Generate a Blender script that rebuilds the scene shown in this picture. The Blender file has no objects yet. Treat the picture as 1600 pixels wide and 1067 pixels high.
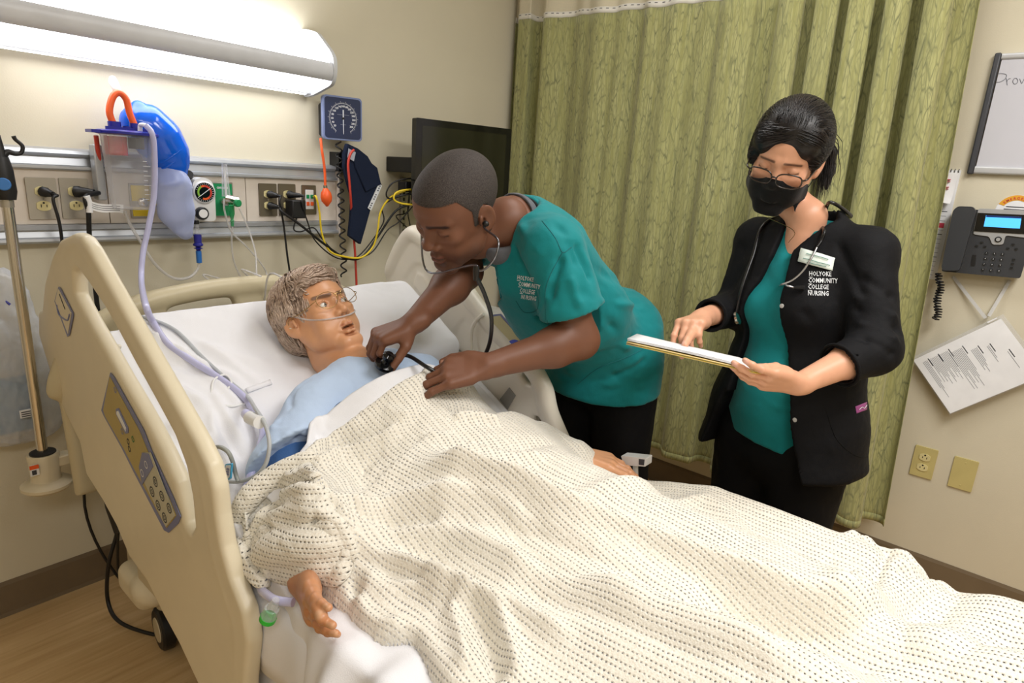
import bpy, bmesh, math, random
import numpy as np
from mathutils import Vector, Matrix
from mathutils.bvhtree import BVHTree
PI = math.pi
# ---------------------------------------------------------------- camera
FPX = 975.0
RC = np.array([[0.65002274, -0.7575322, 0.06012815],
               [0.15602793, 0.21048518, 0.96506542],
               [-0.74372422, -0.6179328, 0.25501634]])      # rows: camera right, up, backward in the room's axes
U_, S_, V_ = np.linalg.svd(RC); RC = U_ @ V_
CAM = np.array([0.0, 0.0, 1.37])
cd = bpy.data.cameras.new('camera'); cam = bpy.data.objects.new('camera', cd)
bpy.context.scene.collection.objects.link(cam)
cd.sensor_width = 36.0; cd.lens = FPX / 1600 * 36.0; cd.clip_start = 0.02
m4 = Matrix.Identity(4)
for r_ in range(3):
    for c_ in range(3): m4[r_][c_] = RC[c_][r_]
    m4[r_][3] = CAM[r_]
cam.matrix_world = m4
SC = bpy.context.scene; SC.camera = cam
SC.view_settings.view_transform = 'Standard'; SC.view_settings.look = 'None'
SC.view_settings.gamma = 1.0; SC.view_settings.use_curve_mapping = False
SC.view_settings.exposure = 0.15
# ---------------------------------------------------------------- world and the room's ceiling lights
wd = bpy.data.worlds.new('world'); SC.world = wd; wd.use_nodes = True
wd.node_tree.nodes['Background'].inputs[0].default_value = (1.0, 0.985, 0.96, 1)
wd.node_tree.nodes['Background'].inputs[1].default_value = 0.16
COL = SC.collection
def area(name, loc, size, power, col=(1, 0.985, 0.965), aim=None):
    l = bpy.data.lights.new(name, 'AREA'); l.shape = 'RECTANGLE'; l.size, l.size_y = size
    l.energy = power; l.color = col
    o = bpy.data.objects.new(name, l); COL.objects.link(o); o.location = loc
    if aim is not None:
        o.rotation_euler = (Vector(aim) - Vector(loc)).to_track_quat('-Z', 'Y').to_euler()
    return o
area('ceiling_light_source', (1.15, -0.55, 2.56), (1.2, 0.6), 37)
area('ceiling_light_source', (1.6, 0.75, 2.56), (0.5, 0.9), 11)
area('ceiling_light_source', (-0.7, -1.0, 2.56), (1.2, 0.6), 24)
# ---------------------------------------------------------------- helpers
def ray(px, py): return RC.T @ np.array([px - 800, 533.5 - py, -FPX])
def PX(px, py, X): w = ray(px, py); return CAM + w * (X - CAM[0]) / w[0]
def PY(px, py, Y): w = ray(px, py); return CAM + w * (Y - CAM[1]) / w[1]
def PZ(px, py, Z): w = ray(px, py); return CAM + w * (Z - CAM[2]) / w[2]
YW = 2.15      # head wall plane
XW = 2.58      # curtain wall plane

def link(name, me, mat=None, parent=None):
    o = bpy.data.objects.new(name, me); COL.objects.link(o)
    if mat is not None:
        for m in (mat if isinstance(mat, (list, tuple)) else [mat]): me.materials.append(m)
    if parent is not None: o.parent = parent
    return o
def smooth(me, ang=None):
    me.polygons.foreach_set('use_smooth', [True] * len(me.polygons))
    if ang is not None:
        try: me.set_sharp_from_angle(angle=math.radians(ang))
        except Exception: pass
    me.update()
def tag(o, label, cat, group=None):
    o['label'] = label; o['category'] = cat
    if group: o['group'] = group
    return o
def thing(name, label, cat, loc=(0, 0, 0), group=None):
    o = bpy.data.objects.new(name, None); COL.objects.link(o); o.empty_display_size = 0.05
    o.location = loc; tag(o, label, cat, group); return o
class MB:
    """collects simple shapes in one bmesh, in world coordinates; origin is subtracted when parented"""
    def __init__(s): s.v = []; s.f = []; s.mi = []; s.m = 0; s.uv = {}
    def add(s, vs, fs):
        b = len(s.v); s.v += [tuple(map(float, v)) for v in vs]
        s.f += [tuple(b + i for i in f) for f in fs]; s.mi += [s.m] * len(fs); return s
    def box(s, lo, hi, M=None):
        x0, y0, z0 = lo; x1, y1, z1 = hi
        vs = [(x0, y0, z0), (x1, y0, z0), (x1, y1, z0), (x0, y1, z0), (x0, y0, z1), (x1, y0, z1), (x1, y1, z1), (x0, y1, z1)]
        if M is not None: vs = [M @ Vector(v) for v in vs]
        return s.add(vs, [(0, 3, 2, 1), (4, 5, 6, 7), (0, 1, 5, 4), (1, 2, 6, 5), (2, 3, 7, 6), (3, 0, 4, 7)])
    def tube(s, pts, r, n=10, cap=True, smoothpath=0):
        pts = [np.array(p, float) for p in pts]
        if smoothpath: pts = spline(pts, smoothpath)
        N = len(pts); rr = list(r) if hasattr(r, '__len__') else [r] * N
        if len(rr) != N: rr = list(np.interp(np.linspace(0, 1, N), np.linspace(0, 1, len(rr)), rr))
        t = pts[1] - pts[0]; t /= np.linalg.norm(t) + 1e-12
        a = np.cross(t, [0, 0, 1.0]) if abs(t[2]) < .9 else np.cross(t, [1.0, 0, 0]); a /= np.linalg.norm(a)
        rings = []
        for i in range(N):
            t = pts[min(i + 1, N - 1)] - pts[max(i - 1, 0)]; t = t / (np.linalg.norm(t) + 1e-12)
            a = a - t * a.dot(t); a /= np.linalg.norm(a) + 1e-12; b = np.cross(t, a)
            rings.append([pts[i] + rr[i] * (math.cos(2 * PI * k / n) * a + math.sin(2 * PI * k / n) * b) for k in range(n)])
        vs = [v for rg in rings for v in rg]; fs = []
        for i in range(N - 1):
            for k in range(n):
                k2 = (k + 1) % n; fs.append((i * n + k, i * n + k2, (i + 1) * n + k2, (i + 1) * n + k))
        if cap: fs += [tuple(range(n - 1, -1, -1)), tuple((N - 1) * n + k for k in range(n))]
        return s.add(vs, fs)
    def lathe(s, prof, c=(0, 0, 0), axis=(0, 0, 1), n=24):
        """prof: list of (radius, height) along axis from c"""
        ax = Vector(axis).normalized(); q = Vector((0, 0, 1)).rotation_difference(ax); c = Vector(c)
        vs = []; fs = []
        for (r, h) in prof:
            for k in range(n):
                vs.append(c + q @ Vector((max(r, 1e-5) * math.cos(2 * PI * k / n), max(r, 1e-5) * math.sin(2 * PI * k / n), h)))
        for i in range(len(prof) - 1):
            for k in range(n):
                k2 = (k + 1) % n; fs.append((i * n + k, i * n + k2, (i + 1) * n + k2, (i + 1) * n + k))
        fs += [tuple(range(n - 1, -1, -1)), tuple((len(prof) - 1) * n + k for k in range(n))]
        return s.add(vs, fs)
    def prism(s, poly, O, A, B, D, holes=None):
        """poly (a,b) points placed O + a*A + b*B, extruded by vector D; holes are more loops"""
        bm = bmesh.new(); O, A, B, D = map(Vector, (O, A, B, D))
        es = []
        for lp in [poly] + list(holes or []):
            vv = [bm.verts.new(O + A * p[0] + B * p[1]) for p in lp]
            es += [bm.edges.new((vv[i], vv[(i + 1) % len(vv)])) for i in range(len(vv))]
        bmesh.ops.triangle_fill(bm, use_beauty=True, use_dissolve=False, edges=es)
        g = bmesh.ops.extrude_face_region(bm, geom=bm.faces[:])
        bmesh.ops.translate(bm, verts=[v for v in g['geom'] if isinstance(v, bmesh.types.BMVert)], vec=D)
        bmesh.ops.recalc_face_normals(bm, faces=bm.faces[:])
        bm.verts.index_update()
        s.add([v.co[:] for v in bm.verts], [[v.index for v in f.verts] for f in bm.faces]); bm.free(); return s
    def build(s, name, mat, parent=None, sm=None, bevel=0, label=None, seg=2):
        org = Vector(parent.matrix_world.translation) if parent is not None else Vector((0, 0, 0))
        if parent is not None:
            p = parent; org = Vector((0, 0, 0))
            while p is not None: org += Vector(p.location); p = p.parent
        me = bpy.data.meshes.new(name)
        me.from_pydata([tuple(Vector(v) - org) for v in s.v], [], s.f)
        bm = bmesh.new(); bm.from_mesh(me)
        bmesh.ops.recalc_face_normals(bm, faces=bm.faces[:]); bm.to_mesh(me); bm.free()
        o = link(name, me, mat, parent)
        if any(s.mi) and len(s.mi) == len(me.polygons): me.polygons.foreach_set('material_index', s.mi)
        if bevel:
            b = o.modifiers.new('b', 'BEVEL'); b.width = bevel; b.segments = seg; b.limit_method = 'ANGLE'; b.angle_limit = .6
            b.harden_normals = False
        if sm is not None: smooth(me, sm)
        elif bevel: smooth(me, 35)
        if label: o['label'] = label
        return o
def spline(pts, sub=8):
    pts = [np.array(p, float) for p in pts]; P = [2 * pts[0] - pts[1]] + pts + [2 * pts[-1] - pts[-2]]; out = []
    for i in range(1, len(P) - 2):
        a, b, c, d = P[i - 1:i + 3]
        for k in range(sub):
            t = k / sub
            out.append(.5 * ((2 * b) + (c - a) * t + (2 * a - 5 * b + 4 * c - d) * t * t + (-a + 3 * b - 3 * c + d) * t ** 3))
    out.append(pts[-1]); return out
def rrect(a0, b0, a1, b1, r, n=5):
    out = []
    for (cx, cy, s) in ((a1 - r, b1 - r, 0), (a0 + r, b1 - r, 1), (a0 + r, b0 + r, 2), (a1 - r, b0 + r, 3)):
        for k in range(n + 1):
            t = (s + k / n) * PI / 2; out.append((cx + r * math.cos(t), cy + r * math.sin(t)))
    return out
def roundpoly(pts, r, n=5):
    """round each corner of a polygon with radius-like distance r (scalar or list)"""
    out = []; N = len(pts)
    for i in range(N):
        p = np.array(pts[i], float); a = np.array(pts[i - 1], float); b = np.array(pts[(i + 1) % N], float)
        rr = r[i] if hasattr(r, '__len__') else r
        da = a - p; db = b - p; la = np.linalg.norm(da); lb = np.linalg.norm(db)
        q = min(rr, la * .48, lb * .48)
        s0 = p + da / la * q; s1 = p + db / lb * q
        for k in range(n + 1):
            t = k / n; out.append(tuple((1 - t) ** 2 * s0 + 2 * t * (1 - t) * p + t * t * s1))
    return out
# ---- materials
def srgb(c):
    if isinstance(c, str): c = tuple(int(c[i:i + 2], 16) for i in (0, 2, 4))
    c = [x / 255 if max(c) > 1 else x for x in c]
    return tuple(x / 12.92 if x <= .04045 else ((x + .055) / 1.055) ** 2.4 for x in c) + (1,)
class NT:
    def __init__(s, name):
        s.m = bpy.data.materials.new(name); s.m.use_nodes = True; s.t = s.m.node_tree; s.b = s.t.nodes['Principled BSDF']
    def n(s, typ, **kw):
        nd = s.t.nodes.new(typ)
        for k, v in kw.items():
            if k.startswith('i_'):
                key = k[2:]; key = int(key) if key.isdigit() else key.replace('_', ' ')
                nd.inputs[key].default_value = v
            else: setattr(nd, k, v)
        return nd
    def l(s, a, b): s.t.links.new(a, b)
    def math(s, op, a, b=None, clamp=False):
        nd = s.n('ShaderNodeMath', operation=op); nd.use_clamp = clamp
        for i, x in enumerate((a, b)):
            if x is None: continue
            if isinstance(x, (int, float)): nd.inputs[i].default_value = x
            else: s.l(x, nd.inputs[i])
        return nd.outputs[0]
    def mix(s, fac, a, b):
        nd = s.n('ShaderNodeMix', data_type='RGBA')
        for k, x in ((0, fac), (6, a), (7, b)):
            if isinstance(x, (int, float)): nd.inputs[k].default_value = x
            elif isinstance(x, tuple): nd.inputs[k].default_value = x
            else: s.l(x, nd.inputs[k])
        return nd.outputs[2]
    def ramp(s, fac, stops):
        nd = s.n('ShaderNodeValToRGB'); e = nd.color_ramp.elements
        while len(e) < len(stops): e.new(.5)
        for i, (p, c) in enumerate(stops): e[i].position = p; e[i].color = c if len(c) == 4 else c + (1,)
        s.l(fac, nd.inputs[0]); return nd.outputs[0]
    def coord(s, kind='Object', scale=(1, 1, 1), rot=(0, 0, 0)):
        tc = s.n('ShaderNodeTexCoord'); mp = s.n('ShaderNodeMapping'); mp.inputs['Scale'].default_value = scale
        mp.inputs['Rotation'].default_value = rot
        s.l(tc.outputs[kind], mp.inputs[0]); return mp.outputs[0]
    def noise(s, vec, scale, detail=3, rough=.5):
        nd = s.n('ShaderNodeTexNoise'); nd.inputs['Scale'].default_value = scale; nd.inputs['Detail'].default_value = detail
        nd.inputs['Roughness'].default_value = rough; s.l(vec, nd.inputs['Vector']); return nd.outputs[0]
    def bump(s, h, strength=.3, dist=.002):
        nd = s.n('ShaderNodeBump'); nd.inputs['Strength'].default_value = strength; nd.inputs['Distance'].default_value = dist
        s.l(h, nd.inputs['Height']); s.l(nd.outputs[0], s.b.inputs['Normal'])
    def set(s, **kw):
        for k, v in kw.items():
            key = {'spec': 'Specular IOR Level', 'rough': 'Roughness', 'metal': 'Metallic', 'alpha': 'Alpha', 'trans': 'Transmission Weight',
                   'sheen': 'Sheen Weight', 'coat': 'Coat Weight', 'ior': 'IOR', 'sss': 'Subsurface Weight'}[k]
            s.b.inputs[key].default_value = v
        return s
_mc = {}
def mat(name, col, rough=.5, metal=0, bump=0, scale=200, var=.05, spec=.5, **kw):
    if name in _mc: return _mc[name]
    N = NT(name); c = srgb(col); N.set(rough=rough, metal=metal, spec=spec, **kw)
    v = N.coord(); f = N.noise(v, 14, 4)
    dark = tuple(x * (1 - var) for x in c[:3]) + (1,); lite = tuple(min(1, x * (1 + var)) for x in c[:3]) + (1,)
    N.l(N.ramp(f, [(.3, dark), (.7, lite)]), N.b.inputs['Base Color'])
    if bump: N.bump(N.noise(v, scale, 3), bump, .002)
    _mc[name] = N.m; return N.m
def emit(name, col, strength):
    N = NT(name); c = srgb(col); N.b.inputs['Base Color'].default_value = c
    N.b.inputs['Emission Color'].default_value = c; N.b.inputs['Emission Strength'].default_value = strength
    _mc[name] = N.m; return N.m
def glassy(name, col, alpha=.3, rough=.15, spec=.6):
    """thin clear plastic: mostly see-through with a gloss"""
    N = NT(name); c = srgb(col); N.b.inputs['Base Color'].default_value = c; N.set(rough=rough, spec=spec)
    lw = N.n('ShaderNodeLayerWeight'); lw.inputs[0].default_value = .35
    a = N.math('MULTIPLY_ADD', lw.outputs['Facing'], .6); a.node.inputs[2].default_value = alpha
    N.l(a, N.b.inputs['Alpha']); _mc[name] = N.m; return N.m
def text(s, size, O, A, B, mat_, parent, name='lettering', depth=.0006, align='LEFT', bold=0.0, label=None, shear=0):
    cu = bpy.data.curves.new(name, 'FONT'); cu.body = s; cu.size = size; cu.extrude = depth / 2; cu.align_x = align
    cu.offset = bold; cu.resolution_u = 2; cu.shear = shear
    tmp = bpy.data.objects.new('t', cu); COL.objects.link(tmp); dg = bpy.context.evaluated_depsgraph_get()
    me = bpy.data.meshes.new_from_object(tmp.evaluated_get(dg)); bpy.data.objects.remove(tmp)
    A = Vector(A).normalized(); B = Vector(B); B = (B - A * B.dot(A)).normalized(); Nn = A.cross(B)
    M = Matrix((A, B, Nn)).transposed().to_4x4(); M.translation = Vector(O)
    
    me.transform(M)
    if parent is not None:
        p = parent; org = Vector((0, 0, 0))
        while p is not None: org += Vector(p.location); p = p.parent
        me.transform(Matrix.Translation(-org))
    me.name = name
    o = link(name, me, mat_, parent)
    if label: o['label'] = label
    return o
# ---- signed-distance sculpting: smooth unions of round cones and ellipsoids, meshed with surface nets
def nrm(v): v = np.array(v, float); return v / (np.linalg.norm(v) + 1e-12)
class SDF:
    def __init__(s, lo, hi, h):
        s.lo = np.array(lo, float); s.h = h
        s.n = np.maximum(2, np.ceil((np.array(hi, float) - s.lo) / h).astype(int) + 1)
        s.d = np.full(s.n, 1.0, np.float32)
    def win(s, lo, hi):
        a = np.clip(np.floor((np.array(lo) - s.lo) / s.h).astype(int), 0, s.n); b = np.clip(np.ceil((np.array(hi) - s.lo) / s.h).astype(int) + 1, 0, s.n)
        if np.any(b <= a): return None, None
        sl = tuple(slice(a[i], b[i]) for i in range(3))
        g = [(np.arange(a[i], b[i]) * s.h + s.lo[i]).astype(np.float32) for i in range(3)]
        return sl, (g[0][:, None, None], g[1][None, :, None], g[2][None, None, :])
    def op(s, sl, e, k, mode):
        d = s.d[sl]
        if mode == 'add':
            if k <= 0: s.d[sl] = np.minimum(d, e)
            else:
                q = np.maximum(k - np.abs(d - e), 0) / k; s.d[sl] = np.minimum(d, e) - q * q * k * .25
        else:
            e = -e
            if k <= 0: s.d[sl] = np.maximum(d, e)
            else:
                q = np.maximum(k - np.abs(d - e), 0) / k; s.d[sl] = np.maximum(d, e) + q * q * k * .25
    def cap(s, a, b, ra, rb=None, k=.01, mode='add', flat=None):
        """round cone a-b; flat=(direction, factor) widens (factor>1) the section along a direction"""
        rb = ra if rb is None else rb; a = np.array(a, float); b = np.array(b, float); fm = flat[1] if flat else 1
        m = max(ra, rb) * max(1, fm) + k + 2 * s.h
        sl, g = s.win(np.minimum(a, b) - m, np.maximum(a, b) + m)
        if sl is None: return s
        ab = b - a; L = ab.dot(ab) + 1e-12
        px, py, pz = g[0] - a[0], g[1] - a[1], g[2] - a[2]
        t = np.clip((px * ab[0] + py * ab[1] + pz * ab[2]) / L, 0, 1)
        qx, qy, qz = px - t * ab[0], py - t * ab[1], pz - t * ab[2]
        if flat:
            u = nrm(flat[0]); c = qx * u[0] + qy * u[1] + qz * u[2]; w = c * (1 / fm - 1)
            qx, qy, qz = qx + w * u[0], qy + w * u[1], qz + w * u[2]
        e = np.sqrt(qx * qx + qy * qy + qz * qz) - (ra + (rb - ra) * t)
        if flat and fm < 1: e = e * fm
        s.op(sl, e.astype(np.float32), k, mode); return s
    def ell(s, c, r, M=None, k=.01, mode='add'):
        c = np.array(c, float); r = np.array(r, float) if hasattr(r, '__len__') else np.array([r] * 3, float)
        m = r.max() + k + 2 * s.h
        sl, g = s.win(c - m, c + m)
        if sl is None: return s
        p = [g[i] - c[i] for i in range(3)]
        if M is not None:
            M = np.array(M, float)       # rows = local axes
            p = [p[0] * M[i][0] + p[1] * M[i][1] + p[2] * M[i][2] for i in range(3)]
        k0 = np.sqrt((p[0] / r[0]) ** 2 + (p[1] / r[1]) ** 2 + (p[2] / r[2]) ** 2)
        k1 = np.sqrt((p[0] / r[0] ** 2) ** 2 + (p[1] / r[1] ** 2) ** 2 + (p[2] / r[2] ** 2) ** 2) + 1e-9
        e = k0 * (k0 - 1) / k1
        s.op(sl, e.astype(np.float32), k, mode); return s
    def rbox(s, c, half, r, M=None, k=.005, mode='add'):
        c = np.array(c, float); half = np.array(half, float); m = np.linalg.norm(half) + r + k + 2 * s.h
        sl, g = s.win(c - m, c + m)
        if sl is None: return s
        p = [g[i] - c[i] for i in range(3)]
        if M is not None:
            M = np.array(M, float); p = [p[0] * M[i][0] + p[1] * M[i][1] + p[2] * M[i][2] for i in range(3)]
        q = [np.abs(p[i]) - (half[i] - r) for i in range(3)]
        e = np.sqrt(sum(np.maximum(x, 0) ** 2 for x in q)) + np.minimum(np.maximum(np.maximum(q[0], q[1]), q[2]), 0) - r
        s.op(sl, e.astype(np.float32), k, mode); return s
    def plane(s, p, n, k=0):
        """keep only the side behind the plane (n points outward)"""
        n = nrm(n); sl, g = s.win(s.lo, s.lo + s.n * s.h)
        e = -((g[0] - p[0]) * n[0] + (g[1] - p[1]) * n[1] + (g[2] - p[2]) * n[2])
        s.op(sl, (e + 0 * s.d).astype(np.float32), k, 'sub'); return s
    def net(s):
        d = s.d; d[0] = d[-1] = 1; d[:, 0] = d[:, -1] = 1; d[:, :, 0] = d[:, :, -1] = 1
        ins = d < 0; n = s.n; cn = n - 1
        cnt = np.zeros(cn, np.uint8)
        for i in (0, 1):
            for j in (0, 1):
                for k in (0, 1): cnt += ins[i:i + cn[0], j:j + cn[1], k:k + cn[2]]
        act = (cnt > 0) & (cnt < 8); idx = np.argwhere(act); N = len(idx)
        acc = np.zeros((N, 3)); w = np.zeros(N)
        cor = [(i, j, k) for i in (0, 1) for j in (0, 1) for k in (0, 1)]
        val = {c: d[idx[:, 0] + c[0], idx[:, 1] + c[1], idx[:, 2] + c[2]].astype(float) for c in cor}
        for a in cor:
            for ax in range(3):
                if a[ax]: continue
                b = list(a); b[ax] = 1; b = tuple(b); va, vb = val[a], val[b]; cr = (va < 0) != (vb < 0)
                t = np.where(cr, va / np.where(va - vb == 0, 1, va - vb), 0)
                p = np.tile(np.array(a, float), (N, 1)); p[:, ax] += t
                acc += p * cr[:, None]; w += cr
        V = (idx + acc / w[:, None]) * s.h + s.lo
        vid = np.full(cn, -1, np.int64); vid[idx[:, 0], idx[:, 1], idx[:, 2]] = np.arange(N)
        F = []
        for ax in range(3):
            u, v = (ax + 1) % 3, (ax + 2) % 3
            a = [slice(0, n[i]) for i in range(3)]; b = list(a); a[ax] = slice(0, n[ax] - 1); b[ax] = slice(1, n[ax])
            e = ins[tuple(a)] != ins[tuple(b)]; q = np.argwhere(e)
            ok = (q[:, u] > 0) & (q[:, v] > 0) & (q[:, u] < cn[u]) & (q[:, v] < cn[v]); q = q[ok]
            def at(du, dv):
                r = q.copy(); r[:, u] += du; r[:, v] += dv; return vid[r[:, 0], r[:, 1], r[:, 2]]
            quad = np.stack([at(-1, -1), at(0, -1), at(0, 0), at(-1, 0)], 1)
            flip = ~ins[q[:, 0], q[:, 1], q[:, 2]]; quad[flip] = quad[flip][:, ::-1]; F.append(quad)
        return V, np.concatenate(F)
def relax(V, F, it=2, lam=.5):
    E = np.concatenate([F[:, [0, 1]], F[:, [1, 2]], F[:, [2, 3]], F[:, [3, 0]]]); E = np.concatenate([E, E[:, ::-1]])
    deg = np.bincount(E[:, 0], minlength=len(V))[:, None] + 1e-9
    for _ in range(it):
        S = np.stack([np.bincount(E[:, 0], V[E[:, 1], i], minlength=len(V)) for i in range(3)], 1); V = V + lam * (S / deg - V)
    return V
def vnormals(V, F):
    n = np.cross(V[F[:, 2]] - V[F[:, 0]], V[F[:, 3]] - V[F[:, 1]]); out = np.zeros_like(V)
    for j in range(4):
        for i in range(3): out[:, i] += np.bincount(F[:, j], n[:, i], minlength=len(V))
    return out / (np.linalg.norm(out, axis=1)[:, None] + 1e-12)
def npmesh(name, V, F, mat_, parent=None, fmat=None, col=None, uv=None, label=None):
    org = Vector((0, 0, 0)); p = parent
    while p is not None: org += Vector(p.location); p = p.parent
    me = bpy.data.meshes.new(name); V = np.asarray(V, float) - np.array(org)
    F = np.asarray(F); k = F.shape[1]
    me.vertices.add(len(V)); me.vertices.foreach_set('co', V.astype(np.float32).ravel())
    me.loops.add(F.size); me.loops.foreach_set('vertex_index', F.astype(np.int32).ravel())
    me.polygons.add(len(F)); me.polygons.foreach_set('loop_start', np.arange(0, F.size, k, dtype=np.int32))
    me.update(calc_edges=True); me.validate()
    o = link(name, me, mat_, parent)
    if fmat is not None: me.polygons.foreach_set('material_index', fmat.astype(np.int32))
    if col is not None:
        a = me.color_attributes.new('tint', 'FLOAT_COLOR', 'POINT')
        a.data.foreach_set('color', np.concatenate([col, np.ones((len(V), 1))], 1).astype(np.float32).ravel())
    if uv is not None:
        u = me.uv_layers.new(name='uv'); u.data.foreach_set('uv', uv[F.ravel()].astype(np.float32).ravel())
    smooth(me)
    if label: o['label'] = label
    return o
def grid_faces(nu, nv, closed_u=False):
    iu = np.arange(nu if closed_u else nu - 1); iv = np.arange(nv - 1)
    a, b = np.meshgrid(iu, iv, indexing='ij'); a2 = (a + 1) % nu
    return np.stack([a * nv + b, a2 * nv + b, a2 * nv + b + 1, a * nv + b + 1], -1).reshape(-1, 4)
def vnoise(p, scale, seed=0):
    """cheap smooth pseudo noise from warped sines, p (N,3)"""
    rs = np.random.RandomState(seed); out = np.zeros(len(p)); amp = 1
    q = p * scale
    for o in range(4):
        A = rs.normal(size=(3, 3)); ph = rs.rand(3) * 6
        w = np.sin(q @ A.T + ph); B = rs.normal(size=(3, 3)); w2 = np.sin(q @ B.T * 1.3 + w * 1.5 + rs.rand(3) * 6)
        out += amp * (w * w2[:, [1, 2, 0]]).sum(1) / 3; amp *= .55; q = q * 1.9
    return out
def segdist(V, a, b):
    a = np.array(a, float); b = np.array(b, float); ab = b - a
    t = np.clip(((V - a) @ ab) / (ab @ ab + 1e-12), 0, 1)
    return np.linalg.norm(V - a - t[:, None] * ab, axis=1), t
def RX(px, py, X=XW): return PX(px, py, X)
def pxpoly(pts, X):      # image-traced outline on a plane parallel to the curtain wall -> (y,z)
    return [(RX(a, b, X)[1], RX(a, b, X)[2]) for a, b in pts]
def xprism(mb, pts_yz, X, d): return mb.prism(pts_yz, (X, 0, 0), (0, 1, 0), (0, 0, 1), (d, 0, 0))

# ================================================================ the room
def wallmat(name, col, bump=.25):
    N = NT(name); v = N.coord('Object'); N.set(rough=.75, spec=.25)
    f = N.noise(v, 3, 4); c = srgb(col)
    N.l(N.ramp(f, [(.35, tuple(x * .96 for x in c[:3])), (.65, c)]), N.b.inputs['Base Color'])
    N.bump(N.noise(v, 260, 2), bump, .0012); return N.m
M_wall = wallmat('painted_wall', (212, 204, 182))
M_ceil = wallmat('ceiling_paint', (225, 222, 214))
M_base = mat('rubber_baseboard', (112, 96, 74), .55, bump=.1)
def floor_mat():
    N = NT('wood_look_vinyl'); N.set(rough=.38, spec=.4)
    v = N.coord('Object', scale=(1, 14, 1), rot=(0, 0, math.radians(0)))
    f = N.noise(v, 2.2, 6, .6); v2 = N.coord('Object', scale=(2, 60, 1)); g = N.noise(v2, 3, 4)
    a = N.ramp(f, [(.3, srgb((186, 152, 106))), (.5, srgb((206, 174, 126))), (.72, srgb((222, 194, 146)))])
    c = N.mix(N.math('MULTIPLY', g, .35), a, srgb((166, 132, 88)))
    N.l(c, N.b.inputs['Base Color']); N.bump(g, .06, .001); return N.m
def struct(o): o['kind'] = 'structure'; return o
X0, Y0, ZC = -1.9, -2.6, 2.62
struct(MB().box((X0, Y0, -.05), (XW + .1, YW + .1, 0)).build('floor', floor_mat()))
struct(MB().box((X0, Y0, ZC), (XW + .1, YW + .1, ZC + .05)).build('ceiling', M_ceil))
struct(MB().box((X0, YW, 0), (XW + .1, YW + .1, ZC)).build('wall_back', M_wall))
struct(MB().box((XW, Y0, 0), (XW + .1, YW, ZC)).build('wall_right', M_wall))
struct(MB().box((X0 - .1, Y0, 0), (X0, YW + .1, ZC)).build('wall_left', M_wall))
struct(MB().box((X0, Y0 - .1, 0), (XW + .1, Y0, ZC)).build('wall_front', M_wall))
struct(MB().prism([(0, 0), (.012, 0), (.009, .012), (.006, .1), (.002, .112), (0, .112)], (X0, YW, 0), (0, -1, 0), (0, 0, 1), (XW - X0, 0, 0)).build('baseboard_back', M_base))
struct(MB().prism([(0, 0), (.012, 0), (.009, .012), (.006, .1), (.002, .112), (0, .112)], (XW, Y0, 0), (-1, 0, 0), (0, 0, 1), (0, YW - Y0, 0)).build('baseboard_right', M_base))

# ---- overbed lamp
M_enamel = mat('lamp_enamel', (205, 207, 212), .35)
M_lens = emit('lamp_lens_lit', (250, 251, 255), 7.0)
M_cap = mat('lamp_end_cap', (196, 198, 202), .4)
lx0, lx1 = .425, 1.325
lamp = thing('overbed_light', 'long white wall light over the bed head with two glowing lenses', 'light', (lx0, YW, 1.6))
def lprof(pts, x0, x1, m, name, sm=30, label=None):
    return MB().prism(pts, (x0, YW, 0), (0, -1, 0), (0, 0, 1), (x1 - x0, 0, 0)).build(name, m, lamp, sm=sm, label=label)
lprof([(0, 1.625), (.03, 1.610), (.05, 1.610), (.055, 1.619), (.06, 1.76), (.0, 1.80)], lx0, lx1, M_enamel, 'housing')
lprof([(.03, 1.607), (.172, 1.650), (.170, 1.662), (.03, 1.62)], lx0 + .01, lx1 - .012, M_lens, 'lower_lens', label='glowing lower lens')
fr = [(.172, 1.648), (.182, 1.656), (.188, 1.67), (.188, 1.69), (.183, 1.704), (.172, 1.714), (.06, 1.76), (.06, 1.65), (.16, 1.662)]
lprof(fr, lx0, lx1, M_enamel, 'front_cover', sm=50)
lprof([(.04, 1.765), (.172, 1.712), (.183, 1.704), (.178, 1.724), (.10, 1.80), (.03, 1.82)], lx0 + .01, lx1 - .012, M_lens, 'upper_lens', label='glowing upper lens')
capp = roundpoly([(0, 1.60), (.055, 1.606), (.175, 1.636), (.192, 1.67), (.19, 1.72), (.17, 1.745), (.09, 1.81), (0, 1.83)], .018)
lprof(capp, lx0 - .012, lx0, M_cap, 'end_cap'); lprof(capp, lx1, lx1 + .014, M_cap, 'end_cap')
# ================================================================ head wall
M_rail = mat('aluminium_rail', (186, 190, 196), .32, .55)
M_panel = mat('panel_laminate', (214, 204, 192), .5)
M_steel = mat('brushed_steel', (176, 172, 164), .3, .75, bump=.05)
M_steeldk = mat('bronzed_steel', (120, 112, 96), .35, .7, bump=.05)
M_ivory = mat('ivory_plastic', (216, 204, 150), .4)
M_black = mat('black_rubber', (18, 18, 20), .45)
M_blackg = mat('black_gloss_plastic', (12, 12, 13), .12)
M_dark = mat('slot_dark', (25, 22, 20), .6)
M_white = mat('white_plastic', (228, 228, 228), .35)
M_paper = mat('white_paper', (232, 232, 234), .7)
M_navyp = mat('navy_plastic', (34, 38, 140), .3)
M_orange = mat('orange_rubber', (238, 96, 40), .4)
M_redt = mat('red_rubber', (198, 62, 48), .45)
M_yellow = mat('yellow_jacket', (226, 196, 38), .45)
M_green = mat('green_enamel', (18, 140, 84), .4)
M_greent = glassy('green_clear_plastic', (20, 160, 90), .6)
M_chrome = mat('chrome', (206, 202, 196), .15, 1.0)
M_clear = glassy('clear_plastic', (226, 228, 236), .16, .08)
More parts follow.
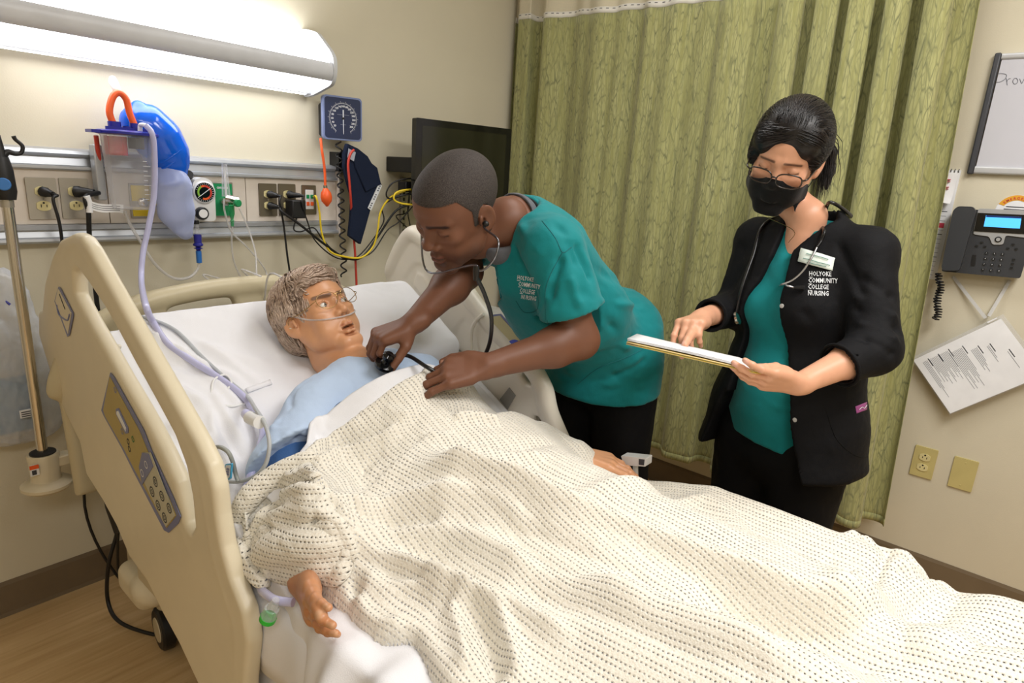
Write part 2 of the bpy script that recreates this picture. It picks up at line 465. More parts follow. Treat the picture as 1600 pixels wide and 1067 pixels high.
M_cleart = glassy('clear_vinyl_tube', (222, 220, 220), .38, .2)
M_lav = glassy('lavender_vinyl_tube', (196, 196, 232), .75, .25)
M_ink = mat('print_ink', (60, 60, 66), .7)
M_whiteink = mat('white_print', (225, 228, 232), .6)

def at(pts): return [PY(a, b, y) for a, b, y in pts]
def cable(name, label, cat, pts, r, m, group=None, sub=8, n=8):
    o = MB().tube([np.array(p, float) for p in pts], r, n, smoothpath=sub).build(name, m, sm=60)
    return tag(o, label, cat, group)

con = thing('headwall_console', 'cream service panel with two aluminium rails along the head wall', 'wall panel', (.6, YW, 1.24))
cx0, cx1 = -.3, 1.44
MB().prism([(0, 1.312), (.034, 1.312), (.040, 1.316), (.040, 1.323), (.026, 1.326), (.022, 1.347), (.036, 1.351), (.042, 1.357), (.040, 1.366), (0, 1.372)],
           (cx0, YW, 0), (0, -1, 0), (0, 0, 1), (cx1 - cx0, 0, 0)).build('upper_rail', M_rail, con, sm=30)
MB().prism([(0, 1.112), (.034, 1.112), (.041, 1.118), (.040, 1.125), (.026, 1.128), (.022, 1.146), (.034, 1.149), (.036, 1.162), (.0, 1.166)],
           (cx0, YW, 0), (0, -1, 0), (0, 0, 1), (cx1 - cx0, 0, 0)).build('lower_rail', M_rail, con, sm=30)
js = [cx0, PY(172, 340, 2.124)[0], PY(384, 300, 2.124)[0], cx1]
for a, b in zip(js[:-1], js[1:]):
    MB().box((a + .001, 2.124, 1.164), (b - .001, YW, 1.314)).build('panel', M_panel, con, bevel=.001)
MB().prism(roundpoly([(0, 1.110), (.043, 1.110), (.043, 1.362), (.02, 1.374), (0, 1.374)], .008), (cx1, YW, 0), (0, -1, 0), (0, 0, 1), (.006, 0, 0)).build('end_cap', M_panel, con, sm=40)

def sockface(c, m, parent, k=1.0):
    """round-sided receptacle face on the y=c[1] plane looking to -y"""
    w, h = .0165 * k, .0135 * k
    poly = [(max(-w, min(w, 1.18 * w * math.cos(t))), h * math.sin(t)) for t in np.linspace(0, 2 * PI, 25)[:-1]]
    f = MB().prism(poly, c, (1, 0, 0), (0, 0, 1), (0, -.003, 0)).build('receptacle', m, parent, sm=30)
    b = MB()
    b.box((c[0] - .0075 * k, c[1] - .0034, c[2] - .004), (c[0] - .0055 * k, c[1] - .003, c[2] + .004))
    b.box((c[0] + .0055 * k, c[1] - .0034, c[2] - .0035), (c[0] + .0075 * k, c[1] - .003, c[2] + .0035))
    b.lathe([(.0026, 0), (.0026, .0004)], (c[0], c[1] - .003, c[2] + .008), (0, -1, 0), 10)
    b.build('slots', M_dark, f)
def wallplate(px, py, label, w=.07, h=.112, m=M_steel, sock=M_ivory, two=True, nm='outlet_plate'):
    c = PY(px, py, 2.124)
    t = thing(nm, label, 'outlet', (c[0], 2.124, c[2]), 'steel outlet plates on the head wall console' if sock else None)
    MB().prism(roundpoly([(-w / 2, -h / 2), (w / 2, -h / 2), (w / 2, h / 2), (-w / 2, h / 2)], .004), (c[0], 2.124, c[2]), (1, 0, 0), (0, 0, 1), (0, -.006, 0)).build('plate', m, t, bevel=.003)
    if sock:
        for s in (-1, 1): sockface((c[0], 2.118, c[2] + s * .0195), sock, t)
        MB().lathe([(.003, 0), (.002, .001)], (c[0], 2.118, c[2]), (0, -1, 0), 8).build('screw', M_steel, t)
    return c, t
p1, _ = wallplate(66, 310, 'bright steel outlet plate nearest the infusion pole, with one black plug')
p2, _ = wallplate(117, 310, 'bright steel outlet plate left of the suction canister, cord with white tag')
p3, _ = wallplate(418, 312, 'dark steel outlet plate with two black plugs right of the oxygen flowmeter', .066, .112, M_steeldk)
p4, _ = wallplate(448, 312, 'dark steel outlet plate with a plug and a square power adapter', .066, .112, M_steeldk)
p5, pt5 = wallplate(482, 312, 'narrow steel data plate with white jack insert and yellow cable', .058, .106, M_steeldk, None, nm='data_plate')
pt5['category'] = 'data outlet'
MB().box((p5[0] - .017, 2.114, p5[2] - .034), (p5[0] + .016, 2.119, p5[2] + .036)).build('jack_insert', M_white, pt5, bevel=.0015)
for (dx, dz, c_) in ((-.009, .012, M_green), (.008, .012, M_green), (-.009, -.014, M_orange), (.008, -.014, M_orange)):
    MB().box((p5[0] + dx - .006, 2.111, p5[2] + dz - .007), (p5[0] + dx + .006, 2.115, p5[2] + dz + .007)).build('jack', c_, pt5, bevel=.001)

def plug(c, label, tilt=(0.25, -1, 0), L=.035, r=.014, g='black power plugs in the head wall outlets'):
    a = np.array([c[0], 2.1145, c[2]]); d = nrm(tilt)
    t = thing('power_plug', label, 'plug', tuple(a), g)
    MB().tube([a + d * 0, a + d * .012, a + d * .014, a + d * L], [r, r, r * .86, r * .55], 12).build('body', M_black, t, sm=50)
    MB().tube([a + d * L * .9, a + d * (L + .014)], [.006, .0045], 8).build('strain_relief', M_black, t, sm=50)
    return a + d * (L + .012)
e1 = plug(p1 + [0, 0, .0195], 'black angled plug in the plate nearest the infusion pole', (.55, -1, -.2))
e2 = plug(p2 + [0, 0, .0195], 'chunky black plug in the plate beside the suction canister', (.9, -.8, 0), .05, .016)
e3 = plug(p3 + [0, 0, .0195], 'upper black plug in the dark plate right of the flowmeter', (.6, -1, -.1), .034, .013)
e4 = plug(p3 - [0, 0, .0195], 'lower black plug in the dark plate right of the flowmeter', (.6, -1, -.1), .034, .013)
e5 = plug(p4 + [0, 0, .0195], 'black plug above the square power adapter', (.9, -1, -.05), .044, .013)
ad = thing('power_adapter', 'square black power adapter in the lower socket of a dark plate', 'power adapter', (p4[0], 2.11, p4[2] - .03))
MB().box((p4[0] - .012, 2.065, p4[2] - .062), (p4[0] + .042, 2.1145, p4[2] + .002)).build('body', M_black, ad, bevel=.004)

g_c = 'black power cords on the head wall'
cable('power_cable', 'black cord dropping from the plug nearest the infusion pole', 'cord', [e1, PY(83, 312, 2.07), PY(92, 345, 2.07), PY(97, 378, 2.08), PY(100, 420, 2.09), PY(150, 600, 2.1), [.5, 2.1, .3], [.56, 2.05, .03], [.62, 2.0, .01]], .0042, M_black)
cable('power_cable', 'thick black cord with a white paper tag falling behind the headboard', 'cord', [e2, PY(134, 308, 2.04), PY(138, 330, 2.04), PY(140, 370, 2.06), PY(146, 420, 2.07), PY(153, 485, 2.07), PY(165, 560, 2.07), [.6, 2.08, .5], [.6, 2.08, .2]], .0065, M_black)
low = PY(538, 402, 2.06)
cable('power_cable', 'black cord hanging straight down behind the manikin hair', 'cord', [e3, PY(437, 318, 2.07), PY(443, 350, 2.09), PY(449, 400, 2.09), PY(453, 430, 2.09), PY(460, 520, 2.09)], .0036, M_black)
cable('power_cable', 'thick black cord sweeping from the lower plug to the cable bundle', 'cord', [e4, PY(440, 330, 2.06), PY(470, 352, 2.05), PY(505, 380, 2.05), low, PY(565, 402, 2.04), PY(590, 370, 2.03), PY(618, 330, 2.0), PY(645, 318, 1.98)], .0046, M_black)
cable('power_cable', 'thin black cord looping from the plug above the adapter', 'cord', [e5, PY(472, 318, 2.06), PY(480, 345, 2.07), PY(492, 375, 2.07), PY(520, 400, 2.06), PY(545, 405, 2.05), PY(580, 395, 2.05), PY(605, 360, 2.04), PY(625, 345, 2.03), PY(655, 310, 2.0)], .0026, M_black)
cable('power_cable', 'black cord leaving the square adapter in a short loop', 'cord', [[p4[0] + .012, 2.08, p4[2] - .06], PY(459, 358, 2.08), PY(470, 362, 2.08), PY(490, 356, 2.08), PY(505, 375, 2.07), PY(530, 398, 2.05), PY(560, 400, 2.05), PY(598, 350, 2.05), PY(597, 325, 2.05), PY(612, 312, 2.03), PY(645, 300, 2.0)], .0026, M_black)
cable('network_cable', 'yellow network cable running from the data plate to the monitor', 'cable', [[p5[0] + .01, 2.105, p5[2] + .012], PY(494, 308, 2.06), PY(499, 330, 2.06), PY(503, 365, 2.06), PY(515, 392, 2.05), PY(538, 401, 2.04), PY(565, 402, 2.03), PY(583, 385, 2.03), PY(590, 360, 2.02), PY(595, 330, 2.02), PY(612, 307, 2.0), PY(640, 296, 1.98)], .0038, M_yellow)
cable('network_cable', 'yellow cable looped beside the black box under the monitor', 'cable', [PY(660, 295, 1.96), PY(632, 297, 1.97), PY(618, 302, 1.98), PY(616, 312, 1.98), PY(628, 318, 1.97), PY(650, 320, 1.95)], .0038, M_yellow)
cable('monitor_cable', 'black cable arching over the yellow loop beside the monitor', 'cable', [PY(665, 281, 1.96), PY(640, 279, 1.98), PY(615, 285, 1.99), PY(604, 300, 2.0), PY(608, 310, 2.0), PY(630, 305, 1.98), PY(655, 302, 1.96)], .0032, M_black)
cable('monitor_cable', 'black cable zigzagging down the slotted wall track', 'cable', [PY(640, 290, 2.02), PY(637, 330, 2.05), PY(619, 337, 2.06), PY(630, 350, 2.06), PY(641, 357, 2.06), PY(637, 330, 2.04), PY(640, 300, 2.0)], .0026, M_black, sub=5)
# paper tag on the cord
tg = thing('cord_tag', 'white paper tag wrapped round the thick black cord', 'tag', tuple(PY(145, 322, 2.03)))
MB().tube([PY(135, 306, 2.037), PY(139, 316, 2.037), PY(140, 332, 2.037)], .0085, 12).build('sleeve', M_paper, tg, sm=60)
V = []
for i in range(9):
    t_ = i / 8
    a = PY(141 + 52 * t_, 314 + 8 * t_ + 2 * math.sin(t_ * 5), 2.03); b = PY(141 + 52 * t_, 327 + 8 * t_ + 2 * math.sin(t_ * 5), 2.03); V += [a, b, a + [0, .0006, 0], b + [0, .0006, 0]]
F = []
for i in range(8):
    k = 4 * i; F += [(k, k + 1, k + 5, k + 4), (k + 2, k + 6, k + 7, k + 3), (k, k + 4, k + 6, k + 2), (k + 1, k + 3, k + 7, k + 5)]
MB().add(V, F).build('flag', M_paper, tg, sm=60)
b = MB()
for j in range(3):
    V = []
    for i in range(9):
        t_ = i / 8 * .85 + .05
        y_ = 317 + 8 * t_ + 2 * math.sin(t_ * 5) + 3 * j; V += [PY(141 + 52 * t_, y_, 2.0295), PY(141 + 52 * t_, y_ + .7, 2.0295)]
    b.add(V, [(2 * i, 2 * i + 1, 2 * i + 3, 2 * i + 2) for i in range(8)])
b.build('printed_lines', M_ink, tg)

# ---- suction canister
cc = PY(203, 265, 2.03); zt = PY(203, 212, 2.03)[2]; zb = PY(203, 326, 2.03)[2]
can = thing('suction_canister', 'clear suction canister with navy lid hanging on the wall rail', 'canister', (cc[0], 2.03, zb))
MB().lathe([(.050, 0), (.054, .003), (.056, .02), (.064, zt - zb - .006), (.067, zt - zb)], (cc[0], 2.03, zb), (0, 0, 1), 32).build('jar', M_clear, can, sm=40)
lid = MB()
lid.lathe([(.073, 0), (.079, .002), (.079, .008), (.070, .012), (.05, .013)], (cc[0], 2.03, zt), (0, 0, 1), 32)
lo = lid.build('lid', M_navyp, can, sm=35)
b = MB()
for (dx, r, h) in ((-.032, .016, .022), (.0, .012, .012), (.022, .016, .022)):
    b.lathe([(r, .0), (r, h), (r * .8, h), (r * .8, .0)], (cc[0] + dx, 2.02, zt + .012), (0, 0, 1), 16)
b.box((cc[0] - .06, 2.0, zt + .010), (cc[0] + .06, 2.006, zt + .02)); b.box((cc[0] - .095, 2.0, zt + .001), (cc[0] - .07, 2.05, zt + .009))
b.build('port', M_navyp, lo, sm=35)
MB().tube([[cc[0] - .032, 2.02, zt + .02], PY(171, 175, 2.02), PY(176, 152, 2.02), PY(186, 145, 2.02), PY(197, 155, 2.02), PY(203, 178, 2.02), [cc[0] + .022, 2.02, zt + .02]], .009, 12, smoothpath=8).build('orange_hose', M_orange, can, sm=60, label='orange looped hose')
MB().tube([PY(187, 146, 2.03), PY(182, 138, 2.04), PY(177, 128, 2.05), PY(176, 122, 2.06)], [.006, .011, .012, .008], 12, smoothpath=6).build('white_cap', M_white, can, sm=60)
MB().tube([PY(150, 212, 2.06), PY(153, 235, 2.07), PY(158, 262, 2.08)], .006, 10, smoothpath=5).build('red_hose', M_redt, can, sm=60)
MB().box((cc[0] - .074, 2.07, zb + .02), (cc[0] - .052, 2.108, zt - .03)).build('bracket', M_rail, can, bevel=.003)
MB().lathe([(.028, 0), (.028, .05), (.02, .05)], (cc[0] - .03, 2.03, zt - .055), (0, 0, 1), 16).build('red_filter', glassy('red_clear', (220, 70, 70), .5), can, sm=40)
MB().lathe([(.02, 0), (.02, .03)], (cc[0] + .022, 2.03, zt - .035), (0, 0, 1), 16).build('black_valve', M_dark, can, sm=40)
MB().tube([PY(219, 209, 1.99), PY(219, 197, 1.99), PY(222, 195, 1.98), PY(228, 196, 1.97)], .006, 10, smoothpath=4).build('elbow', M_white, can, sm=60)
b = MB()
for i in range(9):
    z = zb + .03 + i * .013; b.box((cc[0] + .012, 1.972 - (z - zb) * .07, z), (cc[0] + (.03 if i % 2 else .022), 1.9725 - (z - zb) * .07, z + .0012))
b.build('scale_marks', M_whiteink, can)
# ---- vacuum outlet plate
vp = PY(221, 314, 2.12); vt = thing('vacuum_plate', 'steel vacuum outlet plate with yellow label behind the canister', 'gas outlet', tuple(vp))
MB().box((vp[0] - .032, 2.118, vp[2] - .052), (vp[0] + .032, 2.124, vp[2] + .052)).build('plate', M_steel, vt, bevel=.002)
MB().box((vp[0] - .027, 2.116, vp[2] - .045), (vp[0] + .027, 2.1185, vp[2] - .018)).build('yellow_label', M_yellow, vt, label='yellow lower label')
MB().box((vp[0] - .027, 2.116, vp[2] + .0), (vp[0] + .027, 2.1185, vp[2] + .046)).build('yellow_label', M_yellow, vt)
MB().lathe([(.014, 0), (.014, .012), (.009, .016)], (vp[0], 2.117, vp[2] - .004), (0, -1, 0), 16).build('port', M_chrome, vt, sm=40)
MB().tube([PY(236, 327, 2.08), PY(240, 318, 2.05)], .008, 10).build('yellow_knob', M_yellow, vt, sm=60)

# ---- resuscitator bag, blue, with frosted mask bag
bl = glassy('blue_clear_bag', (0, 96, 222), .85, .12)
bb = thing('resuscitator_bag', 'blue squeeze resuscitator bag hanging behind the canister', 'resuscitator', tuple(PY(245, 225, 2.07)))
S = SDF((.55, 1.95, 1.2), (1.05, 2.15, 1.65), .004)
q = [(212, 190, .040), (228, 196, .058), (246, 216, .064), (260, 240, .060), (266, 255, .050)]
pq = [PY(a, b_, 2.075) for a, b_, r in q]
for i in range(4): S.cap(pq[i], pq[i + 1], q[i][2], q[i + 1][2], .02)
S.cap(PY(216, 184, 2.07), PY(216, 168, 2.07), .024, .02, .01)
S.cap(PY(262, 252, 2.075), PY(268, 268, 2.075), .050, .044, .004)
V, F = S.net(); V = relax(V, F, 2)
npmesh('bag', V, F, bl, bb)
ax = nrm(pq[4] - pq[0]); side = nrm(np.cross(ax, [0, 1, 0]))
for (c, r) in ((pq[3], .0625), (PY(263, 250, 2.075), .056)):
    ring = [c + r * (math.cos(t) * side + math.sin(t) * np.cross(ax, side)) for t in np.linspace(0, 2 * PI, 33)]
    MB().tube(ring, .004, 8, cap=False).build('rib', bl, bb, sm=60)
fb = glassy('frosted_bag', (190, 202, 244), .5, .3)
pb = thing('mask_bag', 'frosted plastic bag hanging below the blue resuscitator', 'plastic bag', tuple(PY(275, 320, 2.06)))
S = SDF((.7, 1.97, 1.0), (1.08, 2.13, 1.36), .004)
S.cap(PY(262, 272, 2.06), PY(268, 290, 2.05), .040, .052, .02, flat=((0, 1, 0), .8))
S.cap(PY(268, 290, 2.05), PY(276, 330, 2.05), .052, .050, .02, flat=((0, 1, 0), .7))
S.cap(PY(276, 330, 2.05), PY(290, 364, 2.06), .046, .022, .02, flat=((0, 1, 0), .7))
S.cap(PY(262, 300, 2.05), PY(285, 355, 2.05), .04, .03, .01, flat=((0, 1, 0), .6))
V, F = S.net(); V = relax(V, F, 2); n = vnormals(V, F)
V = V + n * (.0022 * vnoise(V * [1, 1, .5], 12, 3))[:, None]
npmesh('film', V, F, fb, pb)

# ---- suction regulator
rg = PY(315, 300, 2.08)
rt = thing('suction_regulator', 'white suction regulator with round dial gauge and black knob', 'regulator', tuple(rg))
zlo = PY(316, 345, 2.08)[2]
MB().prism(roundpoly([(rg[0] - .034, zlo), (rg[0] + .034, zlo), (rg[0] + .036, rg[2]), (rg[0] + .03, rg[2] + .035), (rg[0], rg[2] + .048), (rg[0] - .03, rg[2] + .035), (rg[0] - .036, rg[2])], .014), (0, 2.11, 0), (1, 0, 0), (0, 0, 1), (0, -.045, 0)).build('case', M_white, rt, bevel=.006)
d = MB().lathe([(.035, 0), (.035, .008), (.031, .012), (.030, .009)], (rg[0], 2.068, rg[2]), (0, -1, 0), 36).build('bezel', M_white, rt, sm=30)
MB().lathe([(.030, 0), (.030, .001)], (rg[0], 2.059, rg[2]), (0, -1, 0), 36).build('dial', M_blackg, rt)
b = MB()
def arc(b, c, y, r0, r1, a0, a1, n=10):
    V = []
    for i in range(n + 1):
        a = a0 + (a1 - a0) * i / n
        V += [(c[0] + r0 * math.cos(a), y, c[2] + r0 * math.sin(a)), (c[0] + r1 * math.cos(a), y, c[2] + r1 * math.sin(a))]
    b.add(V, [(2 * i, 2 * i + 1, 2 * i + 3, 2 * i + 2) for i in range(n)])
arc(b, rg, 2.0575, .017, .023, math.radians(-50), math.radians(90)); b.build('red_zone', M_redt, rt)
b = MB(); arc(b, rg, 2.0575, .017, .023, math.radians(120), math.radians(215)); b.build('green_zone', mat('lime_print', (130, 180, 60), .6), rt)
for a0, a1 in ((90, 120), (-110, -50)):
    b = MB(); arc(b, rg, 2.0575, .017, .023, math.radians(a0), math.radians(a1)); b.build('orange_zone', M_orange, rt)
b = MB()
for i in range(22):
    a = math.radians(-130 + 290 * i / 21); r0 = .0245; r1 = .0285 if i % 3 else .0275
    p = np.array([math.cos(a), 0, math.sin(a)]); t_ = np.array([-math.sin(a), 0, math.cos(a)]) * .0006; c = np.array([rg[0], 2.0572, rg[2]])
    b.add([c + p * r0 - t_, c + p * r1 - t_, c + p * r1 + t_, c + p * r0 + t_], [(0, 1, 2, 3)])
b.build('tick_marks', M_whiteink, rt)
MB().tube([[rg[0] - .022, 2.056, rg[2] - .016], [rg[0] + .018, 2.056, rg[2] + .013]], [.0007, .0012], 6).build('needle', M_whiteink, rt)
kb = PY(319, 334, 2.04)
k_ = MB().lathe([(.018, 0), (.02, .004), (.02, .016), (.017, .02)], (kb[0], 2.066, kb[2]), (0, -1, 0), 20).build('knob', M_black, rt, sm=30)
MB().lathe([(.0135, 0), (.0135, .002)], (kb[0], 2.0465, kb[2]), (0, -1, 0), 20).build('knob_label', M_paper, k_)
MB().lathe([(.013, -.01), (.015, .01), (.012, .022)], tuple(PY(294, 274, 2.09)), (-.3, -1, .2), 14).build('mode_knob', M_black, rt, sm=40)
MB().lathe([(.008, .0), (.008, -.012)], (PY(307, 350, 2.07)[0], 2.07, PY(307, 344, 2.07)[2]), (0, 0, 1), 12).build('outlet', M_black, rt, sm=40)
ch = thing('hose_connector', 'navy and light blue ribbed hose connector under the suction regulator', 'connector', tuple(PY(308, 380, 2.07)))
za = PY(308, 348, 2.07)[2]; xa = PY(308, 360, 2.07)[0]
def zy(py): return PY(309, py, 2.07)[2]
MB().lathe([(.006, zy(368) - za), (.006, 0)], (xa, 2.07, za), (0, 0, 1), 12).build('clear_neck', M_clear, ch, sm=40)
MB().lathe([(.006, 0), (.008, .006), (.014, .008), (.006, .012), (.015, .017), (.015, .022), (.011, .026), (.012, zy(367) - zy(392)), (.008, zy(366) - zy(392))], (xa, 2.07, zy(392)), (0, 0, 1), 16).build('navy_nipple', M_navyp, ch, sm=30)
MB().lathe([(.006, 0), (.0085, .001), (.0085, zy(392) - zy(411))], (xa, 2.07, zy(411)), (0, 0, 1), 14).build('blue_cuff', mat('sky_plastic', (40, 110, 190), .35), ch, sm=30)
cable('suction_tubing', 'thin clear tubing sagging from the regulator to the canister', 'tube', [[xa, 2.07, zy(409)], PY(309, 420, 2.07), PY(298, 432, 2.06), PY(280, 436, 2.05), PY(262, 430, 2.05), PY(240, 410, 2.04), PY(220, 378, 2.04), PY(203, 350, 2.04), PY(195, 330, 2.03)], .0045, M_cleart)
# ---- oxygen outlet and flowmeter
og = PY(348, 312, 2.12)
ot = thing('oxygen_outlet', 'green oxygen outlet plate in a steel frame', 'gas outlet', tuple(og))
MB().box((og[0] - .036, 2.118, og[2] - .057), (og[0] + .036, 2.124, og[2] + .057)).build('frame', M_steel, ot, bevel=.002)
MB().box((og[0] - .031, 2.115, og[2] - .052), (og[0] + .031, 2.1185, og[2] + .052)).build('green_face', M_green, ot)
text('OXYGEN', .009, (og[0] - .02, 2.1145, og[2] + .036), (1, 0, 0), (0, 0, 1), M_whiteink, ot, 'lettering', bold=.0003)
MB().lathe([(.012, 0), (.012, .03), (.008, .035)], (og[0] - .002, 2.117, og[2] - .006), (0, -1, 0), 16).build('port', M_chrome, ot, sm=40)
fm = PY(361, 312, 2.06)
ft = thing('oxygen_flowmeter', 'oxygen flowmeter with clear vertical tube and green knob', 'flowmeter', tuple(fm))
MB().tube([[og[0], 2.085, fm[2] + .002], [fm[0] - .01, 2.06, fm[2]], [fm[0] + .02, 2.055, fm[2] - .004]], [.012, .017, .014], 16).build('body', M_chrome, ft, sm=50)
ftx = PY(353, 300, 2.06)[0]
MB().tube([[ftx, 2.06, fm[2] + .01], [ftx, 2.06, fm[2] + .045], [ftx, 2.06, PY(351, 256, 2.06)[2]]], [.013, .011, .008], 16).build('tube', M_clear, ft, sm=50)
MB().tube([[ftx, 2.06, fm[2] + .01], [ftx, 2.06, fm[2] + .09]], [.004, .004], 8).build('inner_tube', M_white, ft, sm=50)
kp = PY(369, 317, 2.03)
MB().lathe([(.011, 0), (.0125, .003), (.0125, .012), (.010, .015)], tuple(kp), (.1, -1, 0), 16).build('green_knob', M_green, ft, sm=30)
nx = PY(362, 330, 2.05)[0]; nz = fm[2] - .015
MB().lathe([(.004, -.07), (.006, -.05), (.004, -.048), (.007, -.036), (.009, -.03), (.009, -.002), (.006, 0)], (nx, 2.05, nz), (0, 0, 1), 14).build('green_nipple', M_greent, ft, sm=30)
for lab, pts in (('clear oxygen tubing curling from the flowmeter to the pillow', [PY(350, 310, 2.04), PY(351, 330, 2.04), PY(362, 362, 2.05), PY(385, 385, 2.06), PY(408, 412, 2.07), PY(417, 430, 2.07), PY(410, 446, 2.0), [.93, 1.88, 1.04], [.95, 1.8, 1.03]]),
                 ('clear oxygen tubing hanging in a slack loop below the green nipple', [[nx, 2.05, nz - .07], PY(362, 380, 2.06), PY(366, 410, 2.07), PY(380, 440, 2.08), PY(390, 450, 2.08), [.9, 2.07, 1.0], [.92, 2.06, .97]]),
                 ('white oxygen tubing running straight down from the flowmeter', [PY(374, 325, 2.05), PY(388, 358, 2.05), PY(399, 395, 2.02), PY(402, 440, 1.96), PY(412, 470, 1.87), [.97, 1.78, 1.04], [.96, 1.6, 1.02]])):
    cable('oxygen_tubing', lab, 'tube', pts, .003, M_cleart, 'clear oxygen tubes on the head wall')

# ---- blood pressure gauge
th = math.radians(9); gA = np.array([math.cos(th), -math.sin(th), 0]); gU = nrm([.05, 0, 1]); gU = nrm(gU - gA * gA.dot(gU)); gA = nrm(gA + [0, 0, .01]); gN = -np.cross(gA, gU)
gN = np.cross(gU, gA); gN = gN if gN[1] < 0 else -gN
gc = np.array([1.435, 2.068, 1.539])
gt = thing('pressure_gauge', 'square navy blood pressure dial gauge on the head wall', 'gauge', tuple(gc))
M_navy = mat('navy_gauge_face', (40, 50, 82), .3)
M_lip = mat('pale_gauge_rim', (120, 134, 176), .3)
def G(a, b, c=0): return gc + gA * a + gU * b + gN * c
MB().prism(rrect(-.077, -.077, .077, .077, .014), G(0, 0, -.018), gA, gU, gN * .018).build('case', M_lip, gt, bevel=.004)
MB().prism(rrect(-.071, -.071, .071, .071, .012), G(0, 0, -.002), gA, gU, gN * .0035).build('face', M_navy, gt, bevel=.001)
MB().prism(rrect(-.06, -.066, .05, .05, .01), G(-.012, 0, -.05), gA, gU, gN * .04).build('wall_mount', M_black, gt)
b = MB()
for i in range(61):
    a = math.radians(-120 + 240 * i / 60 * 1.0) ; a = PI / 2 - (math.radians(-148) + math.radians(296) * i / 60)
    r0 = .052; r1 = .060 if i % 4 == 0 else .056; u = np.array([math.cos(a), math.sin(a)]); t_ = np.array([-u[1], u[0]]) * .0004
    b.add([G(*(u * r0 - t_), .0017), G(*(u * r1 - t_), .0017), G(*(u * r1 + t_), .0017), G(*(u * r0 + t_), .0017)], [(0, 1, 2, 3)])
V = []
for i in range(61):
    a = PI / 2 - (math.radians(-148) + math.radians(296) * i / 60); V += [G(.0515 * math.cos(a), .0515 * math.sin(a), .0017), G(.0525 * math.cos(a), .0525 * math.sin(a), .0017)]
b.add(V, [(2 * i, 2 * i + 1, 2 * i + 3, 2 * i + 2) for i in range(60)])
b.build('scale_marks', M_whiteink, gt)
for i in range(15):
    v = 20 * (i + 1); a = PI / 2 - (math.radians(-148) + math.radians(296) * v / 320)
    text(str(v), .0095, G(.0425 * math.cos(a), .0425 * math.sin(a) - .003, .0018), gA, gU, M_whiteink, gt, 'numeral', .0003, 'CENTER', .0002)
MB().tube([G(0, .03, .003), G(0, -.055, .003)], [.0022, .0009], 8).build('needle', M_whiteink, gt)
MB().lathe([(.005, 0), (.004, .004)], G(0, 0, .001), gN, 14).build('hub', M_black, gt, sm=40)
b = MB()
for (w, h) in ((.024, .012), (.011, -.022)):
    MB().add([G(-w, h, .0018), G(w, h, .0018), G(w, h + .0012, .0018), G(-w, h + .0012, .0018)], [(0, 1, 2, 3)]).build('printed_line', mat('grey_print', (140, 146, 160), .6), gt)
bt = thing('inflation_bulb', 'orange rubber inflation bulb on a hose below the gauge', 'rubber bulb', tuple(PY(510, 305, 2.05)))
bz0 = PY(511, 320, 2.05); bz1 = PY(508, 288, 2.05)
MB().lathe([(.004, -.006), (.008, 0), (.018, .012), (.021, .028), (.018, .044), (.010, .056), (.006, .062)], tuple(bz0), tuple(bz1 - bz0), 20).build('bulb', M_orange, bt, sm=60)
MB().lathe([(.007, .058), (.007, .07)], tuple(bz0), tuple(bz1 - bz0), 14).build('valve', M_chrome, bt, sm=60)
MB().tube([bz0 + nrm(bz1 - bz0) * .066, PY(507, 262, 2.05), PY(503, 235, 2.05), PY(501, 216, 2.06)], .0048, 10, smoothpath=6).build('hose', M_orange, bt, sm=60)
zz = np.linspace(0, 1, 330); ptsC = []
for t_ in zz:
    c = PY(529 + 8 * min(1, t_ * 1.1) - 0, 221 + (432 - 221) * t_, 2.07); a = t_ * 2 * PI * 13.5; rr_ = .0105
    ptsC.append(c + [rr_ * math.cos(a), rr_ * math.sin(a), 0])
tag(MB().tube(ptsC, .0032, 7).build('coiled_hose', M_black, sm=60), 'black coiled hose hanging from the blood pressure gauge', 'hose')
# cuff
cf = thing('pressure_cuff', 'navy cloth blood pressure cuff hanging from the wall basket', 'blood pressure cuff', tuple(PY(565, 300, 2.06)))
out = [(543, 224), (560, 232), (575, 244), (587, 265), (597, 289), (588, 308), (579, 329), (571, 358), (564, 382), (546, 369), (549, 340), (551, 310), (545, 290), (538, 262), (538, 240)]
M_cuff = mat('navy_cloth', (30, 38, 58), .85, bump=.4, scale=500, spec=.15)
def panel(outl, y, d, m, name, parent, bev=.003, warp=.006, seed=1):
    P = [PY(a, b_, y) for a, b_ in outl]; poly = [(p[0], p[2]) for p in P]
    mb = MB().prism(poly, (0, y, 0), (1, 0, 0), (0, 0, 1), (0, d, 0)); o = mb.build(name, m, parent, bevel=bev); return o
panel(out, 2.045, .018, M_cuff, 'cuff_panel', cf)
panel([(548, 228), (590, 262), (596, 288), (572, 300), (556, 262)], 2.038, .010, M_cuff, 'cuff_flap', cf)
b = MB(); e0 = PY(594, 290, 2.0355); e1_ = PY(578, 327, 2.0355); dd = e1_ - e0; nn = nrm(np.cross(dd, [0, 1, 0])) * -.007
panel([(592, 287), (597, 290), (580, 329), (575, 325)], 2.040, .003, M_whiteink, 'printed_strip', cf, 0)
for k in range(11):
    if k % 4 == 3: continue
    t_ = (k + .5) / 11; c = PY(594.5 - 17 * t_, 289 + 37 * t_, 2.0395)
    MB().box((c[0] - .0028, 2.0385, c[2] - .0022), (c[0] + .0022, 2.0405, c[2] + .0018)).build('print_mark', M_cuff, cf)
panel([(545, 232), (556, 238), (553, 252), (543, 246)], 2.036, .002, mat('cuff_label', (170, 176, 190), .6), 'label_patch', cf, 0)
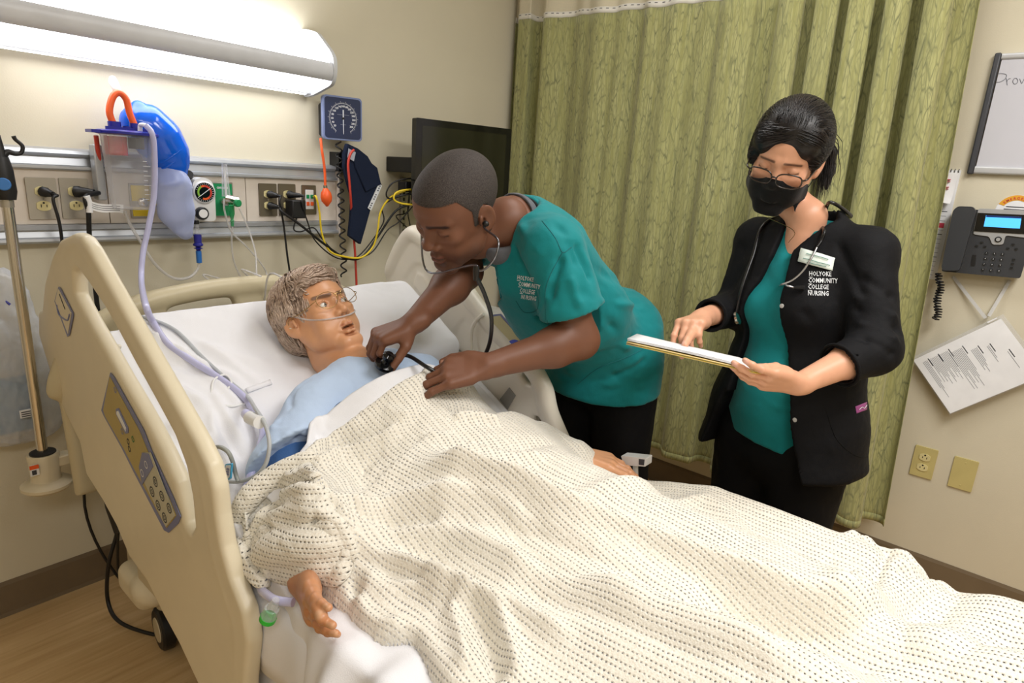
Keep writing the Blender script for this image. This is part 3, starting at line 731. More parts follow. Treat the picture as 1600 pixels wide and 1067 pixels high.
cable('cuff_hose', 'red rubber hose running from the cuff down behind the pillow', 'hose', [PY(553, 234, 2.03), PY(548, 240, 2.03), PY(544, 256, 2.03), PY(546, 285, 2.03), PY(548, 310, 2.035), PY(550, 345, 2.07), PY(554, 385, 2.07), PY(556, 420, 2.07), PY(557, 447, 2.07), PY(557, 480, 2.07)], .0045, M_redt)
MB().box((1.43, 2.09, 1.35), (1.5, YW, 1.42)).build('w', M_black, cf).name = 'wall_hook'

# ---- monitor on its arm
mt_ = thing('wall_monitor', 'black flat monitor on a wall arm behind the bending man', 'monitor', (1.88, 1.88, 1.41))
th = math.radians(10); mA = np.array([math.cos(th), -math.sin(th), 0]); mN = np.array([-math.sin(th), -math.cos(th), 0]); mc = np.array([1.66, 1.92, 1.565])
def Q(a, b, c=0): return mc + mA * a + np.array([0, 0, 1.]) * -b + mN * c
MB().prism(rrect(0, -.31, .47, 0, .006), Q(0, 0, -.03), mA, (0, 0, 1), mN * .03).build('bezel', M_blackg, mt_, bevel=.003)
M_scr = mat('olive_reflection_screen', (34, 34, 22), .12)  # dim olive reflection is put into the screen's base colour
MB().prism(rrect(.028, -.285, .442, -.026, .001), Q(0, 0, -.004), mA, (0, 0, 1), mN * .0046).build('screen', M_scr, mt_)
MB().prism(rrect(.08, -.25, .39, -.06, .02), Q(0, 0, -.06), mA, (0, 0, 1), mN * .032).build('rear_shell', M_black, mt_, bevel=.005)
MB().box((1.70, 1.93, 1.36), (1.95, YW, 1.42)).build('arm', M_black, mt_, bevel=.004)
bx = thing('cable_box', 'small black box with cables under the wall monitor', 'junction box', tuple(PY(650, 292, 2.0)))
MB().box((PY(629, 290, 2.0)[0], 1.98, PY(640, 300, 2.0)[2]), (PY(629, 290, 2.0)[0] + .12, 2.03, PY(640, 284, 2.0)[2])).build('case', M_black, bx, bevel=.003)
trk = PY(629, 370, 2.14)
t_ = thing('slotted_wall_track', 'slotted grey metal wall track below the monitor', 'wall track', (trk[0], YW, 1.0))
b = MB().box((trk[0] - .012, 2.135, .6), (trk[0] + .012, YW, 1.34)); b.build('track', M_steel, t_, bevel=.002)
b = MB()
for k in range(26): b.box((trk[0] - .004, 2.1335, .62 + k * .027), (trk[0] + .004, 2.1355, .62 + k * .027 + .014))
b.build('slots', M_dark, t_)

# ---- infusion pole in its cup at the bed corner
px_, py_ = .385, 1.95
ip = thing('infusion_pole', 'chrome infusion pole with black hooks in a beige cup at the bed corner', 'infusion pole', (px_, py_, .45))
zc0, zc1 = PY(72, 755, py_)[2], PY(72, 703, py_)[2]
M_bedp = mat('beige_bed_plastic', (208, 196, 168), .38, bump=.06, scale=500)
MB().lathe([(.0125, 0), (.0125, 1.21 - zc1 + .1)], (px_, py_, zc1 - .04), (0, 0, 1), 20).build('pole', M_chrome, ip, sm=50)
MB().lathe([(.052, -.004), (.060, .004), (.060, .012), (.048, .02), (.036, .024), (.034, .03), (.037, zc1 - zc0), (.034, zc1 - zc0 + .004), (.026, zc1 - zc0 + .004)], (px_, py_, zc0 - .01), (0, 0, 1), 28).build('cup', M_bedp, ip, sm=40)
MB().lathe([(.03, 0), (.03, .006), (.02, .01)], (px_, py_, zc1 - .008), (0, 0, 1), 24).build('collar', M_black, ip, sm=40)
zh = PY(20, 312, py_)[2]; zh1 = PY(5, 245, py_)[2]
MB().tube([[px_, py_, zh], [px_, py_, zh + .02], [px_, py_, zh1 - .03], [px_, py_, zh1]], [.02, .024, .022, .016], 16).build('grip', M_black, ip, sm=50)
MB().lathe([(.014, 0), (.015, .004), (.013, .006)], (px_ - .006, py_ - .022, PY(8, 287, py_)[2]), (-.2, -1, 0), 20).build('blue_button', mat('blue_button', (60, 120, 190), .3), ip, sm=40)
MB().lathe([(.0145, 0), (.0145, .016)], (px_, py_, zh - .018), (0, 0, 1), 20).build('pole_label', M_steel, ip, sm=50)
for s in (1, -1):
    pts = [[px_, py_, zh1 - .005], [px_ + s * .015, py_, zh1 + .012], [px_ + s * .03, py_, zh1 + .008], [px_ + s * .042, py_, zh1 + .012], [px_ + s * .046, py_, zh1 + .028], [px_ + s * .034, py_, zh1 + .042], [px_ + s * .031, py_, zh1 + .05]]
    MB().tube(pts, [.010, .007, .005, .0045, .0045, .0045, .005], 10, smoothpath=6).build('hook', M_black, ip, sm=60)
MB().tube([[px_, py_, zh1 - .01], [px_, py_, zh1 + .05]], [.014, .006], 12).build('finial', M_black, ip, sm=50)
wl = [(60, 713), (72, 716), (72, 742), (60, 739)]
lb = MB()
for k, (a0, a1, mm) in enumerate(((.0, .35, M_orange), (.35, 1, M_white))): pass
zl1 = zc1 - .02
MB().box((px_ - .04, py_ - .037, zl1 - .03), (px_ - .02, py_ - .034, zl1)).build('warning_label', M_white, ip)
MB().box((px_ - .04, py_ - .0375, zl1 - .011), (px_ - .02, py_ - .036, zl1)).build('warning_header', M_orange, ip, label='orange warning header')
MB().box((px_ - .036, py_ - .0375, zl1 - .027), (px_ - .026, py_ - .0365, zl1 - .014)).build('warning_symbol', M_ink, ip)
MB().box((px_ + .02, py_ - .02, zc1 - .05), (px_ + .2, py_ + .02, zc1 - .02)).build('bracket', M_bedp, ip, bevel=.004)

# ---- clear plastic bag with teal packets hanging on the wall, left
lbm = glassy('clear_film', (222, 226, 234), .42, .18)
hb = thing('hanging_supply_bag', 'clear crumpled plastic bag hanging at the wall behind the infusion pole', 'plastic bag', tuple(PY(30, 560, 2.08)))
S = SDF((.08, 1.98, .55), (.62, 2.148, 1.12), .005)
def Y2(a, b_, y=2.09): return PY(a, b_, y)
S.cap(Y2(-5, 440), Y2(12, 470), .035, .03, .01, flat=((0, 1, 0), .6))
S.cap(Y2(8, 470), Y2(20, 560), .05, .085, .03, flat=((0, 1, 0), .55))
S.cap(Y2(10, 560), Y2(20, 640), .1, .1, .03, flat=((0, 1, 0), .5))
S.cap(Y2(50, 610), Y2(78, 640), .05, .03, .03, flat=((0, 1, 0), .6))
S.cap(Y2(20, 640), Y2(60, 660), .08, .03, .03, flat=((0, 1, 0), .5))
S.plane((0, 2.146, 0), (0, 1, 0))
V, F = S.net(); V = relax(V, F, 2); n = vnormals(V, F)
V = V + n * (.012 * np.abs(vnoise(V * [1, 1, .45], 26, 5)) * (V[:, 1] < 2.13))[:, None]
npmesh('film', V, F, lbm, hb)
S = SDF((.1, 2.02, .6), (.5, 2.14, .95), .005)
S.rbox(Y2(12, 630, 2.075), (.07, .022, .07), .015); S.rbox(Y2(20, 655, 2.07), (.05, .020, .05), .012)
V, F = S.net(); npmesh('teal_packet', relax(V, F, 3), F, mat('teal_packet', (10, 110, 150), .5), hb, label='teal packets seen through the film')
p = Y2(45, 645, 2.02)
MB().box((p[0] - .02, 2.018, p[2] - .011), (p[0] + .014, 2.021, p[2] + .011)).build('printed_label', M_paper, hb)
b = MB()
for k in range(3): b.box((p[0] - .017, 2.0170, p[2] - .008 + k * .006), (p[0] + .009, 2.0179, p[2] - .0055 + k * .006))
b.build('label_print', M_ink, hb)
MB().tube([Y2(8, 470, 2.06), Y2(16, 476, 2.055)], .003, 6).build('blue_tie', M_navyp, hb)
# ================================================================ curtain wall
# ---- curtain
def curtain_mat():
    N = NT('curtain_cloth'); N.set(rough=.8, spec=.15, sheen=.2)
    tc = N.n('ShaderNodeTexCoord'); uv = tc.outputs['UV']
    def mp(sc, loc=(0, 0, 0)):
        m = N.n('ShaderNodeMapping'); m.inputs['Scale'].default_value = sc; m.inputs['Location'].default_value = loc; N.l(uv, m.inputs[0]); return m.outputs[0]
    base = mp((1, .17, 1))
    wn = N.n('ShaderNodeTexNoise'); wn.inputs['Scale'].default_value = 26; wn.inputs['Detail'].default_value = 3; N.l(base, wn.inputs['Vector'])
    ad = N.n('ShaderNodeVectorMath', operation='MULTIPLY_ADD'); ad.inputs[1].default_value = (.020, .016, 0)
    N.l(wn.outputs['Color'], ad.inputs[0]); N.l(base, ad.inputs[2])
    def veins(scale, w):
        v = N.n('ShaderNodeTexVoronoi', feature='DISTANCE_TO_EDGE'); v.inputs['Scale'].default_value = scale; N.l(ad.outputs[0], v.inputs['Vector'])
        return N.ramp(v.outputs['Distance'], [(0, (1, 1, 1, 1)), (w, (0, 0, 0, 1))])
    a = veins(70, .10); b = veins(120, .14)
    streak = N.noise(mp((60, 3.2, 1)), 1, 4, .6)
    f = N.math('MAXIMUM', a, N.math('MULTIPLY', b, .55))
    f = N.math('MULTIPLY', f, N.ramp(streak, [(.36, (.25, .25, .25, 1)), (.6, (1, 1, 1, 1))]), clamp=True)
    c0 = N.ramp(streak, [(.3, srgb((154, 153, 98))), (.7, srgb((184, 182, 130)))])
    c = N.mix(N.math('MULTIPLY', f, .85), c0, srgb((96, 102, 74)))
    N.l(c, N.b.inputs['Base Color']); N.bump(f, .25, .001); return N.m
def net_mat():
    N = NT('curtain_net'); N.set(rough=.8, spec=.1)
    tc = N.n('ShaderNodeTexCoord'); mp = N.n('ShaderNodeMapping'); mp.inputs['Scale'].default_value = (220, 220, 1); N.l(tc.outputs['UV'], mp.inputs[0])
    w = N.n('ShaderNodeTexVoronoi', feature='DISTANCE_TO_EDGE'); w.inputs['Scale'].default_value = 1; w.inputs['Randomness'].default_value = 0; N.l(mp.outputs[0], w.inputs['Vector'])
    N.l(N.math('LESS_THAN', w.outputs['Distance'], .30), N.b.inputs['Alpha'])
    N.b.inputs['Base Color'].default_value = srgb((222, 212, 186)); return N.m
cu = thing('privacy_curtain', 'olive green crackle print privacy curtain with white net top', 'curtain', (2.42, 1.2, .2))
NS = 560; s_ = np.linspace(0, 1, NS)
ph = np.interp(s_, [0, .03, .10, .19, .34, .50, .64, .72, .79, .86, .93, 1.0], [0, .6, 1.5, 2.3, 3.2, 4.1, 5.0, 5.8, 6.9, 8.1, 9.3, 10.4]) * 2 * PI
am = np.interp(s_, [0, .1, .2, .4, .6, .7, 1.0], [.026, .030, .016, .014, .020, .044, .050])
yy = np.interp(s_, [0, 1], [2.13, .335])
def curt(z):
    fl = (2.07 - z) / 1.85
    a = am * (1 + .25 * fl); x = 2.44 + a * np.sin(ph) + .006 * np.sin(ph * 2.7 + 1 + fl) + .004 * np.sin(s_ * 90 + fl * 2)
    yq = yy + (-.075 * s_) * fl * np.interp(s_, [.6, 1], [0, 1]) + np.sin(2 * ph) * np.interp(s_, [0, .12, .2, .6, .72, 1], [.016, .014, .006, .008, .022, .022])
    return x, yq
def sheet_between(z0f, z1f, nz, name, m, parent, thick=.0):
    V = []; U = []
    arc_ = None
    for j in range(nz):
        t = j / (nz - 1); z = z0f + (z1f - z0f) * t
        x, y = curt(np.mean(z))
        if arc_ is None: arc_ = np.concatenate([[0], np.cumsum(np.hypot(np.diff(x), np.diff(y)))])
        V.append(np.stack([x, y, z + 0 * x], 1)); U.append(np.stack([arc_, z + 0 * x], 1))
    V = np.concatenate(V); U = np.concatenate(U); F = grid_faces(nz, NS)
    o = npmesh(name, V, F, m, parent, uv=U)
    if thick: md = o.modifiers.new('s', 'SOLIDIFY'); md.thickness = thick; md.offset = 0
    return o
seam = 2.075 - .035 * s_ + .004 * np.sin(s_ * 40)
hem = .225 + .012 * np.sin(s_ * 17 + 1)
M_curt = curtain_mat()
sheet_between(hem, seam, 40, 'cloth', M_curt, cu, .0016)
sheet_between(hem - .001, hem + .028, 3, 'hem', M_curt, cu, .0026)
M_band = mat('white_seam_tape', (226, 222, 212), .7)
sheet_between(seam - .002, seam + .022, 3, 'seam_band', M_band, cu, .003)
sheet_between(seam + .02, seam * 0 + 2.55, 6, 'net', net_mat(), cu)
b = MB(); x, y = curt(2.08)
acc = np.concatenate([[0], np.cumsum(np.hypot(np.diff(x), np.diff(y)))])
for a in np.arange(.02, acc[-1], .028):
    i = int(np.searchsorted(acc, a)); 
    if i + 2 >= NS: break
    p0 = np.array([x[i], y[i], seam[i] + .014]); p1 = np.array([x[i + 2], y[i + 2], seam[i + 2] + .014]); d = nrm(p1 - p0) * .006; q = (p0 + p1) / 2 - np.array([.0022, 0, 0])
    b.add([q - d, q + d, q + d + [0, 0, .0028], q - d + [0, 0, .0028]], [(0, 1, 2, 3)])
o = b.build('stitch_marks', M_ink, cu); o['kind'] = 'stuff'
trk = thing('curtain_track', 'white ceiling track that carries the green curtain', 'curtain track', (2.44, 1.2, 2.58))
MB().box((2.425, .2, 2.55), (2.455, 2.14, 2.62)).build('rail', M_white, trk)

# ---- whiteboard
wb = thing('whiteboard', 'whiteboard with dark left edge and handwriting, above the desk phone', 'whiteboard', tuple(RX(1526, 178, XW)))
yl, zt_ = RX(1555, 83, 2.56)[1], RX(1555, 83, 2.56)[2]; zb_ = RX(1503, 271, 2.56)[2]
MB().box((2.568, -.6, zb_ + .01), (XW, yl - .02, zt_ - .01)).build('board', mat('dry_erase_white', (198, 198, 206), .22, var=.01), wb)
MB().prism(roundpoly([(0, 0), (.02, .002), (.022, .02), (.014, .026), (0, .026)], .006), (XW, 0, zb_), (-1, 0, 0), (0, 0, 1), (0, 0, 0) if False else (0, -.6 if False else yl - .018, 0)).build('lower_rail', M_rail, wb, sm=30)
bpy.data.objects.remove([o for o in wb.children if o.name.startswith('lower_rail')][0])
def railY(z0, z1, name):
    MB().prism(roundpoly([(0, z0), (.018, z0 + .002), (.020, z1 - .002), (0, z1)], .006), (XW, -.6, 0), (-1, 0, 0), (0, 0, 1), (0, yl - .018 + .6, 0)).build(name, mat('silver_rail', (206, 208, 212), .35, .3), wb, sm=30)
railY(zb_, zb_ + .026, 'lower_rail'); railY(zt_ - .02, zt_, 'upper_rail')
MB().box((XW - .021, yl - .017, zb_ - .001), (XW, yl, zt_ + .001)).build('side_edge', mat('dark_grey_edge', (62, 64, 70), .4), wb, bevel=.004)
def wbp(u, v): return RX(1505 + u / 4.1, 80 + v / 4.1, 2.5672)
for st in ([(207, 165), (203, 190), (194, 222), (190, 242)], [(183, 168), (210, 148), (250, 143), (277, 152), (268, 178), (240, 195), (212, 200)],
           [(276, 174), (279, 196), (282, 218)], [(279, 196), (288, 180), (304, 174)], [(338, 172), (324, 178), (318, 196), (328, 210), (344, 204), (350, 186), (340, 172)],
           [(362, 176), (368, 192), (374, 206), (384, 190), (394, 172)], [(406, 166), (403, 188), (401, 206)]):
    MB().tube([wbp(*p) for p in st], .0007, 6, smoothpath=5).build('handwriting', mat('grey_marker', (96, 100, 110), .7), wb)

# ---- calendar
ca = thing('wall_calendar', 'white spiral calendar with red print half behind the curtain', 'calendar', tuple(RX(1475, 300, XW)))
ytop = RX(1502, 266, 2.572)[1]; ztc = RX(1502, 266, 2.572)[2]; zbc = RX(1460, 437, 2.572)[2]; wc = .16
MB().box((2.574, ytop, zbc), (XW, ytop + wc, ztc)).build('backing', M_paper, ca)
for k in range(10):
    yk = ytop + .006 + k * .0105
    MB().tube([[2.573 - .004 * math.sin(t) - .001, yk, ztc - .002 + .005 * math.cos(t)] for t in np.linspace(0, 2 * PI, 9)], .0012, 5).build('spiral_ring', M_black, ca)
nr = 14; V = []; 
for i in range(nr):
    t = i / (nr - 1); z = ztc - .004 - .125 * t + (.02 * max(0, t - .7) / .3); 
    for j in range(6):
        u = j / 5; V.append((2.572 - .03 * t ** 2 * (.4 + .6 * u) - .012 * max(0, t - .75), ytop + .006 + wc * (1 - u) * .95, z + .018 * t * (1 - u)))
F = [(i * 6 + j, i * 6 + j + 1, (i + 1) * 6 + j + 1, (i + 1) * 6 + j) for i in range(nr - 1) for j in range(5)]
pg = MB().add(V, F).build('curled_page', M_paper, ca, sm=60); md = pg.modifiers.new('s', 'SOLIDIFY'); md.thickness = .0012
M_redp = mat('red_print', (206, 62, 84), .7); M_pinkp = mat('pink_print', (214, 120, 130), .7)
for (z, w, h, m_) in ((ztc - .032, .055, .002, M_redp), (ztc - .038, .05, .0016, M_pinkp), (ztc - .056, .03, .0016, M_redp), (ztc - .062, .022, .0016, M_redp)):
    MB().box((2.5595, ytop + .022, z), (2.571, ytop + .022 + w, z + h)).build('red_heading', m_, ca)
zrow = RX(1470, 352, 2.573)[2]
MB().box((2.5728, ytop + .012, zrow - .008), (2.5741, ytop + wc, zrow + .008)).build('red_row', M_redp, ca)
b = MB()
zz0 = RX(1470, 330, 2.573)[2]
for k in range(15):
    z = zz0 - k * (zz0 - zbc) / 15.0
    if abs(z - zrow) < .009: continue
    h = .0022 if k % 5 == 0 else .0008
    b.box((2.5731, ytop + .012, z - h / 2), (2.5741, ytop + wc, z + h / 2))
b.build('ruled_lines', M_ink, ca)

# ---- desk phone on the wall
XP = 2.525
ph_ = thing('wall_phone', 'dark desk phone with lit blue screen mounted on the wall', 'phone', tuple(RX(1540, 380, XW)))
def Z(u, v): return (1400 + u / 4.85, 240 + v / 4.85)
M_phone = mat('phone_charcoal', (52, 54, 58), .38, bump=.05, scale=600)
M_silver = mat('phone_silver', (176, 178, 180), .32, .35)
bod = roundpoly(pxpoly([Z(*p) for p in ((610, 425), (1010, 442), (985, 800), (940, 946), (345, 892), (440, 420))], XP), .006)
xprism(MB(), bod, XP, .035).build('base', M_phone, ph_, bevel=.004)
xprism(MB(), pxpoly([Z(*p) for p in ((640, 520), (960, 520), (930, 900), (430, 880))], XP + .03), XP + .03, XW - XP - .03).build('wall_bracket', M_phone, ph_)
xprism(MB(), roundpoly(pxpoly([Z(*p) for p in ((625, 415), (1015, 432), (1005, 640), (830, 620), (812, 690), (730, 690), (705, 628), (585, 612), (592, 560))], XP - .004), .007), XP - .004, .006).build('silver_bezel', M_silver, ph_, bevel=.0015)
xprism(MB(), pxpoly([Z(*p) for p in ((620, 448), (1010, 466), (1003, 612), (590, 588))], XP - .006), XP - .006, .004).build('screen_panel', M_blackg, ph_)
sc_ = xprism(MB(), pxpoly([Z(*p) for p in ((683, 466), (952, 478), (938, 568), (664, 552))], XP - .008), XP - .008, .003).build('screen', emit('phone_screen_lit', (72, 168, 255), .9), ph_, label='lit blue screen')
xprism(MB(), pxpoly([Z(*p) for p in ((685, 466), (952, 478), (950, 492), (683, 480))], XP - .0085), XP - .0085, .001).build('screen_header', mat('screen_navy', (20, 50, 110), .3), sc_)
c = RX(*Z(775, 650), XP - .004); MB().lathe([(.0085, 0), (.009, .003), (.007, .005)], tuple(c), (-1, 0, 0), 20).build('round_button', M_black, ph_, sm=40)
MB().lathe([(.006, 0), (.0055, .006)], tuple(c), (-1, 0, 0), 20).build('round_button_cap', M_silver, ph_, sm=40)
def key(u, v, w=.0075, h=.0062, lab=None):
    c = RX(*Z(u, v), XP - .001)
    k = MB().prism(rrect(-w / 2, -h / 2, w / 2, h / 2, .0015, 2), (c[0], c[1], c[2]), (0, -1, 0), (0, 0, 1), (-.003, 0, 0)).build('key', M_black, ph_)
    if lab: text(lab, .0055, (c[0] - .0031, c[1] + .0001, c[2] - .002), (0, -1, 0), (0, 0, 1), M_whiteink, k, 'numeral', .0002, 'CENTER')
keys = ['1', '2', '3', '4', '5', '6', '7', '8', '9', '*', '0', '#']
for i, s in enumerate(keys):
    r_, c_ = divmod(i, 3); key(686 - 9 * r_ + c_ * 61, 752 + r_ * 42 + c_ * 4, lab=s)
for u, v in ((650, 672), (612, 698), (674, 704), (888, 688), (848, 717), (912, 722), (893, 802), (884, 834), (876, 864)): key(u, v, .0078, .0052)
xprism(MB(), roundpoly(pxpoly([Z(*p) for p in ((580, 765), (608, 767), (598, 850), (568, 847))], XP - .003), .002), XP - .003, .003).build('volume_bar', M_black, ph_)
hs = roundpoly(pxpoly([Z(*p) for p in ((470, 398), (585, 402), (606, 440), (480, 886), (355, 886), (345, 860), (432, 430))], XP - .03), .008)
xprism(MB(), hs, XP - .032, .03).build('handset', M_phone, ph_, bevel=.009, seg=3, label='charcoal handset')
hc = RX(1470, 428, XP); he = RX(1463, 500, XP)
pts = []
for t in np.linspace(0, 1, 240):
    c_ = hc + (he - hc) * t + np.array([0, .006 * math.sin(t * 14), 0]); a = t * 2 * PI * 17; w = .0075
    pts.append(c_ + [w * math.cos(a) + .004 * math.cos(t * 14), w * math.sin(a), 0])
MB().tube(pts, .0024, 6).build('coiled_cord', M_black, ph_, sm=60)
pts = [p + np.array([.004 * math.sin(i * .09), .007 * math.cos(i * .07), 0]) for i, p in enumerate(pts)]
MB().tube(pts, .0024, 6).build('coiled_cord', M_black, ph_, sm=60)
# ---- round emergency sticker
st = thing('emergency_sticker', 'round white and yellow emergency sticker above the phone', 'sticker', tuple(RX(1585, 330, XW)))
cs = RX(1586, 331, XW - .002); Rs = .052
MB().prism([(Rs * math.cos(t), Rs * math.sin(t)) for t in np.linspace(0, 2 * PI, 49)[:-1]], cs, (0, -1, 0), (0, 0, 1), (.001, 0, 0)).build('disc', M_paper, st)
b = MB(); V = []
for t in np.linspace(.42, PI - .42, 25): V += [cs + [-.0008, -Rs * .66 * math.cos(t), Rs * .60 * math.sin(t) + .004], cs + [-.0008, -Rs * .99 * math.cos(t), Rs * .99 * math.sin(t)]]
b.add(V, [(2 * i, 2 * i + 1, 2 * i + 3, 2 * i + 2) for i in range(24)]); b.build('yellow_band', mat('amber_print', (222, 160, 40), .6), st)
for i, chh in enumerate('EMERGENCY'):
    a = PI / 2 + (4 - i) * .22; u = np.array([0, -math.cos(a), math.sin(a)]); tg_ = np.array([0, -math.sin(a), -math.cos(a)])
    text(chh, .0105, cs + u * Rs * .74 + [-.0012, 0, 0], tg_, u, M_redt, st, 'letter', .0003, 'CENTER', .0003)
for z, w in ((.014, .026), (.006, .03)):
    MB().box((cs[0] - .0012, cs[1] - w, cs[2] + z), (cs[0], cs[1] + w, cs[2] + z + .0022)).build('printed_line', M_ink, st)

# ---- hanging instruction sheet
hs_ = thing('hanging_sheet', 'white printed sheet in a plastic sleeve hanging askew under the phone', 'paper sheet', tuple(RX(1510, 570, XW)))
A_ = RX(1426, 561, 2.545); B_ = RX(1563, 496, 2.556); D_ = RX(1487, 645, 2.535); C_ = B_ + D_ - A_
ea = nrm(B_ - A_); ed = D_ - A_; ed = nrm(ed - ea * ed.dot(ea)); en = np.cross(ea, ed); en = en if en[0] < 0 else -en
LA = np.linalg.norm(B_ - A_); LD = np.linalg.norm(D_ - A_)
def HP(a, d, o=0): return A_ + ea * a + ed * d + en * o
def slab(a0, d0, a1, d1, o0, o1): 
    v = [HP(a0, d0, o0), HP(a1, d0, o0), HP(a1, d1, o0), HP(a0, d1, o0), HP(a0, d0, o1), HP(a1, d0, o1), HP(a1, d1, o1), HP(a0, d1, o1)]
    return MB().add(v, [(0, 3, 2, 1), (4, 5, 6, 7), (0, 1, 5, 4), (1, 2, 6, 5), (2, 3, 7, 6), (3, 0, 4, 7)])
slab(0, .004, LA, LD, 0, .001).build('sheet', M_paper, hs_)
slab(-.003, -.006, LA + .012, LD + .003, -.002, -.0012).build('sleeve', M_clear, hs_)
blocks = [(.14, .02, 4, .16), (.26, .02, 7, .12), (.38, .02, 8, .12), (.52, .03, 10, .16), (.65, .05, 5, .10), (.76, .06, 2, .09), (.88, .10, 1, .12)]
mi_ = mat('grey_print_text', (128, 128, 136), .8)
for (fa, d0, nl, ln) in blocks:
    a0 = LA * fa
    slab(a0, d0, a0 + .0026, d0 + .03, .0012, .0016).build('heading', M_ink, hs_)
    b = MB()
    for k in range(nl):
        a = a0 - .006 - k * .0042 ; L_ = ln * (.9 if k % 3 else 1) * (.55 + .45 * ((k * 7) % 5) / 4)
        v = [HP(a, d0 + .004, .0014), HP(a + .0013, d0 + .004, .0014), HP(a + .0013, d0 + L_, .0014), HP(a, d0 + L_, .0014)]
        b.add(v, [(0, 1, 2, 3)])
    o = b.build('text_lines', mi_, hs_); o['kind'] = 'stuff'
for (p, q) in (((1489, 432), (1540, 497)), ((1578, 438), (1545, 494))):
    P0 = RX(*p, 2.576); P1 = RX(*q, 2.553); d = nrm(np.cross(P1 - P0, [1, 0, 0])) * .005
    MB().add([P0 - d, P0 + d, P1 + d, P1 - d, P0 - d + [.0008, 0, 0], P0 + d + [.0008, 0, 0], P1 + d + [.0008, 0, 0], P1 - d + [.0008, 0, 0]], [(0, 1, 2, 3), (4, 7, 6, 5), (0, 3, 7, 4), (1, 5, 6, 2)]).build('tape_strip', glassy('milky_tape', (222, 222, 222), .6, .3), hs_)
MB().tube([HP(LA * .87, -.002, .002), HP(LA * .97, -.002, .002)], .003, 8).build('clip', M_white, hs_)

# ---- ivory plates
M_iv2 = mat('almond_plate', (196, 182, 122), .35)
for (px, py, lab, duplex) in ((1443.5, 721.5, 'almond duplex outlet plate low on the curtain wall', True), (1505, 740, 'almond blank cover plate beside the duplex outlet', False)):
    c = RX(px, py, XW)
    t = thing('outlet_plate' if duplex else 'blank_plate', lab, 'outlet' if duplex else 'cover plate', tuple(c))
    MB().prism(roundpoly([(-.035, -.057), (.035, -.057), (.035, .057), (-.035, .057)], .003), c, (0, -1, 0), (0, 0, 1), (-.006, 0, 0)).build('plate', M_iv2, t, bevel=.003)
    if duplex:
        for s in (-1, 1):
            f0 = MB().prism([(max(-.0165, min(.0165, .0195 * math.cos(a))), .0135 * math.sin(a)) for a in np.linspace(0, 2 * PI, 25)[:-1]], c + [-.006, 0, s * .0195], (0, -1, 0), (0, 0, 1), (-.0025, 0, 0)).build('receptacle', M_ivory, t, sm=30)
            b = MB(); x_ = c[0] - .0089; z = c[2] + s * .0195
            for dy, h in ((-.0065, .0045), (.0065, .0035)): b.box((x_, c[1] + dy - .0012, z - h), (x_ + .0005, c[1] + dy + .0012, z + h * .6))
            b.lathe([(.003, 0), (.003, .0005)], (c[0] - .0085, c[1], z + .0085), (-1, 0, 0), 10); b.build('slots', M_dark, f0)
    for s in ((0,) if duplex else (-.042, .042)):
        MB().lathe([(.003, 0), (.0022, .001)], c + [-.006, 0, s], (-1, 0, 0), 8).build('screw', M_iv2, t)
# ================================================================ the bed
XN, XF = .44, 1.39          # planes of the near and far side rails
def polydist(poly, A, B):
    """signed distance (negative inside) of grid points (A,B arrays) to a polygon"""
    P = np.array(poly, float); d = np.full(A.shape, 1e9); ins = np.zeros(A.shape, bool)
    for i in range(len(P)):
        x0, y0 = P[i]; x1, y1 = P[(i + 1) % len(P)]; ex, ey = x1 - x0, y1 - y0
        t = np.clip(((A - x0) * ex + (B - y0) * ey) / (ex * ex + ey * ey + 1e-12), 0, 1)
        d = np.minimum(d, (A - x0 - t * ex) ** 2 + (B - y0 - t * ey) ** 2)
        c = ((y0 > B) != (y1 > B)) & (A < (x1 - x0) * (B - y0) / (y1 - y0 + 1e-15) + x0); ins ^= c
    return np.where(ins, -1, 1) * np.sqrt(d)
def mould(S, axis, c, half, r, poly, holes=(), k=.01, cut=False):
    """smooth moulded plate: polygon in the two other axes, thickness 2*half about c on axis, edge rounding r"""
    ax = 'xyz'.index(axis); o = [i for i in range(3) if i != ax]
    g = [np.arange(S.n[i]) * S.h + S.lo[i] for i in range(3)]
    A, B = np.meshgrid(g[o[0]], g[o[1]], indexing='ij'); d2 = polydist(poly, A, B)
    for h_ in holes: d2 = np.maximum(d2, -polydist(h_, A, B))
    w = np.abs(g[ax] - c) - (half - r)
    D = np.expand_dims(d2 + r, ax); shp = [1, 1, 1]; shp[ax] = -1; Wd = w.reshape(shp)
    e = np.sqrt(np.maximum(D, 0) ** 2 + np.maximum(Wd, 0) ** 2) + np.minimum(np.maximum(D, Wd), 0) - r
    S.op((slice(None),) * 3, e.astype(np.float32), k, 'sub' if cut else 'add')
def N2(pts, X=None):
    X = XN if X is None else X; return [(PX(a, b, X)[1], PX(a, b, X)[2]) for a, b in pts]
M_bed = mat('bed_beige_plastic', (222, 211, 184), .36, bump=.08, scale=700, var=.02)
M_bedlite = mat('bed_ivory_plastic', (226, 219, 204), .36, bump=.08, scale=700, var=.02)
bed = thing('hospital_bed', 'beige hospital bed with raised head section and moulded side rails', 'bed', (.915, .6, 0))

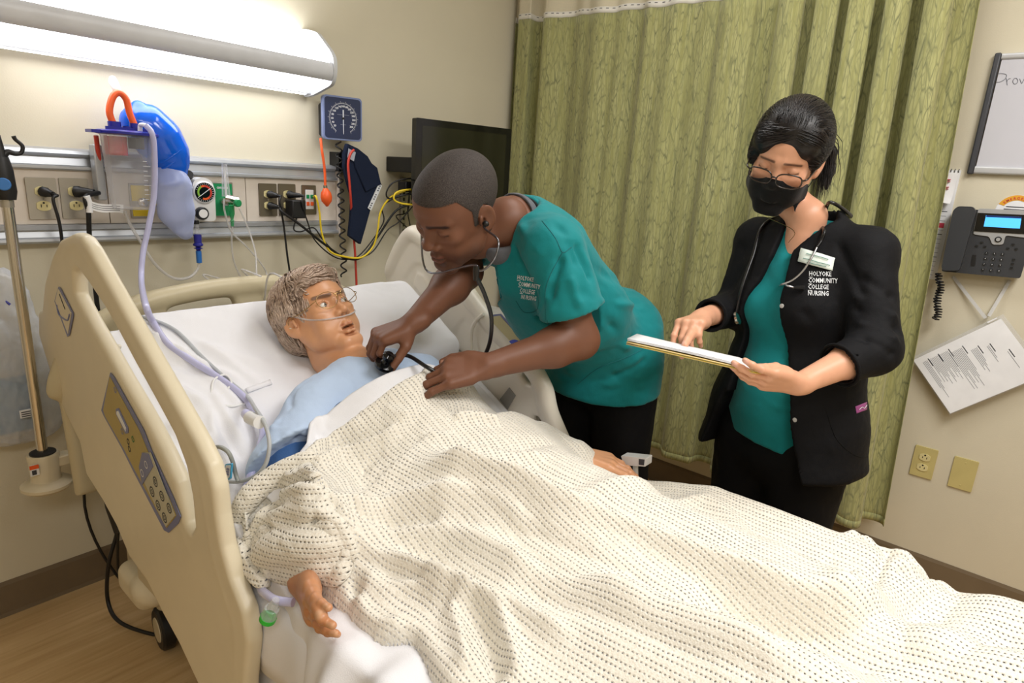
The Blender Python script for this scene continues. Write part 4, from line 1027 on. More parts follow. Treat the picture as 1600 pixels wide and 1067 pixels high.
# near side rail
outer = [(125, 364), (138, 368), (150, 385), (175, 430), (215, 500), (250, 562), (290, 632), (320, 685), (338, 722), (348, 760), (352, 800), (360, 850), (374, 900), (394, 950), (402, 1000), (396, 1067), (392, 1160),
         (358, 1160), (322, 1067), (292, 1003), (265, 954), (241, 906), (213, 868), (193, 820), (172, 782), (145, 740), (135, 690), (110, 640), (87, 575), (70, 520), (70, 484), (76, 482), (80, 440), (92, 400), (104, 374)]
hole = [(127, 425), (132, 419), (150, 442), (179, 485), (201, 524), (223, 565), (255, 622), (286, 679), (303, 725), (312, 770), (316, 815), (311, 826), (303, 815), (288, 750), (266, 702), (244, 660), (221, 620), (199, 583), (177, 544), (148, 494), (129, 458)]
po = N2(outer); ph2 = N2(hole); A_ = np.array(po)
S = SDF((XN - .045, A_[:, 0].min() - .03, max(.0, A_[:, 1].min() - .03)), (XN + .055, A_[:, 0].max() + .03, A_[:, 1].max() + .03), .0042)
mould(S, 'x', XN, .016, .012, po, [ph2])
bar = [(112, 395), (122, 382), (133, 384), (160, 428), (208, 515), (260, 606), (305, 690), (324, 735), (333, 790), (345, 860), (365, 930), (380, 985), (378, 1067)]
b3 = spline([np.array([XN + .006, *p]) for p in N2(bar)], 6)
for i in range(len(b3) - 1): S.cap(b3[i], b3[i + 1], .0178, .0178, .008)
inner = [(120, 470), (165, 550), (205, 622), (238, 690), (275, 775), (310, 860), (350, 960)]
b3 = spline([np.array([XN + .006, *p]) for p in N2(inner)], 6)
for i in range(len(b3) - 1): S.cap(b3[i], b3[i + 1], .0135, .0135, .012)
V, F = S.net(); V = relax(V, F, 3)
nr_ = npmesh('side_rail', V, F, M_bed, bed, label='near beige side rail with the large control panel')
# control panel and decal on its outer face
XO = XN - .0175
def onface(pts, name, m, par, off=.0, X=XO, d=.0012):
    return xprism(MB(), pxpoly(pts, X), X - off, -d if d else -.001).build(name, m, par)
M_cpb = mat('panel_border_blue', (112, 118, 158), .35); M_cpo = mat('panel_olive', (172, 152, 84), .4); M_cpg = mat('panel_grey', (186, 182, 160), .4)
cp = [(173, 582), (178, 588), (225, 672), (237, 703), (272, 779), (283, 807), (279, 818), (264, 832), (257, 828), (210, 738), (191, 700), (163, 650), (159, 641)]
cpx = onface(cp, 'control_panel', M_cpb, nr_, .0, label=None) if False else onface(cp, 'control_panel', M_cpb, bed)
cpi = [(173, 588), (219, 672), (233, 706), (268, 783), (277, 805), (262, 824), (213, 735), (196, 702), (166, 650), (163, 640)]
onface(cpi, 'panel_field', M_cpo, cpx, .0013)
onface([(226, 706), (238, 706), (268, 783), (276, 805), (262, 822), (226, 748), (222, 728)], 'keypad_field', M_cpg, cpx, .0026)
onface([(226, 706), (236, 708), (243, 728), (226, 756), (221, 728)], 'blue_field', M_cpb, cpx, .0039)
onface([(184, 638), (188, 637), (203, 668), (203, 676), (199, 677), (184, 646)], 'oval_key', M_cpb, cpx, .0026)
onface([(186, 642), (188, 641), (200.5, 668), (200, 673), (186, 646)], 'oval_key_face', M_white, cpx, .0039)
def ring(px, py, r, X, par, m, off=.0026, w=.3):
    c = PX(px, py, X); R_ = r / 975 * np.linalg.norm(c - CAM)
    V = []
    for k in range(21):
        a = 2 * PI * k / 20; V += [(c[0] - off, c[1] + R_ * math.cos(a), c[2] + R_ * math.sin(a)), (c[0] - off, c[1] + R_ * (1 - w) * math.cos(a), c[2] + R_ * (1 - w) * math.sin(a))]
    return MB().add(V, [(2 * i, 2 * i + 1, 2 * i + 3, 2 * i + 2) for i in range(20)]).build('key_ring', m, par)
for (u, v) in ((700, 195), (745, 215), (728, 257), (778, 270), (757, 313), (715, 150)):
    ring(u / 2.907, 700 + v / 2.907, 7.5, XO, cpx, M_ink, .0042, .25); ring(u / 2.907, 700 + v / 2.907, 3.5, XO, cpx, M_ink, .0042, .35)
for (u, v) in ((658, 110), (676, 72)): ring(u / 2.907, 700 + v / 2.907, 5.5, XO, cpx, M_white, .0055, .25)
for (u, v, m_) in ((545, 935, M_ink), (560, 895, mat('green_print', (60, 120, 60), .6)), (515, 862, M_cpb), (486, 690, M_cpb), (540, 905, M_ink)):
    ring(u / 2.667, 350 + v / 2.667, 4.5, XO, cpx, m_, .0030, .4)
dec = [(92, 448), (95, 450), (115, 489), (115, 495), (109, 524), (106, 526), (86, 471), (87, 466)]
de = onface(dec, 'head_angle_decal', M_cpb, bed)
onface([(92.5, 451), (113, 489), (107.5, 521), (88, 470)], 'decal_face', M_bed, de, .0013)
MB().tube([[XO - .0028, *N2([(95, 459)], XO)[0]], [XO - .0028, *N2([(104, 483)], XO)[0]]], .0012, 6).build('decal_mark', M_ink, de)
MB().tube([[XO - .0028, *p] for p in N2([(91, 476), (94, 490), (101, 497), (108, 500), (111, 491)], XO)], .002, 6, smoothpath=4).build('decal_mark', M_cpb, de)
MB().lathe([(.006, 0), (.006, .01), (.004, .014)], tuple(PX(181, 546, XN + .02)), (.4, -.4, .6), 10).build('peg', M_bedlite, bed, sm=40)

# far side rail (inner face seen)
out2 = [(648, 357), (666, 360), (700, 395), (729, 440), (756, 486), (790, 520), (822, 550), (848, 580), (860, 610), (868, 645), (886, 684), (915, 730), (900, 790), (800, 800), (740, 700), (700, 640), (660, 560), (636, 500), (622, 468), (608, 440), (607, 423), (622, 390), (638, 362)]
h2 = [(820, 575), (833, 578), (841, 592), (838, 603), (826, 598), (818, 586)]
h3 = [(838, 648), (845, 650), (858, 672), (864, 700), (850, 690), (836, 660)]
S = SDF((XF - .05, .55, .35), (XF + .06, 1.75, 1.26), .0045)
mould(S, 'x', XF, .018, .013, N2(out2, XF), [N2(h2, XF), N2(h3, XF)])
bar = [(612, 424), (628, 388), (645, 366), (662, 372), (700, 412), (728, 452), (765, 500), (812, 552), (848, 600), (858, 640), (878, 690), (900, 740)]
b3 = spline([np.array([XF - .004, *p]) for p in N2(bar, XF)], 6)
for i in range(len(b3) - 1): S.cap(b3[i], b3[i + 1], .020, .020, .016)
rec = N2([(655, 412), (664, 412), (681, 436), (684, 462), (668, 470), (646, 452), (637, 438), (646, 420)], XF)
mould(S, 'x', XF - .02, .006, .004, rec, k=.004, cut=True)
rec = N2([(726, 500), (732, 496), (750, 530), (760, 570), (738, 590), (716, 560), (708, 530)], XF)
mould(S, 'x', XF - .02, .006, .004, rec, k=.004, cut=True)
mould(S, 'x', XF - .014, .006, .004, N2([(658, 425), (668, 430), (676, 446), (676, 458), (664, 460), (652, 446)], XF), k=.004)
V, F = S.net(); V = relax(V, F, 3)
fr_ = npmesh('side_rail', V, F, M_bedlite, bed, label='far ivory side rail with the round blue control area')
XI = XF - .0185
def onf2(pts, name, m, off=0, par=None): return xprism(MB(), pxpoly(pts, XI), XI - .0012 - off, .0012).build(name, m, par or bed)
d2 = onf2([(766, 492), (783, 490), (823, 535), (826, 556), (800, 560), (768, 528), (758, 512)], 'control_panel', M_cpb)
onf2([(767, 495), (782, 493), (820, 536), (823, 553), (800, 557), (770, 526), (761, 511)], 'panel_field', mat('panel_khaki', (196, 186, 140), .4), .0012, d2)
c = PX(806, 548, XI); MB().prism([(.034 * math.cos(a), .034 * math.sin(a)) for a in np.linspace(0, 2 * PI, 33)[:-1]], (XI - .0045, c[1], c[2]), (0, 1, 0), (0, 0, 1), (.002, 0, 0)).build('round_pad', mat('pad_blue', (70, 86, 190), .35), d2, label='round blue pad')
for (a, b_) in ((797, 545), (815, 540), (808, 556)): ring(a, b_, 3.5, XI, d2, M_white, .005, .3)
onf2([(796, 605), (806, 618), (793, 640), (781, 624)], 'grey_label', mat('label_grey', (150, 148, 142), .4))
MB().tube([[XI - .004, *p] for p in N2([(690, 535), (694, 545), (700, 556)], XI)], .008, 10).build('release_latch', mat('latch_grey', (120, 116, 106), .4), bed, sm=60)
MB().tube([[XI - .004, *p] for p in N2([(700, 562), (705, 548), (713, 543), (722, 550), (726, 560)], XI)], .0035, 8, smoothpath=5).build('latch_loop', mat('latch_grey', (120, 116, 106), .4), bed, sm=60)
MB().tube([[XI - .012, *p] for p in N2([(741, 560), (740, 535), (742, 512), (750, 498), (760, 490)], XI)], .006, 8, smoothpath=5).build('rail_cord', M_bedlite, bed, sm=60)

# headboard
YH = 1.88
def NH(pts): return [(PY(a, b_, YH)[0], PY(a, b_, YH)[2]) for a, b_ in pts]
S = SDF((.38, YH - .04, .4), (1.42, YH + .04, 1.08), .005)
hbx = [(.43, .45), (1.38, .45), (1.39, .78), (1.345, .90), (1.24, .975), (1.08, 1.005), (.92, 1.012), (.76, 1.005), (.60, .975), (.475, .90), (.42, .78)]
hA = roundpoly(NH([(256, 505), (260, 480), (275, 470), (315, 463), (352, 461), (362, 468), (368, 492), (372, 560), (262, 560)]), .02)
cxm = .913
hB = roundpoly([(1.005, .6), (1.005, .93), (1.03, .955), (1.20, .935), (1.24, .90), (1.25, .6)], .03)
hC = None
mould(S, 'y', YH, .02, .016, [hbx[0], hbx[1]] + [(q[0], q[2]) for q in spline([np.array([a, 0, b_]) for a, b_ in hbx[2:]], 6)], [hA, hB])
hs2 = spline([np.array([a, YH, b_ - .022]) for a, b_ in hbx[2:]], 6)
for a, b_ in zip(hs2[:-1], hs2[1:]): S.cap(a, b_, .024, .024, .015)
V, F = S.net(); V = relax(V, F, 3); npmesh('headboard', V, F, mat('headboard_taupe', (196, 184, 152), .4, var=.02), bed)

# deck, frame, base, casters
HY, HZ, TH = 1.0, .64, math.radians(30)         # hinge of the head section, mattress top
ct, st_ = math.cos(TH), math.sin(TH)
def inc(u, w=0): return (HY + u * ct - w * st_, HZ + u * st_ + w * ct)     # along the raised section / above its top surface
M_frame = mat('bed_frame_paint', (196, 184, 156), .4)
Mx = [(HY, HZ - .19), inc(0, -.19), inc(.72, -.19), inc(.72, -.165), (HY, HZ - .165)]
MB().prism([inc(0, -.21), inc(.72, -.21), inc(.72, -.17), inc(0, -.17)], (.50, 0, 0), (0, 1, 0), (0, 0, 1), (.83, 0, 0)).build('head_deck', M_frame, bed, bevel=.006)
MB().box((.50, -.55, .43), (1.33, HY, .47)).build('seat_deck', M_frame, bed, bevel=.006)
MB().box((.52, -.5, .30), (.60, 1.85, .40)).build('frame_beam', M_frame, bed, bevel=.008)
MB().box((1.23, -.5, .30), (1.31, 1.85, .40)).build('frame_beam', M_frame, bed, bevel=.008)
MB().box((.52, 1.72, .16), (1.31, 1.84, .42)).build('head_frame', M_frame, bed, bevel=.02)
MB().box((.52, -.5, .16), (1.31, -.38, .42)).build('foot_frame', M_frame, bed, bevel=.02)
MB().box((.62, .1, .12), (1.21, 1.3, .30)).build('base_cover', M_frame, bed, bevel=.03)
for y0 in (1.4, 0.0):
    MB().box((.45, y0 - .05, .36), (.52, y0 + .12, .44)).build('rail_arm', M_frame, bed, bevel=.01)
    MB().box((1.31, y0 - .05, .36), (1.385, y0 + .12, .44)).build('rail_arm', M_frame, bed, bevel=.01)
MB().prism(roundpoly([(1.45, .55), (1.78, .62), (1.72, .75), (1.62, .95), (1.5, .8)], .03), (.50, 0, 0), (0, 1, 0), (0, 0, 1), (.05, 0, 0)).build('head_side_cover', M_bed, bed, bevel=.008)
for (x, y) in ((.555, 1.69), (1.27, 1.69), (.555, -.35), (1.27, -.35)):
    t_r = .062
    w = MB().lathe([(.03, -.018), (.055, -.018), (t_r, -.012), (t_r, .012), (.055, .018), (.03, .018)], (x, y, t_r), (1, -.10, 0), 26).build('caster', M_black, bed, sm=40)
    MB().lathe([(.002, -.019), (.034, -.0205), (.036, -.018)], (x, y, t_r), (1, -.10, 0), 20).build('wheel_hub', M_frame, w, sm=40)
    MB().prism(roundpoly([(-.05, .06), (.02, .05), (.05, .09), (.05, .17), (-.04, .2), (-.06, .12)], .02), (x + .01, y, 0), (0, 1, 0), (0, 0, 1), (.045, 0, 0)).build('caster_fork', M_bed, bed, bevel=.006)
    MB().lathe([(.03, .12), (.03, .2)], (x + .02, y + .01, .0), (0, 0, 1), 16).build('caster_stem', M_frame, bed, sm=40)
S = SDF((.43, 1.52, .12), (.62, 1.84, .34), .005)
S.rbox((.535, 1.70, .225), (.06, .085, .045), .03); S.ell((.52, 1.64, .24), (.05, .06, .05)); V, F = S.net(); npmesh('caster_cover', relax(V, F, 2), F, M_bed, bed)
cable('floor_cable', 'black cable drooping from the bed to the floor by the head caster', 'cord', [PX(165, 740, .47), PX(178, 800, .5), PX(183, 830, .52), PZ(170, 880, .2), PZ(168, 935, .06), PZ(185, 970, .015), PZ(235, 990, .012), PZ(290, 995, .012), PZ(340, 1010, .012)], .0055, M_black)
cable('floor_cable', 'thin black cable curling beside the caster cover', 'cord', [PX(186, 815, .5), PX(184, 850, .5), PX(185, 890, .51), PX(192, 902, .52), PX(200, 898, .53), [.56, 1.6, .22]], .004, M_black)
MB().tube([PX(158, 700, .46), PX(172, 790, .47), PX(186, 830, .48)], .012, 8).build('rail_gas_spring', M_black, bed, sm=60)

# ---- mattress with fitted sheet
def mattop(x, y):
    """height of the sheet over the mattress, soft crease at the hinge and dished to the edges"""
    base = HZ + .5 * ((y - HY) * math.tan(TH) + np.sqrt(((y - HY) * math.tan(TH)) ** 2 + .0022))
    e = np.clip((np.abs(x - .915) - .36) / .06, 0, 1)
    return base - .03 * e ** 2
def sheet_mat(name, col, bump=.35):
    N = NT(name); N.set(rough=.8, spec=.2, sheen=.1); v = N.coord('Object'); c = srgb(col)
    f = N.noise(v, 9, 4, .55); N.l(N.ramp(f, [(.3, tuple(x * .97 for x in c[:3])), (.7, c)]), N.b.inputs['Base Color'])
    N.bump(N.math('ADD', N.noise(v, 600, 2), N.math('MULTIPLY', N.noise(v, 25, 4), 1.5)), bump, .0012); return N.m
M_sheet = sheet_mat('white_sheet', (232, 232, 236))
mts = thing('mattress', 'white sheeted mattress raised at the head between the side rails', 'mattress', (.915, .5, .5))
nx_, ny_ = 190, 400
xs = np.linspace(.475, 1.355, nx_); ys = np.linspace(-.75, 1.615, ny_); Xg, Yg = np.meshgrid(xs, ys, indexing='ij')
Zt = mattop(Xg, Yg)
P = np.stack([Xg.ravel(), Yg.ravel(), Zt.ravel()], 1)
wr = np.zeros(len(P))
def fold(P, a, b, w, h, prof='g'):
    a = np.array(a, float)[:2]; b = np.array(b, float)[:2]; ab = b - a; t = np.clip(((P[:, :2] - a) @ ab) / (ab @ ab), 0, 1)
    d = np.linalg.norm(P[:, :2] - a - t[:, None] * ab, axis=1); return h * np.exp(-(d / w) ** 2) * np.clip(np.minimum(t, 1 - t) * 5 + .15, 0, 1)
def onmat(px, py):
    """pixel ray meets the mattress top"""
    w = ray(px, py); t = np.linspace(.5, 4, 1400); q = CAM + w[None] * (t / 975)[:, None]
    i = np.argmax(q[:, 2] < mattop(q[:, 0], q[:, 1])); return q[i]
for a, b_, w, h in (((235, 520), (300, 570), .012, .007), ((265, 545), (380, 600), .010, .007), ((300, 530), (420, 610), .010, .005), ((240, 600), (330, 640), .012, .008), ((260, 660), (330, 700), .012, .008),
                    ((300, 560), (390, 650), .012, .006), ((310, 690), (370, 740), .01, .008), ((330, 640), (345, 740), .01, .007), ((395, 500), (440, 560), .014, .005), ((220, 540), (260, 620), .01, .008), ((280, 610), (300, 690), .012, .006), ((300, 545), (430, 575), .02, .006), ((330, 610), (385, 700), .012, .007), ((240, 560), (350, 590), .014, -.006), ((340, 660), (380, 720), .010, -.006)):
    wr += fold(P, onmat(*a), onmat(*b_), w * 1.1, h * 1.7)
wr += .0030 * vnoise(P * [1, 1, 1], 9, 4) + .0012 * vnoise(P * [1, .5, 1], 26, 5)
P[:, 2] += wr
# skirt down the four sides
n = nx_ * ny_
rim = [i * ny_ for i in range(nx_)] + [(nx_ - 1) * ny_ + j for j in range(1, ny_)] + [i * ny_ + ny_ - 1 for i in range(nx_ - 2, -1, -1)] + [j for j in range(ny_ - 2, 0, -1)]
R0 = P[rim]; cen = np.array([.915, .5]); VV = [P]; FF = [grid_faces(nx_, ny_)]; base = n
prev = np.array(rim)
for lv, (dz, grow) in enumerate(((-.02, .012), (-.06, .018), (-.11, .018), (-.155, .012), (-.17, -.02))):
    Rn = R0.copy(); out_ = np.sign(R0[:, :2] - cen) * (np.abs(R0[:, :2] - cen) > [.43, 1.09]); Rn[:, :2] += out_ * grow
    Rn[:, 2] += dz; rip = .004 * np.sin(np.arange(len(rim)) * .35 + lv) * (lv > 0); Rn[:, :2] += out_ * rip[:, None]
    VV.append(Rn); cur = base + np.arange(len(rim)); base += len(rim)
    FF.append(np.stack([prev, cur, np.roll(cur, -1), np.roll(prev, -1)], 1)); prev = cur
VV.append(np.array([[.915, .4, .47]])); 
npmesh('fitted_sheet', np.concatenate(VV[:-1]), np.concatenate(FF), M_sheet, mts)
# ---- pillow under the head
S = SDF((.55, 1.2, .8), (1.4, 1.75, 1.16), .005)
pc = inc(.50, .045); Mp = [[1, 0, 0], [0, ct, st_], [0, -st_, ct]]
S.rbox((1.10, pc[0], pc[1]), (.20, .165, .042), .04, Mp, k=.03); S.ell((1.10, pc[0], pc[1]), (.175, .14, .062), Mp, k=.03)
S.ell((.90, inc(.42, .15)[0], inc(.42, .15)[1]), (.10, .11, .075), Mp, k=.04, mode='sub')
V, F = S.net(); V = relax(V, F, 4)
V[:, 2] += .004 * vnoise(V, 10, 8)
pil = npmesh('pillow', V, F, M_sheet); tag(pil, 'soft white pillow under the manikin head', 'pillow')
# ---- carts beyond the far rail
crt = thing('supply_cart', 'low grey cart with tan drawer behind the far side rail', 'cart', (1.75, 1.62, 0))
MB().box((1.60, 1.45, .72), (2.0, 1.80, .745)).build('top', mat('cart_grey', (176, 176, 170), .4), crt, bevel=.005)
MB().box((1.60, 1.45, .80), (2.0, 1.80, .82)).build('tray', mat('cart_grey', (176, 176, 170), .4), crt, bevel=.005)
MB().box((1.62, 1.46, .60), (1.98, 1.79, .715)).build('drawer', mat('tan_drawer', (190, 158, 104), .4), crt, bevel=.005)
for x in (1.63, 1.97):
    for y in (1.48, 1.77): MB().box((x - .012, y - .012, .0), (x + .012, y + .012, .80)).build('post', M_rail, crt)
# ================================================================ people toolkit
def frame(f, u):
    f = nrm(f); u = np.array(u, float); u = nrm(u - f * u.dot(f)); return np.array([np.cross(f, u), f, u])     # rows: right, forward, up
def camdir(x, y, z): return RC.T @ np.array([x, y, z], float)       # camera right / up / towards the camera -> room
def head_sdf(c, M, s=1.0, h=.0021, eyes='open', jaw=1.0, nose=1.0, lips=1.0, mouth=.0, neck=None, ears=True, cheek=1.0, lo=None, hi=None):
    """head sculpted directly in the room; c centre, rows of M = right, forward, up"""
    c = np.array(c, float); M = np.array(M)
    def L(x, y, z): return c + s * (x * M[0] + y * M[1] + z * M[2])
    R_ = .165 * s; a = c - R_; b = c + R_
    if neck is not None: a = np.minimum(a, np.min(neck[0], 0) - .09); b = np.maximum(b, np.max(neck[0], 0) + .09)
    S = SDF(a, b, h)
    def E(x, y, z, rx, ry, rz, k=.012, mode='add', T=None):
        Mm = M if T is None else T @ M
        S.ell(L(x, y, z), (rx * s, ry * s, rz * s), Mm, k=k * s, mode=mode)
    def K(p, q, ra, rb=None, k=.008, mode='add', flat=None):
        S.cap(L(*p), L(*q), ra * s, (rb or ra) * s, k=k * s, mode=mode, flat=flat)
    E(0, -.014, .034, .0755, .097, .083)
    E(0, .030, -.012, .062, .062, .088, k=.03)
    E(0, .022, .045, .064, .066, .055, k=.02)
    for q in (-1, 1):
        K((q * .056, .0, -.042), (q * .049, .02, -.068), .015 * jaw, .014 * jaw, k=.03)
        K((q * .049, .02, -.068), (q * .016, .073, -.103), .015 * jaw, .013 * jaw, k=.028)
        E(q * .040, .066, -.016, .021 * cheek, .017, .016, k=.02)
        E(q * .032, .058, -.055, .024 * jaw, .024, .030, k=.02)
    K((-.012, .076, -.104), (.012, .076, -.104), .0135 * jaw, k=.02)
    E(0, .066, -.045, .030, .026, .032, k=.02)
    for q in (-1, 1): K((q * .009, .089, .022), (q * .044, .071, .026), .0075, .006, k=.014)      # brow ridge
    for q in (-1, 1): E(q * .032, .098, .003, .0175, .017, .0125, k=.014, mode='sub')              # sockets
    # nose
    K((0, .085, .014), (0, .101, -.020), .0068, .0080, k=.012)
    E(0, .105, -.028, .0105 * nose, .0115, .0098, k=.008)
    for q in (-1, 1): E(q * .0135 * nose, .094, -.032, .0082 * nose, .0115, .0080, k=.006)
    for q in (-1, 1): E(q * .0065 * nose, .102, -.0385, .0034, .0045, .0032, k=.003, mode='sub')
    K((0, .093, -.040), (0, .091, -.050), .0055, k=.008)
    # eyes: a lid ball in each socket
    for q in (-1, 1):
        E(q * .032, .0735, .003, .0150, .0150, .0130, k=.004)
        if eyes == 'open':
            E(q * .032, .0900, .0028, .0135, .010, .0062, k=.0015, mode='sub')
            K((q * .046, .079, .0055), (q * .032, .0895, .0105), .0022, .0026, k=.003); K((q * .032, .0895, .0105), (q * .020, .084, .004), .0026, .0018, k=.003)
        else:
            K((q * .047, .079, -.001), (q * .032, .0902, -.0062), .0012, .0014, k=.001, mode='sub'); K((q * .032, .0902, -.0062), (q * .019, .0845, -.002), .0014, .0010, k=.001, mode='sub')
            K((q * .047, .080, .008), (q * .032, .088, .0125), .0011, k=.002, mode='sub')
    # mouth
    zt = -.0625; zb = -.0745 - mouth * .6; lw = .023
    for q in (-1, 1):
        K((q * lw, .080, -.067 - mouth * .2), (q * .007, .0935, zt + .0008), .0034 * lips, .0052 * lips, k=.004)
        K((q * lw, .080, -.067 - mouth * .2), (q * .008, .0915, zb), .0034 * lips, .0062 * lips, k=.004)
    K((-.008, .0935, zt), (.008, .0935, zt), .0050 * lips, k=.004); K((-.009, .0915, zb), (.009, .0915, zb), .0062 * lips, k=.004)
    if mouth > 0: E(0, .090, (zt + zb) / 2, .019, .016, .0022 + mouth * .25, k=.002, mode='sub')
    else: K((-.022, .088, -.0677), (.022, .088, -.0677), .0010, k=.0015, mode='sub'); K((-.012, .098, -.0683), (.012, .098, -.0683), .0016, k=.002, mode='sub')
    E(0, .089, -.0875, .014, .006, .004, k=.010, mode='sub')
    if ears:
        for q in (-1, 1):
            T = np.array([[math.cos(q * .38), math.sin(q * .38), 0], [-math.sin(q * .38), math.cos(q * .38), 0], [0, 0, 1]])
            E(q * .0800, -.010, -.004, .0058, .0185, .0305, k=.005, T=T); E(q * .0765, -.004, -.028, .0055, .010, .011, k=.006, T=T)
            E(q * .0860, -.007, .001, .0045, .0118, .0195, k=.003, mode='sub', T=T)
            E(q * .0800, .0020, -.006, .0055, .0052, .0070, k=.002, mode='sub', T=T)
            K((q * .0775, .007, .004), (q * .0775, .009, -.012), .0042, .0036, k=.003)
    if neck is not None:
        pts, rad = neck
        for i in range(len(pts) - 1): S.cap(pts[i], pts[i + 1], rad[i], rad[i + 1], k=.022 if i == 0 else .015)
    return S, L
def eyeball(name, L, M, q, s, gaze, iris, parent, r=.0128):
    """eyeball with iris and pupil discs as raised caps"""
    c = L(q * .032, .0750, .0028); g = nrm(gaze)
    e = MB().lathe([(r * s * math.sin(a), -r * s * math.cos(a)) for a in np.linspace(.02, PI - .02, 14)], c, g, 20).build(name, mat('eye_white', (222, 218, 210), .15), parent, sm=80)
    MB().lathe([(.0058 * s, r * s * .885), (.0050 * s, r * s * .93), (.0022 * s, r * s * .985), (.0001, r * s * .99)], c, g, 20).build('iris', mat('iris_' + iris, {'brown': (70, 48, 34), 'grey': (92, 88, 80)}[iris], .1), e, sm=80)
    MB().lathe([(.0024 * s, r * s * .985), (.0018 * s, r * s * 1.005), (.0001, r * s * 1.01)], c, g, 14).build('pupil', M_blackg, e, sm=80)
    return e
def local(V, c, M, s=1.0): return (V - np.array(c)) @ np.array(M).T / s
def gauss(d, w): return np.exp(-(d / w) ** 2)
def skin_mat(name, rough=.45, sss=.08, bumpv=.12, spec=.4):
    N = NT(name); N.set(rough=rough, spec=spec, sss=sss)
    N.b.inputs['Subsurface Radius'].default_value = (1, .35, .2); N.b.inputs['Subsurface Scale'].default_value = .006
    a = N.n('ShaderNodeVertexColor'); a.layer_name = 'tint'; v = N.coord('Object')
    f = N.noise(v, 60, 4); c = N.mix(N.math('MULTIPLY', f, .16), a.outputs[0], (0.25, .08, .05, 1))
    N.l(c, N.b.inputs['Base Color']); N.bump(N.noise(v, 420, 3), bumpv, .0008); return N.m
def lin(c): return np.array(srgb(c)[:3])
def paint_face(V, c, M, s, base, lipc, dark, beard=0, scalp=None, blush=None):
    """face colours: lips, brows, stubble, with shade painted into nostrils and mouth line"""
    p = local(V, c, M, s); C = np.tile(lin(base), (len(V), 1))
    def mixc(w, col): C[:] = C * (1 - w[:, None]) + lin(col) * w[:, None]
    if blush: 
        for q in (-1, 1): mixc(.35 * gauss(np.linalg.norm((p - [q * .042, .07, -.03]) / [1, 1, .9], axis=1), .022), blush)
        mixc(.3 * gauss(np.linalg.norm(p - [0, .108, -.03], axis=1), .014), blush)
    if beard:
        w = np.clip((-.045 - p[:, 2]) / .02, 0, 1) * np.clip((p[:, 1] - .0) / .03, 0, 1) * beard
        w += beard * .9 * gauss(np.linalg.norm((p - [0, .092, -.050]) / [2.6, 1, .7], axis=1), .010); mixc(np.clip(w, 0, .8), dark)
    lw = np.maximum(gauss(np.linalg.norm((p - [0, .092, -.0625]) / [2.6, 1.2, .62], axis=1), .0095), gauss(np.linalg.norm((p - [0, .092, -.0760]) / [2.3, 1.2, .75], axis=1), .0095))
    mixc(np.clip(lw * 2.2 - .7, 0, .9), lipc)
    mixc(np.clip(1.6 * gauss(np.abs(p[:, 2] + .0680) / .6 + np.maximum(0, np.abs(p[:, 0]) - .02) * 2 + np.maximum(0, .07 - p[:, 1]), .0014), 0, .6), dark)
    for q in (-1, 1):
        mixc(.9 * gauss(np.linalg.norm(p - [q * .0065, .100, -.0395], axis=1), .0034), dark)
    return C, p, mixc
